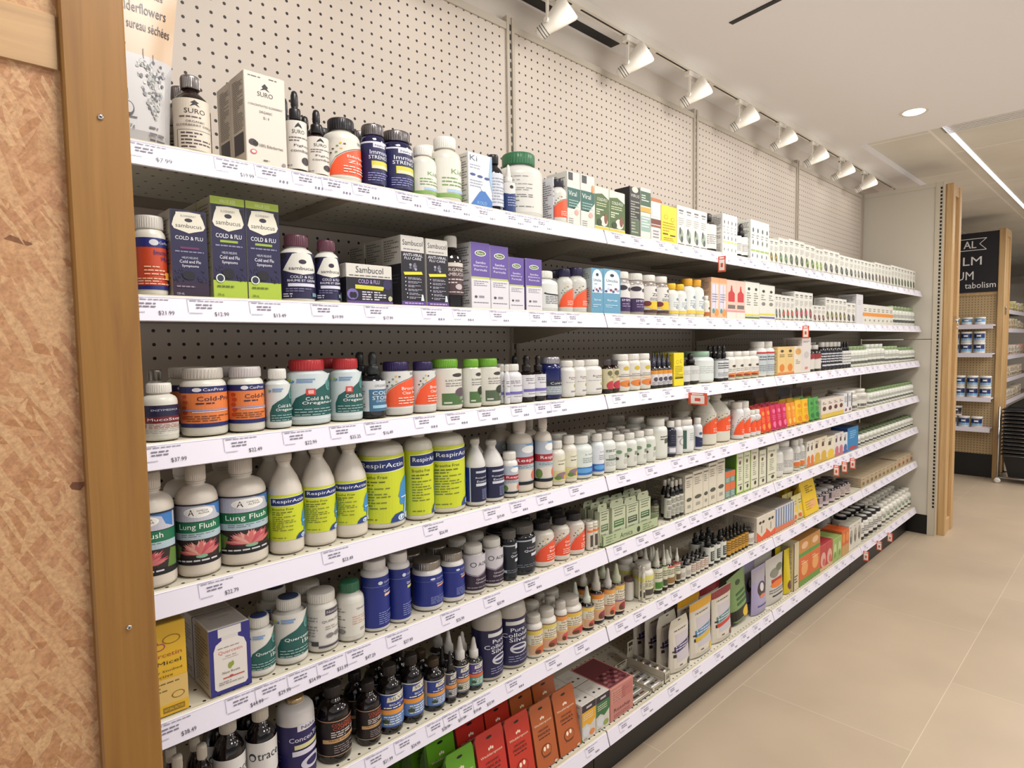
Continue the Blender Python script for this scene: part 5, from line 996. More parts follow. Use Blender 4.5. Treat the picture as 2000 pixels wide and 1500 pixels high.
EC = [('t', 'Echinacea', .62, .74, .6, .07, '5a4a44'), ('t', 'Root', .56, .66, .3, .05, '5a4a44'), ('l', .2, .54, 1.0, 1, .06, .015, '8a8688'), ('e', .66, .38, .08, .08, 'a8ac5a'), ('r', .4, .10, .85, .15, '8a8688'), ('l', -.3, .9, .0, 8, .1, .04, '8a8688')]
I(2, 'pkr', 1145, 704, 'white bottle with pale yellow mark', n=2, body='d2cfc8', lab='d2cfc8', ops=EC, short='pale marked bottles', k=2)
I(2, 'pkr', 1176, 702, 'white bottle with small green sprig', body='d2cfc8', lab='d2cfc8', ops=EC+[('e', .8, .4, .12, .04, '5a8a4a')], short='sprig bottle', k=2)
I(2, 'bot', 1210, 702, 'dark brown bottle with cream label and red fruit', n=2, cap='4a4444', body='26160e', bodymat='dark_glass', lab='c6bd98', ops=[('e', .4, .8, .18, .12, '6a6448'), ('t', 'STRESS', .6, .62, .5, .08, '4a4434'), ('e', .55, .22, .40, .22, 'b03440'), ('r', -.3, 0, 1.3, .06, '2c1c14')], lz=(.08, .72), short='red fruit bottles')
AD = [('e', .45, .84, .14, .09, 'c0a838'), ('t', 'ADVANCED', .5, .58, .6, .06, '6a6058'), ('r', .1, .49, .95, .51, '4a4a4a'), ('r', .2, .38, .9, .44, 'd9b48a'), ('e', .5, .2, .34, .14, 'd07a34'), ('e', .62, .16, .14, .08, '9a4a24')]
I(2, 'jar', 1271, 691, 'large white jar with orange root picture', n=3, body='d3cfc4', lab='d3cfc4', ops=AD, short='orange root jars')
I(2, 'nose', 1313, 689, 'dark dropper with orange banded label', n=4, cap='2a2a38', body='1c1614', lab='d0cccc', ops=[('r', -.3, .75, 1.3, 1, 'd08a2c'), ('e', .4, .4, .2, .15, '4a4450'), ('l', .1, .2, .9, 2, .1, .04, '6a6670')], lz=(.08, .50), short='orange banded droppers', k=2)
I(2, 'box', 1336, 689, 'tall yellow carton on the slim dropper end', L=1313, dep=.10, body='ddc820', ops=[('e', .35, .72, .14, .06, '9a8a14'), ('e', .35, .72, .11, .045, 'ddc820'), ('e', .7, .74, .1, .06, '9a8a14'), ('e', .7, .74, .075, .045, 'ddc820'), ('l', .1, .6, .9, 7, .05, .02, '9a8a14'), ('r', .1, .22, .9, .26, '3a3414')], side='c2a81c', short='tall yellow carton')
I(2, 'drop', 1366, 690, 'dark bottle with plain grey label', n=2, cap='1a1616', body='17120f', lab='c6c6c2', ops=[('l', .2, .7, .8, 3, .1, .03, 'a4a4a0')], lz=(.10, .60), short='grey label droppers')
I(2, 'pkr', 1395, 686, 'plain white bottle with pale green cap', cap='8fae94', body='cdd2cd', lab='cdd2cd', ops=[('l', .2, .7, .9, 4, .1, .025, 'aab0aa')], short='pale green capped bottle', k=2)
I(2, 'drop', 1423, 675, 'black dropper bottle with white label', n=2, cap='121012', body='120f0e', lab='c8cacb', ops=[('r', -.3, .94, 1.3, .98, '3a3a3a'), ('l', .1, .8, .9, 3, .12, .05, '3a3a3a'), ('l', .1, .3, .9, 3, .08, .03, '8a8a8a')], lz=(.08, .62), short='black droppers', k=2)
OW = [('e', .5, .66, .14, .07, '4a3a34'), ('l', .2, .5, .9, 2, .1, .03, '8a8682'), ('e', .5, .16, .34, .12, 'd07a40'), ('e', .3, .10, .2, .06, '8a3a24'), ('r', -.3, 0, 1.3, .03, '7a9a4a')]
I(2, 'pkr', 1482, 686, 'white bottle with orange fruit foot', n=4, body='d2cec4', lab='d2cec4', ops=OW, short='orange fruit bottles', k=2)
I(2, 'pkr', 1513, 667, 'large white bottle with grey panel label', n=2, body='d2cfc8', lab='b4babc', ops=[('r', -.3, .92, 1.3, 1, 'b0302c'), ('l', .2, .8, .9, 2, .12, .05, '5a6064'), ('l', .2, .4, .9, 4, .08, .03, '7a8084')], short='grey panel bottles')
I(2, 'box', 1551, 677, 'buff carton with orange art', n=2, dep=.06, k=2, body='d6b87a', ops=[('e', .5, .84, .2, .05, '4a4030'), ('l', .2, .72, .8, 2, .06, .03, '6a5a38'), ('e', .5, .24, .3, .14, 'd07a34'), ('r', 0, 0, 1, .08, 'd08044')], short='buff cartons')
I(2, 'box', 1566, 676, 'white carton with orange wave', dep=.06, body='d4cbbb', ops=[('e', .5, .8, .4, .12, 'd09a54'), ('l', .2, .5, .8, 3, .06, .03, '8a8078')], short='orange wave carton')
I(2, 'box', 1583, 659, 'tall pale carton with faint red print', dep=.09, body='d0c8c2', ops=[('l', .1, .9, .9, 2, .03, .015, '6a6064'), ('e', .5, .5, .3, .10, 'b8b4b0'), ('e', .5, .12, .2, .04, 'c88078')], short='tall pale carton')
I(2, 'bot', 1604, 674, 'dark bottle with red and white label', n=2, cap='c8c4bc', body='1c1412', bodymat='dark_glass', lab='c9c4bc', ops=[('p', [(0, .6), (1, .8), (1, 1), (0, 1)], '8a2c30')], short='red and white bottles', lz=(.08, .66))
I(2, 'bot', 1645, 668, 'nearly black bottle with small white print', n=5, cap='b8b4ac', body='17141c', bodymat='dark_glass', lab='1c1a24', ops=[('l', .1, .9, .9, 4, .16, .08, 'c8c8cc'), ('r', .2, .1, .8, .2, 'c0c0c4')], short='black print bottles', k=2, lz=(.08, .66))
I(2, 'drop', 1662, 668, 'slim black dropper with white label', n=3, cap='121012', body='12100f', lab='cccac4', ops=[('l', .1, .8, .9, 4, .2, .08, '8a8a8a')], lz=(.14, .66), short='slim black droppers', k=2)
for R, tp, n, cp in ((1695, 676, 5, '7f9266'), (1728, 672, 4, 'c8cac0'), (1756, 676, 4, '8aa070'), (1788, 678, 5, '75905a')):
    I(2, 'bot', R, tp, 'small white bottle with %s cap and dark foot, %s cluster' % ('pale' if cp == 'c8cac0' else 'green', ('first', 'second', 'third', 'fourth')[(R > 1700)+(R > 1730)+(R > 1760)]), n=n, cap=cp, body='cccdc2', lab='cccdc2', ops=[('r', -.3, .08, 1.3, .32, '54564c'), ('l', .2, .8, .8, 3, .1, .05, '8a8a84')], short='small dark footed bottles of %s cap row' % ('first', 'second', 'third', 'fourth')[(R > 1700)+(R > 1730)+(R > 1760)], k=2)
# ================================================================== FOURTH SHELF
I(3, 'flush', 346, 920, 'white tonic bottle with pink lotus label, leftmost, cut by the post', L=250, body='d2c9bc', cap='cfc4b6', lab='10151c', ops=d_lung(), rot=38, lz=(.11, .66), short='leftmost lotus bottle', yf=.012)
I(3, 'flush', 431, 906, 'white tonic bottle with pink lotus label, middle one', body='d2c9bc', cap='cfc4b6', lab='10151c', ops=d_lung(), rot=16, lz=(.11, .66), short='middle lotus bottle', k=2)
I(3, 'flush', 524, 893, 'white tonic bottle with pink lotus label, right one turned away', body='d2c9bc', cap='cfc4b6', lab='10151c', ops=d_lung(), rot=8, lz=(.11, .66), short='right lotus bottle', k=2)
for i, (R, L, tp, rt) in enumerate(((594, None, 884, 10), (657, None, 868, 8), (718, None, 855, 24))):
    I(3, 'jug', R, tp, 'cream bottle with sloping shoulders and lime green label, %s of three' % POS[3][i], L=L, body='d3cbbd', cap='cfc3b2', lab='c3cc2a', ops=d_resp(), rot=rt, short='%s sloping lime bottle' % POS[3][i], lz=(.14, .60), k=2)
for i, (R, L, tp, rt) in enumerate(((792, None, 818, 30), (848, None, 812, 0), (909, None, 806, 4))):
    I(3, 'wide', R, tp, 'large straight bottle with tall lime green label, %s of three' % POS[3][i], L=L, body='cfc9b8', cap='cfc3b2', lab='c3cc2a', ops=d_resp(), rot=rt, short='%s large lime bottle' % POS[3][i], lz=(.06, .80), k=1)
NV = [('r', .1, .0, 1.2, 1, '14183a'), ('r', -.6, 0, .1, 1, '233a7a'), ('r', .08, 0, .12, 1, 'c8c8cc'), ('r', .3, .84, .9, .90, 'b8bcc8'), ('t', 'Respiratory', .62, .70, .66, .06, 'dcdee8'), ('t', 'Essentials', .62, .60, .58, .06, 'dcdee8'), ('r', .3, .46, .95, .54, 'c8cad4'), ('l', .5, .36, .95, 7, .045, .018, '8a90b8')]
I(3, 'jug', 949, 857, 'white bottle with navy label and tall printed cap, left one', L=905, body='ccc9c4', cap='bdb8ae', lab='14183a', ops=NV, lz=(.06, .58), short='left navy label bottle', rot=4)
I(3, 'jug', 984, 859, 'white bottle with navy label and tall printed cap, right one', body='ccc9c4', cap='bdb8ae', lab='14183a', ops=NV, lz=(.06, .58), short='right navy label bottle', rot=4, k=2)
RS = lambda nm: [('r', -.45, 0, 1.6, 1, '10151c'), ('r', .0, .66, 1.1, 1, 'aeb6c0'), ('p', [(.5, 1), (1.1, 1), (1.1, .72), (.8, .84)], '6a94bc'), ('e', .66, .86, .22, .09, 'e4e4e0'), ('r', 0, .50, 1.1, .68, '9c2430'), ('t', nm, .6, .59, .66, .10, 'f0e4e4'), ('r', 0, .08, 1.1, .50, 'a8b4b8'), ('l', .2, .47, .9, 2, .04, .015, '5a646c'), ('e', .5, .24, .36, .14, 'cfc4b8'), ('e', .2, .20, .14, .12, '5a7a3a'), ('e', .85, .22, .16, .12, 'c86a5a'), ('r', -.45, .02, 1.6, .07, '15151a')]
I(3, 'pkr', 1012, 882, 'small white bottle with red and blue label', body='d2cfc8', lab='aeb6c0', ops=RS('Respir'), rot=26, short='small red banded bottle', lz=(.08, .70))
I(3, 'flush', 1042, 820, 'tall white bottle with red banded label, left one', L=989, yf=.03, body='cfc6b8', cap='cbc0b2', lab='10151c', ops=RS('Respir'), rot=26, short='left tall red banded bottle', lz=(.10, .68), k=2)
I(3, 'flush', 1079, 816, 'tall white bottle with red banded label, right one', body='cfc6b8', cap='cbc0b2', lab='10151c', ops=RS('Respir'), rot=24, short='right tall red banded bottle', lz=(.10, .68), k=2)
YL = [('t', 'Long & Strong', .6, .82, .6, .07, '5a5648'), ('l', .3, .7, .9, 1, .06, .03, '5a5648'), ('r', -.3, .0, 1.2, .42, 'c8c08a'), ('e', .5, .22, .28, .14, '8a6a7a'), ('e', .7, .16, .18, .1, 'd0a040'), ('e', .3, .14, .14, .08, '5a7a3a')]
I(3, 'bot', 1104, 860, 'short white bottle with purple flower foot', body='cfc9bc', lab='d3cfb8', ops=YL, short='short flower foot bottle')
I(3, 'bot', 1127, 850, 'taller white bottle with purple flower foot', body='cfc9bc', lab='d3cfb8', ops=YL, short='taller flower foot bottle', k=2)
LL = [('t', 'L-Lysine', .62, .84, .5, .08, '5a6060'), ('l', .3, .7, .9, 3, .08, .03, '8a9090'), ('r', -.3, .0, 1.3, .32, '2c64ac'), ('e', .82, .14, .14, .12, 'c8603a'), ('e', .35, .18, .3, .1, '5a9ad0')]
I(3, 'bot', 1157, 850, 'white bottle with bright blue foot, left one', body='ced2cc', lab='ced6d0', ops=LL, short='left blue foot bottle', k=2)
I(3, 'bot', 1180, 847, 'white bottle with bright blue foot, right one', body='ced2d2', lab='d4d6dc', ops=LL, short='right blue foot bottle', k=2)
WL = [('l', .2, .84, .95, 2, .06, .03, '3a3a3a'), ('l', .3, .6, .9, 4, .07, .03, '7a8a7a'), ('r', .2, .38, .95, .44, '6a7a6a'), ('l', .2, .3, .9, 3, .07, .02, '9a9a94')]
I(3, 'bot', 1203, 843, 'white bottle with grey green lettering', body='cfd2ca', lab='cfd2ca', ops=WL, short='grey lettered bottle', k=2)
I(3, 'bot', 1281, 843, 'white bottle with green panel print', n=4, body='cfd0c8', lab='d0d0c6', ops=[('e', .2, .74, .12, .10, '6a8a6a'), ('r', .45, .46, .95, .66, '7a8c74'), ('e', .1, .40, .10, .08, '3a3a3a'), ('l', .4, .36, .95, 4, .07, .02, '9a948c'), ('l', -.4, .9, -.05, 8, .1, .04, '8a8a86')], short='green panel bottles', k=3)
I(3, 'pkr', 1304, 817, 'taller white bottle with dark panel print', body='cfd0c8', lab='d0d0c6', ops=[('r', .45, .5, .95, .7, '4a544a'), ('l', .3, .8, .9, 2, .1, .04, '5a5a54')], short='tall dark panel bottle', k=3)
I(3, 'bot', 1321, 822, 'deep navy bottle with white cap', body='15182c', bodymat='dark_glass', lab='1a1c30', ops=[('r', -.6, 0, 1.6, .30, '8a8c98'), ('r', .1, .06, .5, .24, 'd8d8dc'), ('l', .2, .8, .9, 4, .1, .04, '4a4c60')], lz=(.08, .74), short='navy bottle')
I(3, 'bot', 1334, 820, 'slim white bottle with grey ring mark', body='d0cecb', lab='d0cecb', ops=[('e', .6, .5, .3, .2, '9a9a98'), ('e', .6, .5, .24, .16, 'd0cecb'), ('l', .2, .8, .8, 1, .1, .05, '8a8a88')], short='slim ring marked bottle')
I(3, 'jar', 1356, 818, 'white bottle with dark green curved stripe', body='d0d2ce', lab='d0d2ce', ops=[('b', [(.05, .05, .95), (.2, .05, .95), (.3, .05, .95)], '37594a'), ('e', .05, .5, .12, .3, 'd0d2ce'), ('l', .4, .8, .95, 4, .1, .03, '9aa49e')], short='green striped bottle', k=2)
I(3, 'bot', 1372, 816, 'white bottle with navy diagonal label', body='d0d2d2', lab='d0d2d2', ops=[('b', [(.0, 0, .6), (.5, 0, .5), (1.1, 0, .35)], '1f244c'), ('e', .4, .75, .14, .08, '3a5a80'), ('t', 'L-Arginine', .55, .3, .5, .06, '8a90b8')], short='navy diagonal bottle', k=2)
for i, (R, L, tp) in enumerate(((1400, 1352, 772), (1427, None, 769))):
    I(3, 'flush' if 0 else 'jug', R, tp, 'big white bottle with bright orange label, %s one' % ['left', 'right'][i], L=L, yf=.03, body='cfcbbd', cap='cdc6b8', lab='cfcbbd', ops=d_now(['L-Lysine', 'Carnitine'][i], None, 'e04f20', .0), short='%s big orange label bottle' % ['left', 'right'][i], lz=(.20, .66), k=2)
I(3, 'pkr', 1466, 784, 'white bottle with orange wrap label', n=2, body='d0cecb', lab='d0cecb', ops=d_now(None, None, 'e04f20', .0), short='orange wrap bottles', k=2)
I(3, 'pkr', 1486, 800, 'short white bottle with orange wrap label', n=2, body='d0cecb', lab='d0cecb', ops=d_now(None, None, 'e04f20', -.1), short='short orange wrap bottles', lz=(.12, .78))
def d_pack(a, b): return [('e', .5, .76, .25, .08, b), ('l', .2, .60, .85, 3, .07, .03, b), ('e', .4, .25, .22, .12, b), ('e', .75, .2, .14, .10, a), ('r', 0, 0, 1, .06, b)]
for R, tp, n, c1, c2, nm in ((1510, 795, 2, 'd9402a', 'e88a3a', 'orange red'), (1541, 789, 3, 'c02850', 'e06a90', 'magenta'), (1558, 786, 2, 'e08a2a', 'f0b45a', 'orange'), (1584, 780, 2, 'e0b020', 'd8801c', 'yellow'), (1604, 776, 2, '4f9a48', '2f6a3a', 'green')):
    I(3, 'pouch', R, tp, '%s snack pouch' % nm, n=n, dep=.035, k=3, body=c1, ops=[('r', .03, .02, .97, .9, c1)]+d_pack(c1, c2), short='%s pouches' % nm, hole=False, backlab='snack pouch')
_c = cur[3]
for i, (L, R, c) in enumerate(((1478, 1500, '5a3826'), (1502, 1524, '6a4a22'), (1527, 1550, '2a2a2e'), (1553, 1572, '4a3430'), (1574, 1592, '5a3c28'))):
    I(3, 'pouch', R, 757, '%s pouch standing at the back of the shelf' % ('brown', 'ochre brown', 'near black', 'dusky brown', 'chestnut')[i], L=L, yf=.20, dep=.04, body=c, ops=[('r', .1, .3, .9, .7, '7a5a3a')], short='%s back pouch' % ('brown', 'ochre', 'black', 'dusky', 'chestnut')[i])
cur[3] = _c; prev[3] = 'green pouches'
I(3, 'box', 1648, 777, 'pale carton with brown mark and yellow foot', n=4, dep=.06, k=2, body='d3c8bc', ops=[('e', .5, .5, .3, .12, '5a3a34'), ('r', 0, 0, 1, .22, 'd0b44a'), ('l', .2, .85, .8, 2, .08, .04, '7a706a')], short='brown marked cartons')
I(3, 'box', 1664, 768, 'white carton with navy edge', n=2, dep=.06, k=2, body='d2d2d4', ops=[('r', .8, .3, 1, 1, '2c3040'), ('e', .5, .15, .3, .08, '8a5a60'), ('l', .1, .85, .7, 4, .08, .04, '7a7a80')], short='navy edged cartons')
I(3, 'jar', 1694, 760, 'wide white jar with small dark print', n=2, body='cdc9bf', lab='cdc9bf', ops=[('r', .1, .05, .5, .25, '5a5650'), ('l', .1, .85, .9, 3, .1, .04, '8a8680')], short='wide white jars', k=2)
I(3, 'bot', 1784, 752, 'small white bottle with green cap and dark foot print', n=15, cap='6f8656', body='cfd0c6', lab='cfd0c6', ops=[('r', -.3, .08, 1.3, .30, '5a5c54'), ('l', .2, .8, .8, 3, .1, .05, '8a8a84')], short='green capped bottles', k=2)
# ================================================================== FIFTH SHELF
QY = [('e', .3, .80, .17, .045, '8a6a14'), ('e', .3, .80, .14, .035, 'd8ac2c'), ('e', .72, .82, .18, .05, '8a6a14'), ('e', .72, .82, .15, .04, 'd8ac2c'), ('e', .48, .76, .12, .04, 'a03a5a'), ('e', .48, .76, .095, .03, 'd8ac2c'), ('t', 'Quercetin', .50, .66, .82, .055, 'a8542c'), ('t', 'LipoMicel', .46, .57, .86, .055, '3a2c10'), ('t', 'Clinically Studied', .46, .485, .88, .032, '5a4410'), ('t', '& Effective', .42, .435, .6, .032, '5a4410'),
      ('r', 0, 0, 1, .40, 'd3b26a'), ('r', 0, 0, 1, .12, 'd8ac2c'), ('l', .1, .36, .85, 3, .04, .015, '7a6430'), ('e', .25, .15, .16, .045, '8a6a14'), ('e', .25, .15, .13, .036, 'd3b26a'), ('e', .8, .20, .13, .04, '8a6a14'), ('e', .8, .20, .105, .032, 'd3b26a'), ('r', .5, .03, .92, .09, '8a6a14'), ('t', 'NATURAL FACTORS', .71, .06, .38, .03, 'e0bc50')]
I(4, 'box', 369, 1222, 'golden yellow carton with curly line art', L=265, dep=.075, yf=.008, body='d8ac2c', ops=QY, short='golden yellow carton', side='c8a23c')
QB = [('r', 0, 0, 1, 1, '2c2c78'), ('r', .22, .86, .78, .99, 'd6d2ce'), ('r', .30, .80, .70, .87, 'cfcac6'), ('p', [(.10, .10), (.16, .06), (.84, .06), (.90, .10), (.90, .66), (.84, .76), (.70, .81), (.30, .81), (.16, .76), (.10, .66)], 'd9d3cc'), ('t', 'Quercetin', .5, .62, .58, .06, 'c03a34'), ('t', 'Aller Aid', .5, .555, .26, .025, '8a5a5a'), ('t', 'Homéopathique', .5, .52, .38, .02, '8a7a7a'), ('l', .2, .70, .8, 1, .03, .012, '8a8682'), ('e', .48, .40, .05, .05, '8a9a3a'), ('e', .54, .42, .035, .04, '8a9a3a'), ('t', 'New Roots', .5, .31, .42, .035, '5a5a3a'), ('r', .3, .22, .82, .235, 'b03a34'), ('e', .5, .235, .05, .018, 'b03a34'), ('l', .2, .18, .8, 2, .03, .012, '8a8682')]
I(4, 'box', 492, 1222, 'big white carton printed with a white bottle on purple', L=411, dep=.088, yf=.008, body='cfcac4', ops=QB, k=2, short='purple printed carton', side='b9b5b0', tops=[('t', 'Quercetin', .5, .6, .5, .1, '8a8480')])
I(4, 'bot', 537, 1201, 'smaller bottle with blue lid sticker and dark teal label', L=470, body='cfccc4', lab='cfccc4', ops=d_teal('Quercetin', '15x'), rot=16, lz=(.06, .80), topc='2a3a6c', short='smaller teal label bottle')
I(4, 'bot', 601, 1164, 'larger bottle with blue lid sticker and dark teal label', L=529, body='cfccc4', lab='cfccc4', ops=d_teal('Quercetin', '15x'), rot=20, lz=(.06, .80), topc='2a3a5c', short='larger teal label bottle', k=2)
I(4, 'jar', 660, 1152, 'white jar with thin black lettering and grey logo', L=592, body='cfcac0', lab='d0ccc4', ops=[('r', .46, .84, .86, 1.0, '4a4650'), ('t', 'Naturals', .66, .92, .34, .07, 'c8c4c4'), ('t', 'QUERCETIN', .66, .68, .56, .07, '5a5658'), ('l', .45, .55, .95, 2, .06, .02, '8a8682'), ('e', .55, .30, .09, .06, '7a7678'), ('e', .74, .30, .09, .06, '7a7678'), ('e', .92, .30, .09, .06, '7a7678'), ('r', .3, .0, 1.1, .06, '4a4650'), ('l', -.3, .9, .3, 10, .08, .03, '8a8682'), ('r', .14, .06, .3, .18, '3a3638')], lz=(.08, .74), rot=6, short='black lettered jar', k=2)
I(4, 'bot', 712, 1133, 'white bottle with green cap and grey label print', cap='2f6a4c', body='cfccc2', lab='cfccc2', ops=[('t', 'Quercetin', .76, .82, .5, .07, '4a4648'), ('l', .4, .6, .98, 4, .07, .02, 'c89078'), ('l', -.1, .95, .25, 9, .08, .03, '7a7672'), ('e', .12, .16, .12, .08, '7a7672'), ('l', .6, .2, .9, 2, .05, .02, '7a7672')], short='green capped bottle', rot=4)
I(4, 'tall', 761, 1090, 'tall slim bottle with royal blue label, left one', L=700, body='d0ccc8', cap='cfcac4', lab='1c2a78', ops=d_prop(), short='left tall blue bottle', rot=18)
I(4, 'tall', 802, 1076, 'tall slim bottle with royal blue label, right one', body='d0ccc8', cap='cfcac4', lab='1c2a78', ops=d_prop(acc='c9c070'), short='right tall blue bottle', rot=14, k=2)
I(4, 'jar', 865, 1091, 'silver capped jar with royal blue label, left one', L=804, body='d0ccc8', cap='9a948c', capmat='metal_cap', lab='1c2a78', ops=d_prop(acc='d8987a'), short='left blue label jar', lz=(.10, .74), rot=24, k=2)
I(4, 'jar', 907, 1075, 'silver capped jar with royal blue label, right one', L=856, body='d0ccc8', cap='9a948c', capmat='metal_cap', lab='1c2a78', ops=d_prop(acc='d8987a'), short='right blue label jar', lz=(.10, .74), rot=18, k=2)
AO = [('r', -.6, 0, 1.6, 1.0, '2c2030'), ('b', [(-.6, .5, 1), (0, .62, 1.0), (.2, .5, 1), (.5, .42, 1), (.8, .52, 1), (1.1, .7, 1.0)], 'c0bcc0'), ('e', .38, .74, .09, .07, '3a3640'), ('e', .38, .74, .065, .05, 'c0bcc0'), ('t', 'AOR', .68, .74, .32, .10, '3a3640'), ('b', [(-.6, .47, .5), (0, .58, .62), (.2, .46, .5), (.5, .38, .42), (.8, .48, .52), (1.1, .66, .7)], '8a7c90'), ('t', 'Quercetin', .70, .31, .5, .06, 'cfc8d4'), ('t', 'Quercetine', .70, .22, .54, .06, 'cfc8d4'), ('l', .2, .10, .9, 1, .05, .03, '8a8090')]
I(4, 'pkr', 948, 1062, 'white bottle with plum and grey label, left one', L=900, body='cfc9c2', lab='2c2030', ops=AO, short='left plum label bottle', lz=(.07, .82), k=2, rot=18)
I(4, 'pkr', 983, 1050, 'white bottle with plum and grey label, right one', body='cfc9c2', lab='2c2030', ops=AO, short='right plum label bottle', lz=(.07, .82), k=2, rot=24)
DK = [('r', -.6, .93, 1.3, .97, 'b0b4b8'), ('r', .7, .84, .96, 1.0, 'c8ccd0'), ('t', 'Heart', .7, .72, .3, .05, 'a8acb4'), ('t', 'Quercetin', .76, .62, .56, .08, 'e4e6ec'), ('r', .66, .44, .96, .53, 'c8ccd4'), ('l', .3, .2, .9, 2, .06, .02, '7a8088'), ('r', .05, .12, .3, .2, 'b8bcc0')]
I(4, 'jar', 1010, 1034, 'near black bottle with grey cap, smaller one', body='14161c', bodymat='dark_glass', cap='57544f', lab='141a24', ops=DK, rot=24, short='smaller near black bottle', lz=(.08, .74))
I(4, 'jar', 1046, 1022, 'near black bottle with grey cap, larger one', body='14161c', bodymat='dark_glass', cap='57544f', lab='141a24', ops=DK, rot=28, short='larger near black bottle', lz=(.08, .74), k=2)
for i, (R, tp) in enumerate(((1083, 1017), (1113, 1008), (1142, 1000))):
    I(4, 'bot', R, tp, 'black capped white bottle with orange red label, %s of three' % POS[3][i], cap='1c181c', body='cfc8bc', lab='cfc8bc', ops=d_now('Quercetin', 'Bromelain', 'de4f30', .05), short='%s black capped bottle' % POS[3][i], lz=(.08, .74), k=2, rot=[6, 12, -8][i])
I(4, 'stick', 1176, 1017, 'slim white tube with orange ring', n=3, L=1143, body='cfc9b8', cap='d4cfc0', lab='cfc9b8', ops=d_sticks(), short='slim white tubes', k=2)
cur[4] = px2x(1168, .03, SZ[4])
tr_l = px2x(1178, .004, SZ[4]+.02); tr_r = px2x(1286, .004, SZ[4]+.02)
m = MB('a8b48e'); wd_ = tr_r-tr_l
m.box(0, 0, 0, wd_, .0015, .032); m.box(0, .10, 0, wd_, .1015, .05); m.box(0, 0, 0, .0015, .10, .04); m.box(wd_-.0015, 0, 0, wd_, .10, .04); m.box(0, 0, 0, wd_, .10, .0015)
Canvas(m, lambda u, v, k: (u*wd_, -k, v*.032), 1).draw([('l', .05, .85, .3, 3, .25, .1, '6a7a5a'), ('t', 'Arnica', .40, .5, .22, .5, '3c4a34'), ('e', .62, .5, .03, .3, '26301e'), ('l', .7, .8, .95, 3, .25, .1, '6a7a5a')])
o = m.build('display_tray', 'printed_paper'); o.location = (tr_l, .005, SZ[4]+.0008); tag(o, 'low pale green display tray holding tabbed cartons on the fifth shelf', 'display tray')
for i, (L, R, tp) in enumerate(((1172, 1190, 985), (1196, 1222, 976), (1224, 1247, 971), (1249, 1271, 961))):
    I(4, 'hang', R, tp, 'pale green carton with hanging tab in the tray, %s of four' % ORD[i], L=L, yf=.012, z0=.0022, dep=.022, body='b6bc9e', ops=d_arn(['5a6a4c', '3f6a38', '3a4a34', '2f5a34'][i]), short='%s tabbed carton' % ORD[i], k=3, pitch=.028, backlab='tabbed carton')
I(4, 'jar', 1287, 975, 'low dark jar with ridged side', L=1268, yf=.045, body='3a3a30', cap='24221e', lab='8f9078', ops=[('l', .1, .8, .9, 4, .2, .08, '5a5c48')], short='ridged jar')
DW = [('l', .1, .88, .9, 3, .08, .035, '5a5a54'), ('e', .4, .5, .2, .1, '8a8c84'), ('l', .1, .34, .9, 4, .08, .03, '7a7a74')]
I(4, 'syr', 1311, 952, 'dark bottle with white label and black cap, nearest', L=1283, cap='1a1614', body='14100e', lab='c3c2b4', ops=DW, lz=(.06, .68), short='nearest dark white label bottle')
I(4, 'syr', 1335, 937, 'dark bottle with barcode label and white cap', n=3, cap='c9c4b8', body='14100e', lab='c3c2b4', ops=DW, lz=(.08, .60), short='white capped dark bottles', k=2)
WB = [('r', .1, .90, .9, .93, '5a5650'), ('l', .15, .84, .85, 4, .05, .02, '7a7670'), ('e', .5, .34, .35, .05, '4a4c40'), ('r', .3, .12, .7, .2, '9a9488')]
for R, tp, n, nm in ((1353, 927, 1, 'lowest'), (1373, 919, 1, 'second'), (1384, 914, 1, 'third'), (1400, 903, 1, 'fourth'), (1416, 896, 1, 'tallest')):
    I(4, 'box', R, tp, 'thin printed white carton, %s of the stepped row' % nm, n=n, dep=.09, k=3, body='cbc4b2', ops=WB, short='%s stepped carton' % nm)
I(4, 'box', 1436, 942, 'small teal and orange carton, lower layer', n=2, dep=.06, k=2, body='6a8a80', ops=[('r', 0, .5, 1, 1, 'd0663a'), ('l', .2, .4, .8, 3, .12, .05, 'c0ccc4')], short='lower teal cartons')
cur[4] = px2x(1416, .014, SZ[4]+.02)
I(4, 'box', 1436, 920, 'small teal and orange carton, upper layer', n=2, z0='stack', dep=.06, k=2, body='6a8a80', ops=[('r', 0, .5, 1, 1, 'd0663a'), ('l', .2, .4, .8, 3, .12, .05, 'c0ccc4')], short='upper teal cartons')
GB = lambda c: [('r', .05, .03, .95, .97, 'cfcfb8'), ('r', 0, 0, .08, 1, c), ('t', 'Deep', .5, .86, .6, .07, '3a3a34'), ('e', .5, .74, .14, .05, '6a4a3a'), ('l', .3, .64, .7, 7, .05, .02, '8a8a78'), ('r', .2, .2, .8, .22, '6a6a5a'), ('e', .6, .12, .14, .05, '3a3634')]
I(4, 'box', 1465, 881, 'tall lime green edged carton', n=2, L=1438, dep=.09, k=2, body='8fb83c', ops=GB('8fb83c'), short='lime edged cartons', side='5f8a24')
for R, tp, i in ((1481, 873, 0), (1496, 879, 1), (1517, 871, 2)):
    I(4, 'box', R, tp, 'tall cream carton with round mark, %s of three' % POS[3][i], dep=.07, k=2, body='cfc7b2', ops=GB('3a3430' if i else '8a9a4a'), short='%s cream carton' % POS[3][i])
I(4, 'bot', 1550, 862, 'white bottle with grey print', n=2, body='cdcbc4', lab='cdcbc4', ops=d_white(), short='grey print bottles', k=2)
I(4, 'bot', 1572, 857, 'white bottle with orange and yellow foot', n=2, body='cdcbc4', lab='cdcbc4', ops=[('l', .1, .85, .9, 5, .09, .04, '7a8088'), ('e', .3, .2, .3, .14, 'd06a34'), ('e', .75, .26, .25, .14, 'dcb03a'), ('r', -.3, 0, 1.3, .05, '6a9a5a')], short='orange foot bottles', k=2)
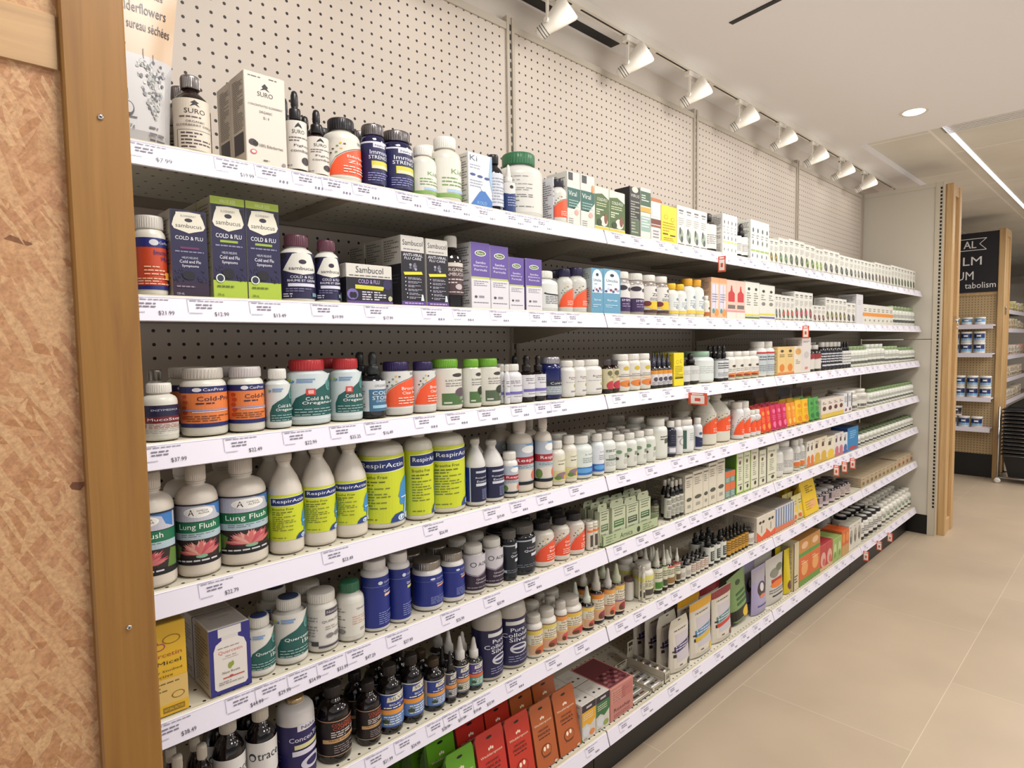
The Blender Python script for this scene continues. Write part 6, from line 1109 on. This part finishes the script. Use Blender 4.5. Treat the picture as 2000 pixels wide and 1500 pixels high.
for R, tp, n, c1, c2, nm in ((1590, 861, 2, 'd4cfc0', 'd0703a', 'orange'), (1615, 854, 2, 'd6c8b0', 'c8a03a', 'ochre'), (1630, 852, 1, 'd6cfb8', 'd8b438', 'yellow'), (1647, 845, 2, 'd2cbc8', 'b86a78', 'rose'), (1655, 845, 1, 'ccd0d4', '3f5a98', 'blue edged')):
    I(4, 'box', R, tp, 'white carton with %s lower art' % nm, n=n, dep=.07, k=2, body=c1, ops=[('e', .5, .24, .42, .2, c2), ('r', 0, 0, 1, .12, c2), ('r', .15, .62, .5, .78, '4a3a38'), ('l', .2, .9, .85, 2, .08, .03, '7a7470')], short='%s art cartons' % nm)
I(4, 'box', 1676, 834, 'bright blue carton with red foot', dep=.09, k=1, body='2c78ac', ops=[('e', .5, .1, .4, .08, 'a83a48'), ('l', .2, .85, .8, 4, .09, .04, '8abcd8')], side='1f3f80', short='bright blue carton')
I(4, 'bot', 1784, 826, 'small white bottle with dark cap and foot print', n=16, cap='5a6a48', body='cdccc0', lab='cdccc0', ops=[('r', -.3, .08, 1.3, .32, '4a4a44'), ('l', .2, .8, .8, 3, .1, .05, '8a8a84')], short='dark capped bottles', k=2)
# ================================================================== SIXTH SHELF
I(5, 'syr', 371, 1476, 'short dark bottle with white cap beside the post', L=332, cap='c6beb0', body=DG, lab='cfc8ba', ops=d_white(), lz=(.08, .55), short='short white capped bottle', k=2)
I(5, 'syr', 418, 1454, 'second short dark bottle with white cap', L=380, cap='c6beb0', body=DG, lab='cfc8ba', ops=d_white(), lz=(.08, .55), short='second short bottle', k=2)
TR = d_trace()
I(5, 'syr', 482, 1398, 'dark bottle with white and blue label, lower one', L=418, cap='b9b3a8', body='140e10', lab='26355c', ops=TR, lz=(.06, .62), rot=-6, short='lower white and blue bottle', k=2)
I(5, 'syr', 543, 1376, 'dark bottle with white and blue label, taller one', L=482, cap='c6beb0', body='140e10', lab='26355c', ops=TR, lz=(.06, .66), rot=10, short='taller white and blue bottle', k=2)
I(5, 'wide', 617, 1358, 'white bottle with gold pump collar and purple label', L=541, body='cdc9c6', cap='c8b088', capmat='metal_cap', lab='231d50', ops=[('r', .42, .90, .86, 1.02, 'cdc9d0'), ('t', 'Naka', .64, .96, .3, .06, '231d40'), ('t', 'ConcenTrace', .66, .76, .78, .085, 'dcd8e8'), ('r', .36, .58, 1.0, .66, 'c9c490'), ('r', .32, .46, 1.02, .55, 'cdc9d8'), ('e', .7, .28, .24, .12, 'c4c0d0'), ('e', .7, .28, .14, .07, '231d50'), ('l', -.3, .8, .1, 8, .07, .02, '6a64a0')], lz=(.03, .72), rot=6, short='gold collared bottle')
I(5, 'syr', 686, 1334, 'dark bottle with orange lettered black label, larger one', L=619, cap='1f1a1a', body='120b0a', lab='1a1114', ops=d_cop(), lz=(.10, .60), rot=4, short='larger orange lettered bottle', k=2)
I(5, 'syr', 744, 1328, 'dark bottle with orange lettered black label, smaller one', L=696, cap='1f1a1a', body='120b0a', lab='1a1114', ops=d_cop(), lz=(.10, .60), rot=0, short='smaller orange lettered bottle', k=2)
DD = lambda c='2a3f88', a='d9923c', lo='5a7ab0': d_dark('SILVER', c, a, lo, 'BIO-ACTIVE')
I(5, 'syr', 787, 1296, 'dark bottle with blue label and orange wave, leftmost', L=738, cap='26201e', body='120d0c', lab='2a3f88', ops=DD(), lz=(.10, .62), rot=10, short='leftmost blue silver bottle', k=2)
I(5, 'syr', 827, 1276, 'dark bottle with blue label and orange wave, second', cap='26201e', body='120d0c', lab='2a3f88', ops=DD(), lz=(.10, .62), rot=-6, short='second blue silver bottle', k=2)
I(5, 'syr', 868, 1284, 'dark bottle with blue label and orange wave, third', L=826, cap='3a2c1c', body='120d0c', lab='2a3f88', ops=DD(), lz=(.10, .62), rot=-10, short='third blue silver bottle', k=2)
I(5, 'nose', 891, 1272, 'small dark bottle with black nozzle', cap='1c1918', body='1c1612', lab='b8b0a0', ops=DD('4a4a60', 'd08a4a', '6a6a78'), lz=(.10, .60), short='black nozzle bottle', k=2)
I(5, 'nose', 916, 1242, 'small dark bottle with tall white nozzle, left one', cap='cdcac4', body='241c16', lab='b8b0a0', ops=DD('3a4270', 'd08a4a', '8a8880'), lz=(.08, .54), short='left white nozzle bottle', k=3)
I(5, 'nose', 942, 1244, 'small dark bottle with tall white nozzle, right one', cap='cdc8c0', body='24281c', lab='b8b0a0', ops=DD('4a3f80', 'c8643a', '4f8a80'), lz=(.08, .54), short='right white nozzle bottle', k=2)
I(5, 'wide', 982, 1178, 'large grey shouldered bottle with purple label, left one', L=922, body='b3aca0', cap='b3aca0', lab='232250', ops=d_silver(), lz=(.05, .70), rot=-4, short='left large purple label bottle')
I(5, 'wide', 1028, 1158, 'large grey shouldered bottle with purple label, right one', body='b3aca0', cap='b3aca0', lab='1d1c34', ops=d_silver(), lz=(.05, .72), rot=16, short='right large purple label bottle')
KD = lambda **k: d_kids(**k)
for i, (R, tp, top_, art) in enumerate(((1060, 1199, 'd3bc5a', 'b8582c'), (1087, 1187, 'cfc06a', 'a04a38'), (1108, 1173, 'd8904a', 'c04a4a'), (1137, 1164, 'd8b44a', 'b84038'))):
    I(5, 'pkr', R, tp, 'white bottle with yellow topped fruit label, %s of four' % ORD[i], body='cfcac0', cap='c9c3b8', lab='d9d2be', ops=KD(top=top_, art=art), lz=(.06, .70), short='%s fruit label bottle' % ORD[i], k=3, L=1021 if i == 0 else None)
I(5, 'nose', 1160, 1144, 'dark bottle with pointed white cap and red fruit label', cap='c6cabc', body='0f0b0c', lab='d9d2be', ops=KD(), lz=(.06, .56), short='pointed cap bottle', k=2)
I(5, 'nose', 1180, 1112, 'larger dark bottle with wide white cap and orange label', L=1149, yf=.02, cap='c9c3b4', body='0f0b0c', lab='d8a24a', ops=KD(top='dd8a34', art='8a2c44'), lz=(.06, .58), short='wide capped dark bottle', k=2)
I(5, 'nose', 1201, 1109, 'dark bottle with white nozzle and coral label', cap='cdc8be', body='0f0b0c', lab='d9d2be', ops=KD(top='d99a4a', art='d0583c', c='d0583c'), lz=(.06, .62), short='coral label bottle', k=2)
I(5, 'nose', 1220, 1100, 'dark bottle with pale green nozzle and maroon fruit label', cap='c4c6a8', body='0f0b0c', lab='d9d2be', ops=KD(top='d8b45a', art='8a2c34', c='6a3a60'), lz=(.06, .62), short='maroon fruit bottle', k=2)
I(5, 'jar', 1238, 1127, 'white jar with brown lid', L=1217, yf=.05, cap='5f4842', body='cfcac2', lab='d2cec4', ops=[], short='brown lidded jar')
HB = [('r', -.3, .82, 1.3, 1, 'cfc86a'), ('t', "Herbal", .5, .74, .5, .08, '5a6a3a'), ('l', .2, .64, .85, 3, .07, .03, '7a7a60'), ('r', .2, .06, .8, .34, '4a4440'), ('e', .75, .22, .2, .14, '8a9a3a')]
I(5, 'pkr', 1255, 1107, 'white bottle with green leaf label, left one', body='d0ccc0', lab='d3ceb8', ops=HB, short='left leaf label bottle', lz=(.08, .68), k=2)
I(5, 'pkr', 1277, 1097, 'white bottle with green leaf label, right one', body='d0ccc0', lab='d3ceb0', ops=HB, short='right leaf label bottle', lz=(.08, .68), k=2)
for i, (R, tp) in enumerate(((1294, 1075), (1304, 1073), (1318, 1073), (1329, 1069))):
    I(5, 'nose', R, tp, 'dark bottle with pointed white nozzle, %s of four' % ORD[i], cap='c9c6b8', body='120e10', lab='cfcab4', ops=[('r', -.3, .9, 1.3, 1, ['cfd0b8', 'b8c890', 'c8504a', 'c8504a'][i]), ('l', .1, .8, .9, 3, .1, .04, '5a6a44'), ('r', .1, .08, .9, .38, ['3f7a2c', '4a4c38', '8a6a3c', '5a4a34'][i])], lz=(.08, .60), short='%s pointed nozzle bottle' % ORD[i], k=3)
I(5, 'nose', 1350, 1093, 'short black capped bottle with white label', n=2, cap='121012', body='1a1512', lab='cbc6ba', ops=d_white(), lz=(.08, .70), short='short black capped bottles', k=2)
I(5, 'nose', 1384, 1082, 'small dark bottle with cream label in the low row', n=4, cap='1a1614', body='1a1512', lab='cfc8ba', ops=[('l', .1, .85, .9, 4, .18, .07, '9a6a60')], lz=(.08, .72), short='low cream label bottles', k=2)
I(5, 'drop', 1419, 1040, 'dark dropper with white and black label', n=3, cap='17181a', body='14120f', lab='c9cbc2', ops=[('r', .3, .15, .9, .75, '2c3230'), ('l', .36, .68, .84, 4, .12, .05, 'b8bcb4')], lz=(.08, .64), short='white and black droppers', k=2)
I(5, 'drop', 1462, 1030, 'dark dropper with amber yellow label', n=6, cap='1c1a18', body='241a10', lab='b88a30', ops=[('l', .1, .85, .9, 4, .16, .07, '6a4a1c')], lz=(.08, .66), short='amber label droppers', k=2)
I(5, 'bot', 1473, 1030, 'dark capped bottle with white label before the orange display', cap='1c1816', body='2a241f', lab='cdc8be', ops=d_white(), lz=(.06, .74), short='dark capped bottle')
I(5, 'box', 1514, 1004, 'white and orange display carton with black letters', n=2, dep=.13, k=2, body='cfc6b6', ops=[('p', [(0, 0), (1, 0), (1, .28), (.5, .14), (0, .42)], 'd9502a'), ('e', .35, .74, .14, .06, '2a2624'), ('e', .68, .74, .14, .06, '2a2624'), ('r', .46, .3, .54, .6, '8a8478')], side='d8743e' if False else 'c4b8a8', short='orange display cartons', topcol='a89a86')
I(5, 'box', 1552, 985, 'slim sachet carton with blue grey spine and red foot', n=8, dep=.12, k=1, body='bcb8b8', ops=[('r', .1, .2, .6, .95, '5f7aa4'), ('r', 0, 0, 1, .2, 'd0704a'), ('r', .6, .3, .95, .9, 'cfcac4')], short='slim spine cartons', topcol='8a8072')
I(5, 'pouch', 1572, 966, 'white and yellow pouch with open top', n=2, dep=.04, k=2, body='cfc48a', ops=[('e', .5, .5, .3, .14, 'd9b430'), ('l', .2, .8, .8, 2, .1, .04, '8a7a4a'), ('e', .3, .2, .2, .08, 'd0603a')], short='white and yellow pouches', hole=False)
I(5, 'gusset', 1600, 937, 'bright yellow shaped carton', dep=.07, k=2, body='d8b420', ops=[('e', .6, .3, .3, .12, 'd9a06a'), ('l', .3, .85, .8, 4, .06, .03, '7a6414'), ('l', .15, .4, .85, 4, .07, .02, '9a7a3a')], short='bright yellow carton')
I(5, 'jar', 1631, 953, 'dark bottle with grey cap and pale label', n=3, cap='8a8684', body='17141c', bodymat='dark_glass', lab='b8a8a8', ops=[('r', -.3, .3, .3, .9, '2a2430'), ('l', .1, .9, .9, 4, .16, .06, '7a6a70')], short='grey capped dark bottles', k=2)
I(5, 'jar', 1661, 940, 'dark jar with pale pink label', n=3, cap='2a2428', body='1a151a', bodymat='dark_glass', lab='c4b4ac', ops=[('l', .1, .9, .9, 5, .16, .06, '6a5a60')], short='pink label jars', k=2)
for i, (R, tp, n) in enumerate(((1722, 925, 5), (1752, 908, 4), (1783, 890, 4))):
    I(5, 'box', R, tp, 'kraft brown tea carton with dark print, %s group' % POS[3][i], n=n, L=1682 if i == 0 else None, dep=.12, k=2, body='a8977c', ops=[('t', '50', .5, .84, .4, .16, '3a3228'), ('e', .5, .35, .3, .22, ['8a6a3c', '9a7a34', 'a8643a'][i]), ('e', .6, .3, .14, .14, '4a3a2c'), ('l', .1, .1, .9, 1, .05, .02, '5a4c3c')], short='%s kraft tea cartons' % POS[3][i])
# ================================================================== BOTTOM SHELF
for i, (L, R, tp, c, bk) in enumerate(((886, 943, 1462, '5f9a22', '3f6a1e'), (938, 1000, 1424, 'b82c22', '6a1c20'), (998, 1049, 1395, 'b8301f', '6a1c20'), (1040, 1093, 1370, 'a8562a', '6a3a20'), (1087, 1137, 1343, 'a8562a', '6a3a20'))):
    nm = ['bright green', 'red', 'scarlet', 'burnt orange', 'rust orange'][i]
    I(6, 'gusset', R, tp, '%s tea bag pouch with punched hole and white script' % nm, L=L, dep=.075, body=c, ops=d_manuka(), k=4, pitch=.082, short='%s pouch' % nm, back=bk)
I(6, 'gusset', 886, 1480, 'darker green pouch left of the bright green one', L=820, dep=.075, body='4f8a22', ops=d_manuka(), k=4, pitch=.082, short='darker green pouch', back='3f6a1e')
SF = lambda a, b: [('r', 0, .80, 1, 1, '2a2430'), ('p', [(0, .8), (1, .8), (1, .5), (.6, .36), (.3, .46), (0, .40)], a), ('e', .3, .24, .26, .14, 'c8cdd2'), ('e', .72, .14, .2, .08, b), ('r', .3, .87, .7, .93, 'b8b0b0'), ('l', .1, .72, .8, 3, .06, .02, 'e4dcc8'), ('l', .1, .06, .6, 1, .05, .02, '6a6660')]
TP = [('e', .3, .3, .08, .05, '3a3838'), ('e', .7, .3, .08, .05, '3a3838'), ('l', .2, .6, .8, 2, .08, .02, '8a8680')]
I(6, 'box', 1164, 1372, 'white topped carton with black band and yellow front', L=1136, dep=.085, body='c9c3ba', ops=SF('d8a02c', 'd8804a'), k=2, short='yellow fronted carton', tops=TP, topcol='c9c3ba')
I(6, 'box', 1191, 1355, 'white topped carton with black band and green front', dep=.085, body='c9c3ba', ops=SF('2f6a3a', '8a9a4a'), k=2, short='green fronted carton', tops=TP, topcol='c9c3ba')
I(6, 'box', 1237, 1333, 'pink rose carton with dark berry top', L=1192, dep=.17, body='b87a70', ops=[('r', .05, .52, .48, .9, 'c48a7c'), ('r', .52, .52, .95, .9, 'b06a64'), ('l', .1, .84, .9, 5, .07, .02, '8a4a4a'), ('t', 'Rosehip', .5, .26, .7, .14, '6a2c38'), ('l', .15, .14, .85, 2, .06, .02, '8a4a4a')], side='8a4a48', short='pink rose carton', topcol='6a343a', tops=[('e', .2+.15*(q % 5), .12+.1*(q//5), .07, .035, ['8a4a50', '4a1c24', 'a06a68'][q % 3]) for q in range(20)])
def bartray(L, R, tp, kx, lab, inner, yd=.16):
    z = SZ[6]+.0008; xl = px2x(L, .014, z+.02); xr = px2x(R, .014, z+.02); w_ = xr-xl; h = py2z(tp, (xl+xr)/2, .014)-z
    m = MB('bdb6a2'); m.box(0, 0, 0, w_, .0015, h); m.box(0, yd, 0, w_, yd+.0015, h*1.5); m.box(0, 0, 0, .0015, yd, h*1.1); m.box(w_-.0015, 0, 0, w_, yd, h*1.1); m.box(0, 0, 0, w_, yd, .0015)
    m.box(0, yd-.002, h*1.5, w_, yd, h*2.6)
    Canvas(m, lambda u, v, k: (u*w_, -k, v*h), 1).draw([('r', .2, .3, .8, .75, '6a6254'), ('l', .25, .66, .75, 2, .18, .07, 'c8c0b0')])
    Canvas(m, lambda u, v, k: (u*w_, yd-.0022-k, h*1.5+v*h*1.1), 1).draw([('r', .15, .55, .85, .9, '3a3832'), ('e', .3, .25, .14, .18, '5a5c4a'), ('e', .65, .25, .14, .18, '8a8a70')])
    o = m.build('display_tray', 'printed_paper'); o.location = (xl, .014, z); tag(o, lab, 'display tray')
    nb = 5
    for a in range(nb):
        y = .004+a*(yd-.01)/nb
        cc = inner[a % len(inner)]
        m = MB(cc); d = (yd-.012)/nb-.002; hh = h*1.05
        b = len(m.v)
        pr = [(0, .15), (0, .75), (.18, 1), (.82, 1), (1, .75), (1, .15), (.8, 0), (.2, 0)]
        wl = w_-.008
        for xx, sc in ((.0, .25), (.006, 1), (wl-.006, 1), (wl, .25)):
            for (py_, pz) in pr: m.v.append((xx, (py_-.5)*d+d/2, hh*.5+(pz-.5)*hh*.95*sc))
        for k_ in range(3):
            for q in range(8): m.face([b+k_*8+q, b+k_*8+(q+1) % 8, b+k_*8+8+(q+1) % 8, b+k_*8+8+q], None, True)
        m.face([b+7-q for q in range(8)]); m.face([b+24+q for q in range(8)])
        Canvas(m, lambda u, v, k: (wl*(.1+.8*u), d*(.2+.6*v), hh*.975+k), 1).draw([('r', .1, .2, .5, .8, '5a5248'), ('r', .6, .3, .9, .7, ['8a4a30', '4a6a4a', '6a5a80'][a % 3])])
        o = m.build('snack_bar', 'foil'); o.location = (xl+.004, .014+y, z+.002); tag(o, 'silvery wrapped bar lying in the %s display tray on the bottom shelf' % kx, 'snack bar', 'wrapped bars in the %s tray' % kx)
bartray(1238, 1273, 1362, 'nearest', 'nearest of three low trays of wrapped bars on the bottom shelf', ['b8b4a8', 'a8a69c'])
bartray(1274, 1297, 1337, 'middle', 'middle of three low trays of wrapped bars on the bottom shelf', ['b0aca6', 'c4bfb6'])
bartray(1298, 1309, 1312, 'farthest', 'farthest of three low trays of wrapped bars on the bottom shelf', ['a09c96', 'b8a898'])
cur[6] = px2x(1309, .03, SZ[6]+.02)
BE = lambda c1, c2, c3=None: [('r', .02, .02, .98, .86, 'cdc6b8'), ('l', .2, .8, .8, 1, .05, .025, '6a6258'), ('r', .22, .20, .88, .72, 'bdb6bc'), ('p', [(.14, .38), (.90, .44), (.90, .56), (.14, .50)], c1), ('l', .2, .50, .8, 2, .045, .018, 'd8d2da'), ('e', .78, .12, .12, .06, c2), ('r', .1, .3, .2, .36, '2a2624'), ('r', .08, .4, .18, .43, '2a2624'), ('l', .3, .15, .6, 1, .05, .02, '4a443c')]+([('r', 0, .86, 1, .99, c3)] if c3 else [])
I(6, 'pouch', 1356, 1205, 'cream pouch with bee motif and purple band', L=1311, dep=.05, body='c6bfae', ops=BE('3a3060', '2a2624'), k=4, short='purple banded pouch', tab=.25)
I(6, 'pouch', 1399, 1170, 'cream pouch with bee motif, blue and yellow bands', L=1357, dep=.05, body='c9c2b2', ops=BE('4a7a9c', 'c8b050', 'd8a02a')+[('p', [(.14, .30), (.90, .36), (.90, .42), (.14, .37)], 'c8a82c')], k=3, short='yellow topped pouch', hole=True)
I(6, 'pouch', 1437, 1147, 'cream pouch with dark red top and teal band', dep=.05, body='c9c2b2', ops=BE('4a7a78', '6a3438', '8a2c30')+[('p', [(.14, .30), (.90, .36), (.90, .42), (.14, .37)], 'b83a2c')], k=3, short='red topped pouch', hole=False)
I(6, 'pouch', 1470, 1120, 'green pouch leaning to one side', L=1436, dep=.05, body='75905a', ops=[('r', 0, 0, 1, .30, '14180f'), ('e', .7, .16, .2, .10, 'cfae2a'), ('e', .85, .08, .1, .06, 'b8502a'), ('e', .5, .82, .12, .05, '2c4424'), ('r', .3, .58, .8, .63, '2f5a2c'), ('r', .3, .48, .85, .53, '2f5a2c'), ('r', .3, .38, .85, .43, '2f5a2c')], k=1, short='leaning green pouch', hole=False, tilt=-9, yf=.03)
I(6, 'pouch', 1504, 1106, 'lilac pouch with dark oval picture', L=1474, dep=.05, body='9d95b4', ops=[('r', 0, .7, 1, .93, 'a09aa4'), ('e', .55, .52, .30, .16, '3a2a28'), ('e', .55, .56, .14, .09, 'c8c4cc'), ('e', .55, .38, .2, .04, 'c87a5a'), ('l', .2, .2, .8, 1, .05, .03, '4a4a80')], k=2, short='lilac pouch', hole=False)
I(6, 'pouch', 1538, 1086, 'white grey pouch with orange and red food picture', dep=.05, body='bcb8b0', ops=[('e', .4, .66, .24, .10, '7a7a6c'), ('e', .7, .74, .2, .08, '5f6a50'), ('r', .2, .46, .8, .54, '9c2c20'), ('e', .5, .42, .34, .07, 'd8702a'), ('l', .1, .32, .9, 2, .05, .02, '6a6a68'), ('r', .2, .17, .75, .2, '1c1c1c')], k=2, short='food picture pouch', hole=False)
I(6, 'pouch', 1549, 1072, 'yellow pouch turned edge on', dep=.04, body='c9b41e', ops=[('e', .5, .2, .3, .1, '5a2c30')], k=2, short='yellow pouch', hole=False)
I(6, 'box', 1560, 1060, 'narrow cream carton standing on edge', dep=.08, body='c8bc98', ops=[('l', .2, .3, .8, 3, .06, .03, '3a3028'), ('r', 0, 0, .15, 1, '3a2430')], short='narrow cream carton')
c6 = cur[6]
I(6, 'box', 1602, 1078, 'orange and green tea carton in the lower layer', n=2, dep=.11, k=2, body='c8602c', ops=[('r', 0, 0, 1, .2, '5f8a34'), ('e', .5, .55, .3, .25, 'd99a5a'), ('l', .2, .85, .8, 2, .08, .03, 'e8c8a0')], side='c8602c', short='lower orange tea cartons', sops=[('r', 0, 0, .6, .4, '5f8a34')])
cur[6] = c6
I(6, 'box', 1602, 1045, 'ochre and green tea carton in the upper layer', n=2, z0='stack', dep=.11, k=2, body='b8803c', ops=[('r', 0, 0, 1, .22, '4f8a3a'), ('e', .5, .6, .3, .2, 'd9b08a')], side='a8783c', short='upper ochre tea cartons', sops=[('r', 0, 0, 1, .25, '4f8a3a')])
I(6, 'box', 1626, 1060, 'red and cream tea carton', n=2, dep=.11, k=2, body='b03a3c', ops=[('e', .5, .4, .4, .3, 'd0a090'), ('e', .6, .3, .2, .15, 'c0584c'), ('r', 0, 0, 1, .12, 'c9a878')], short='red tea cartons', topcol='a02c34')
I(6, 'box', 1644, 1050, 'pale green tea carton', n=2, dep=.11, k=2, body='8fa45c', ops=[('e', .5, .5, .3, .3, 'b8c890'), ('e', .5, .3, .2, .15, '6a8a3c')], short='pale green tea cartons')
I(6, 'box', 1658, 1035, 'orange brown tea carton', n=2, dep=.11, k=2, body='c0622e', ops=[('e', .5, .7, .4, .2, 'd9823c'), ('r', 0, 0, 1, .4, 'b89058')], short='orange brown tea cartons', topcol='d05a24')
I(6, 'box', 1682, 1020, 'white carton with grey plant picture', n=3, dep=.06, k=4, body='cbc6ba', ops=[('e', .5, .5, .35, .3, '9a968a'), ('e', .4, .4, .15, .15, '4a4a40'), ('l', .2, .9, .8, 1, .05, .03, '6a6660')], short='grey plant cartons', topcol='a8a494')
cb = cur[6]
I(6, 'jar', 1722, 1000, 'small white and black jar with black lid', n=5, cap='141214', body='cbc8be', lab='cfccc4', ops=[('r', -.3, 0, 1.3, .2, '1c1a1a'), ('l', .2, .8, .8, 3, .14, .06, '5a5a58')], short='black lidded jars', k=5, topc='b8b6b0')
I(6, 'bot', 1784, 965, 'small white bottle with white cap and dark foot', n=8, cap='cdcabf', body='cdcabf', lab='cdcabf', ops=[('r', -.3, .1, 1.3, .26, '4a4a40'), ('e', .5, .6, .2, .08, '5f8a6a'), ('l', .2, .85, .8, 2, .1, .05, '8a8a84')], short='white capped bottles', k=5)
# make sure no label is shared by things that are not one group
for l, os_ in list(USED.items()):
    if len(os_) > 1:
        gs = set(o.get('group') for o in os_)
        if len(gs) > 1 or None in gs:
            byg = {}
            for o in os_: byg.setdefault(o.get('group'), []).append(o)
            print('LABEL CLASH', l, len(os_), list(byg)[:3])
print('THINGS', len([o for o in COL.objects if o.parent is None]), 'OBJECTS', len(COL.objects))
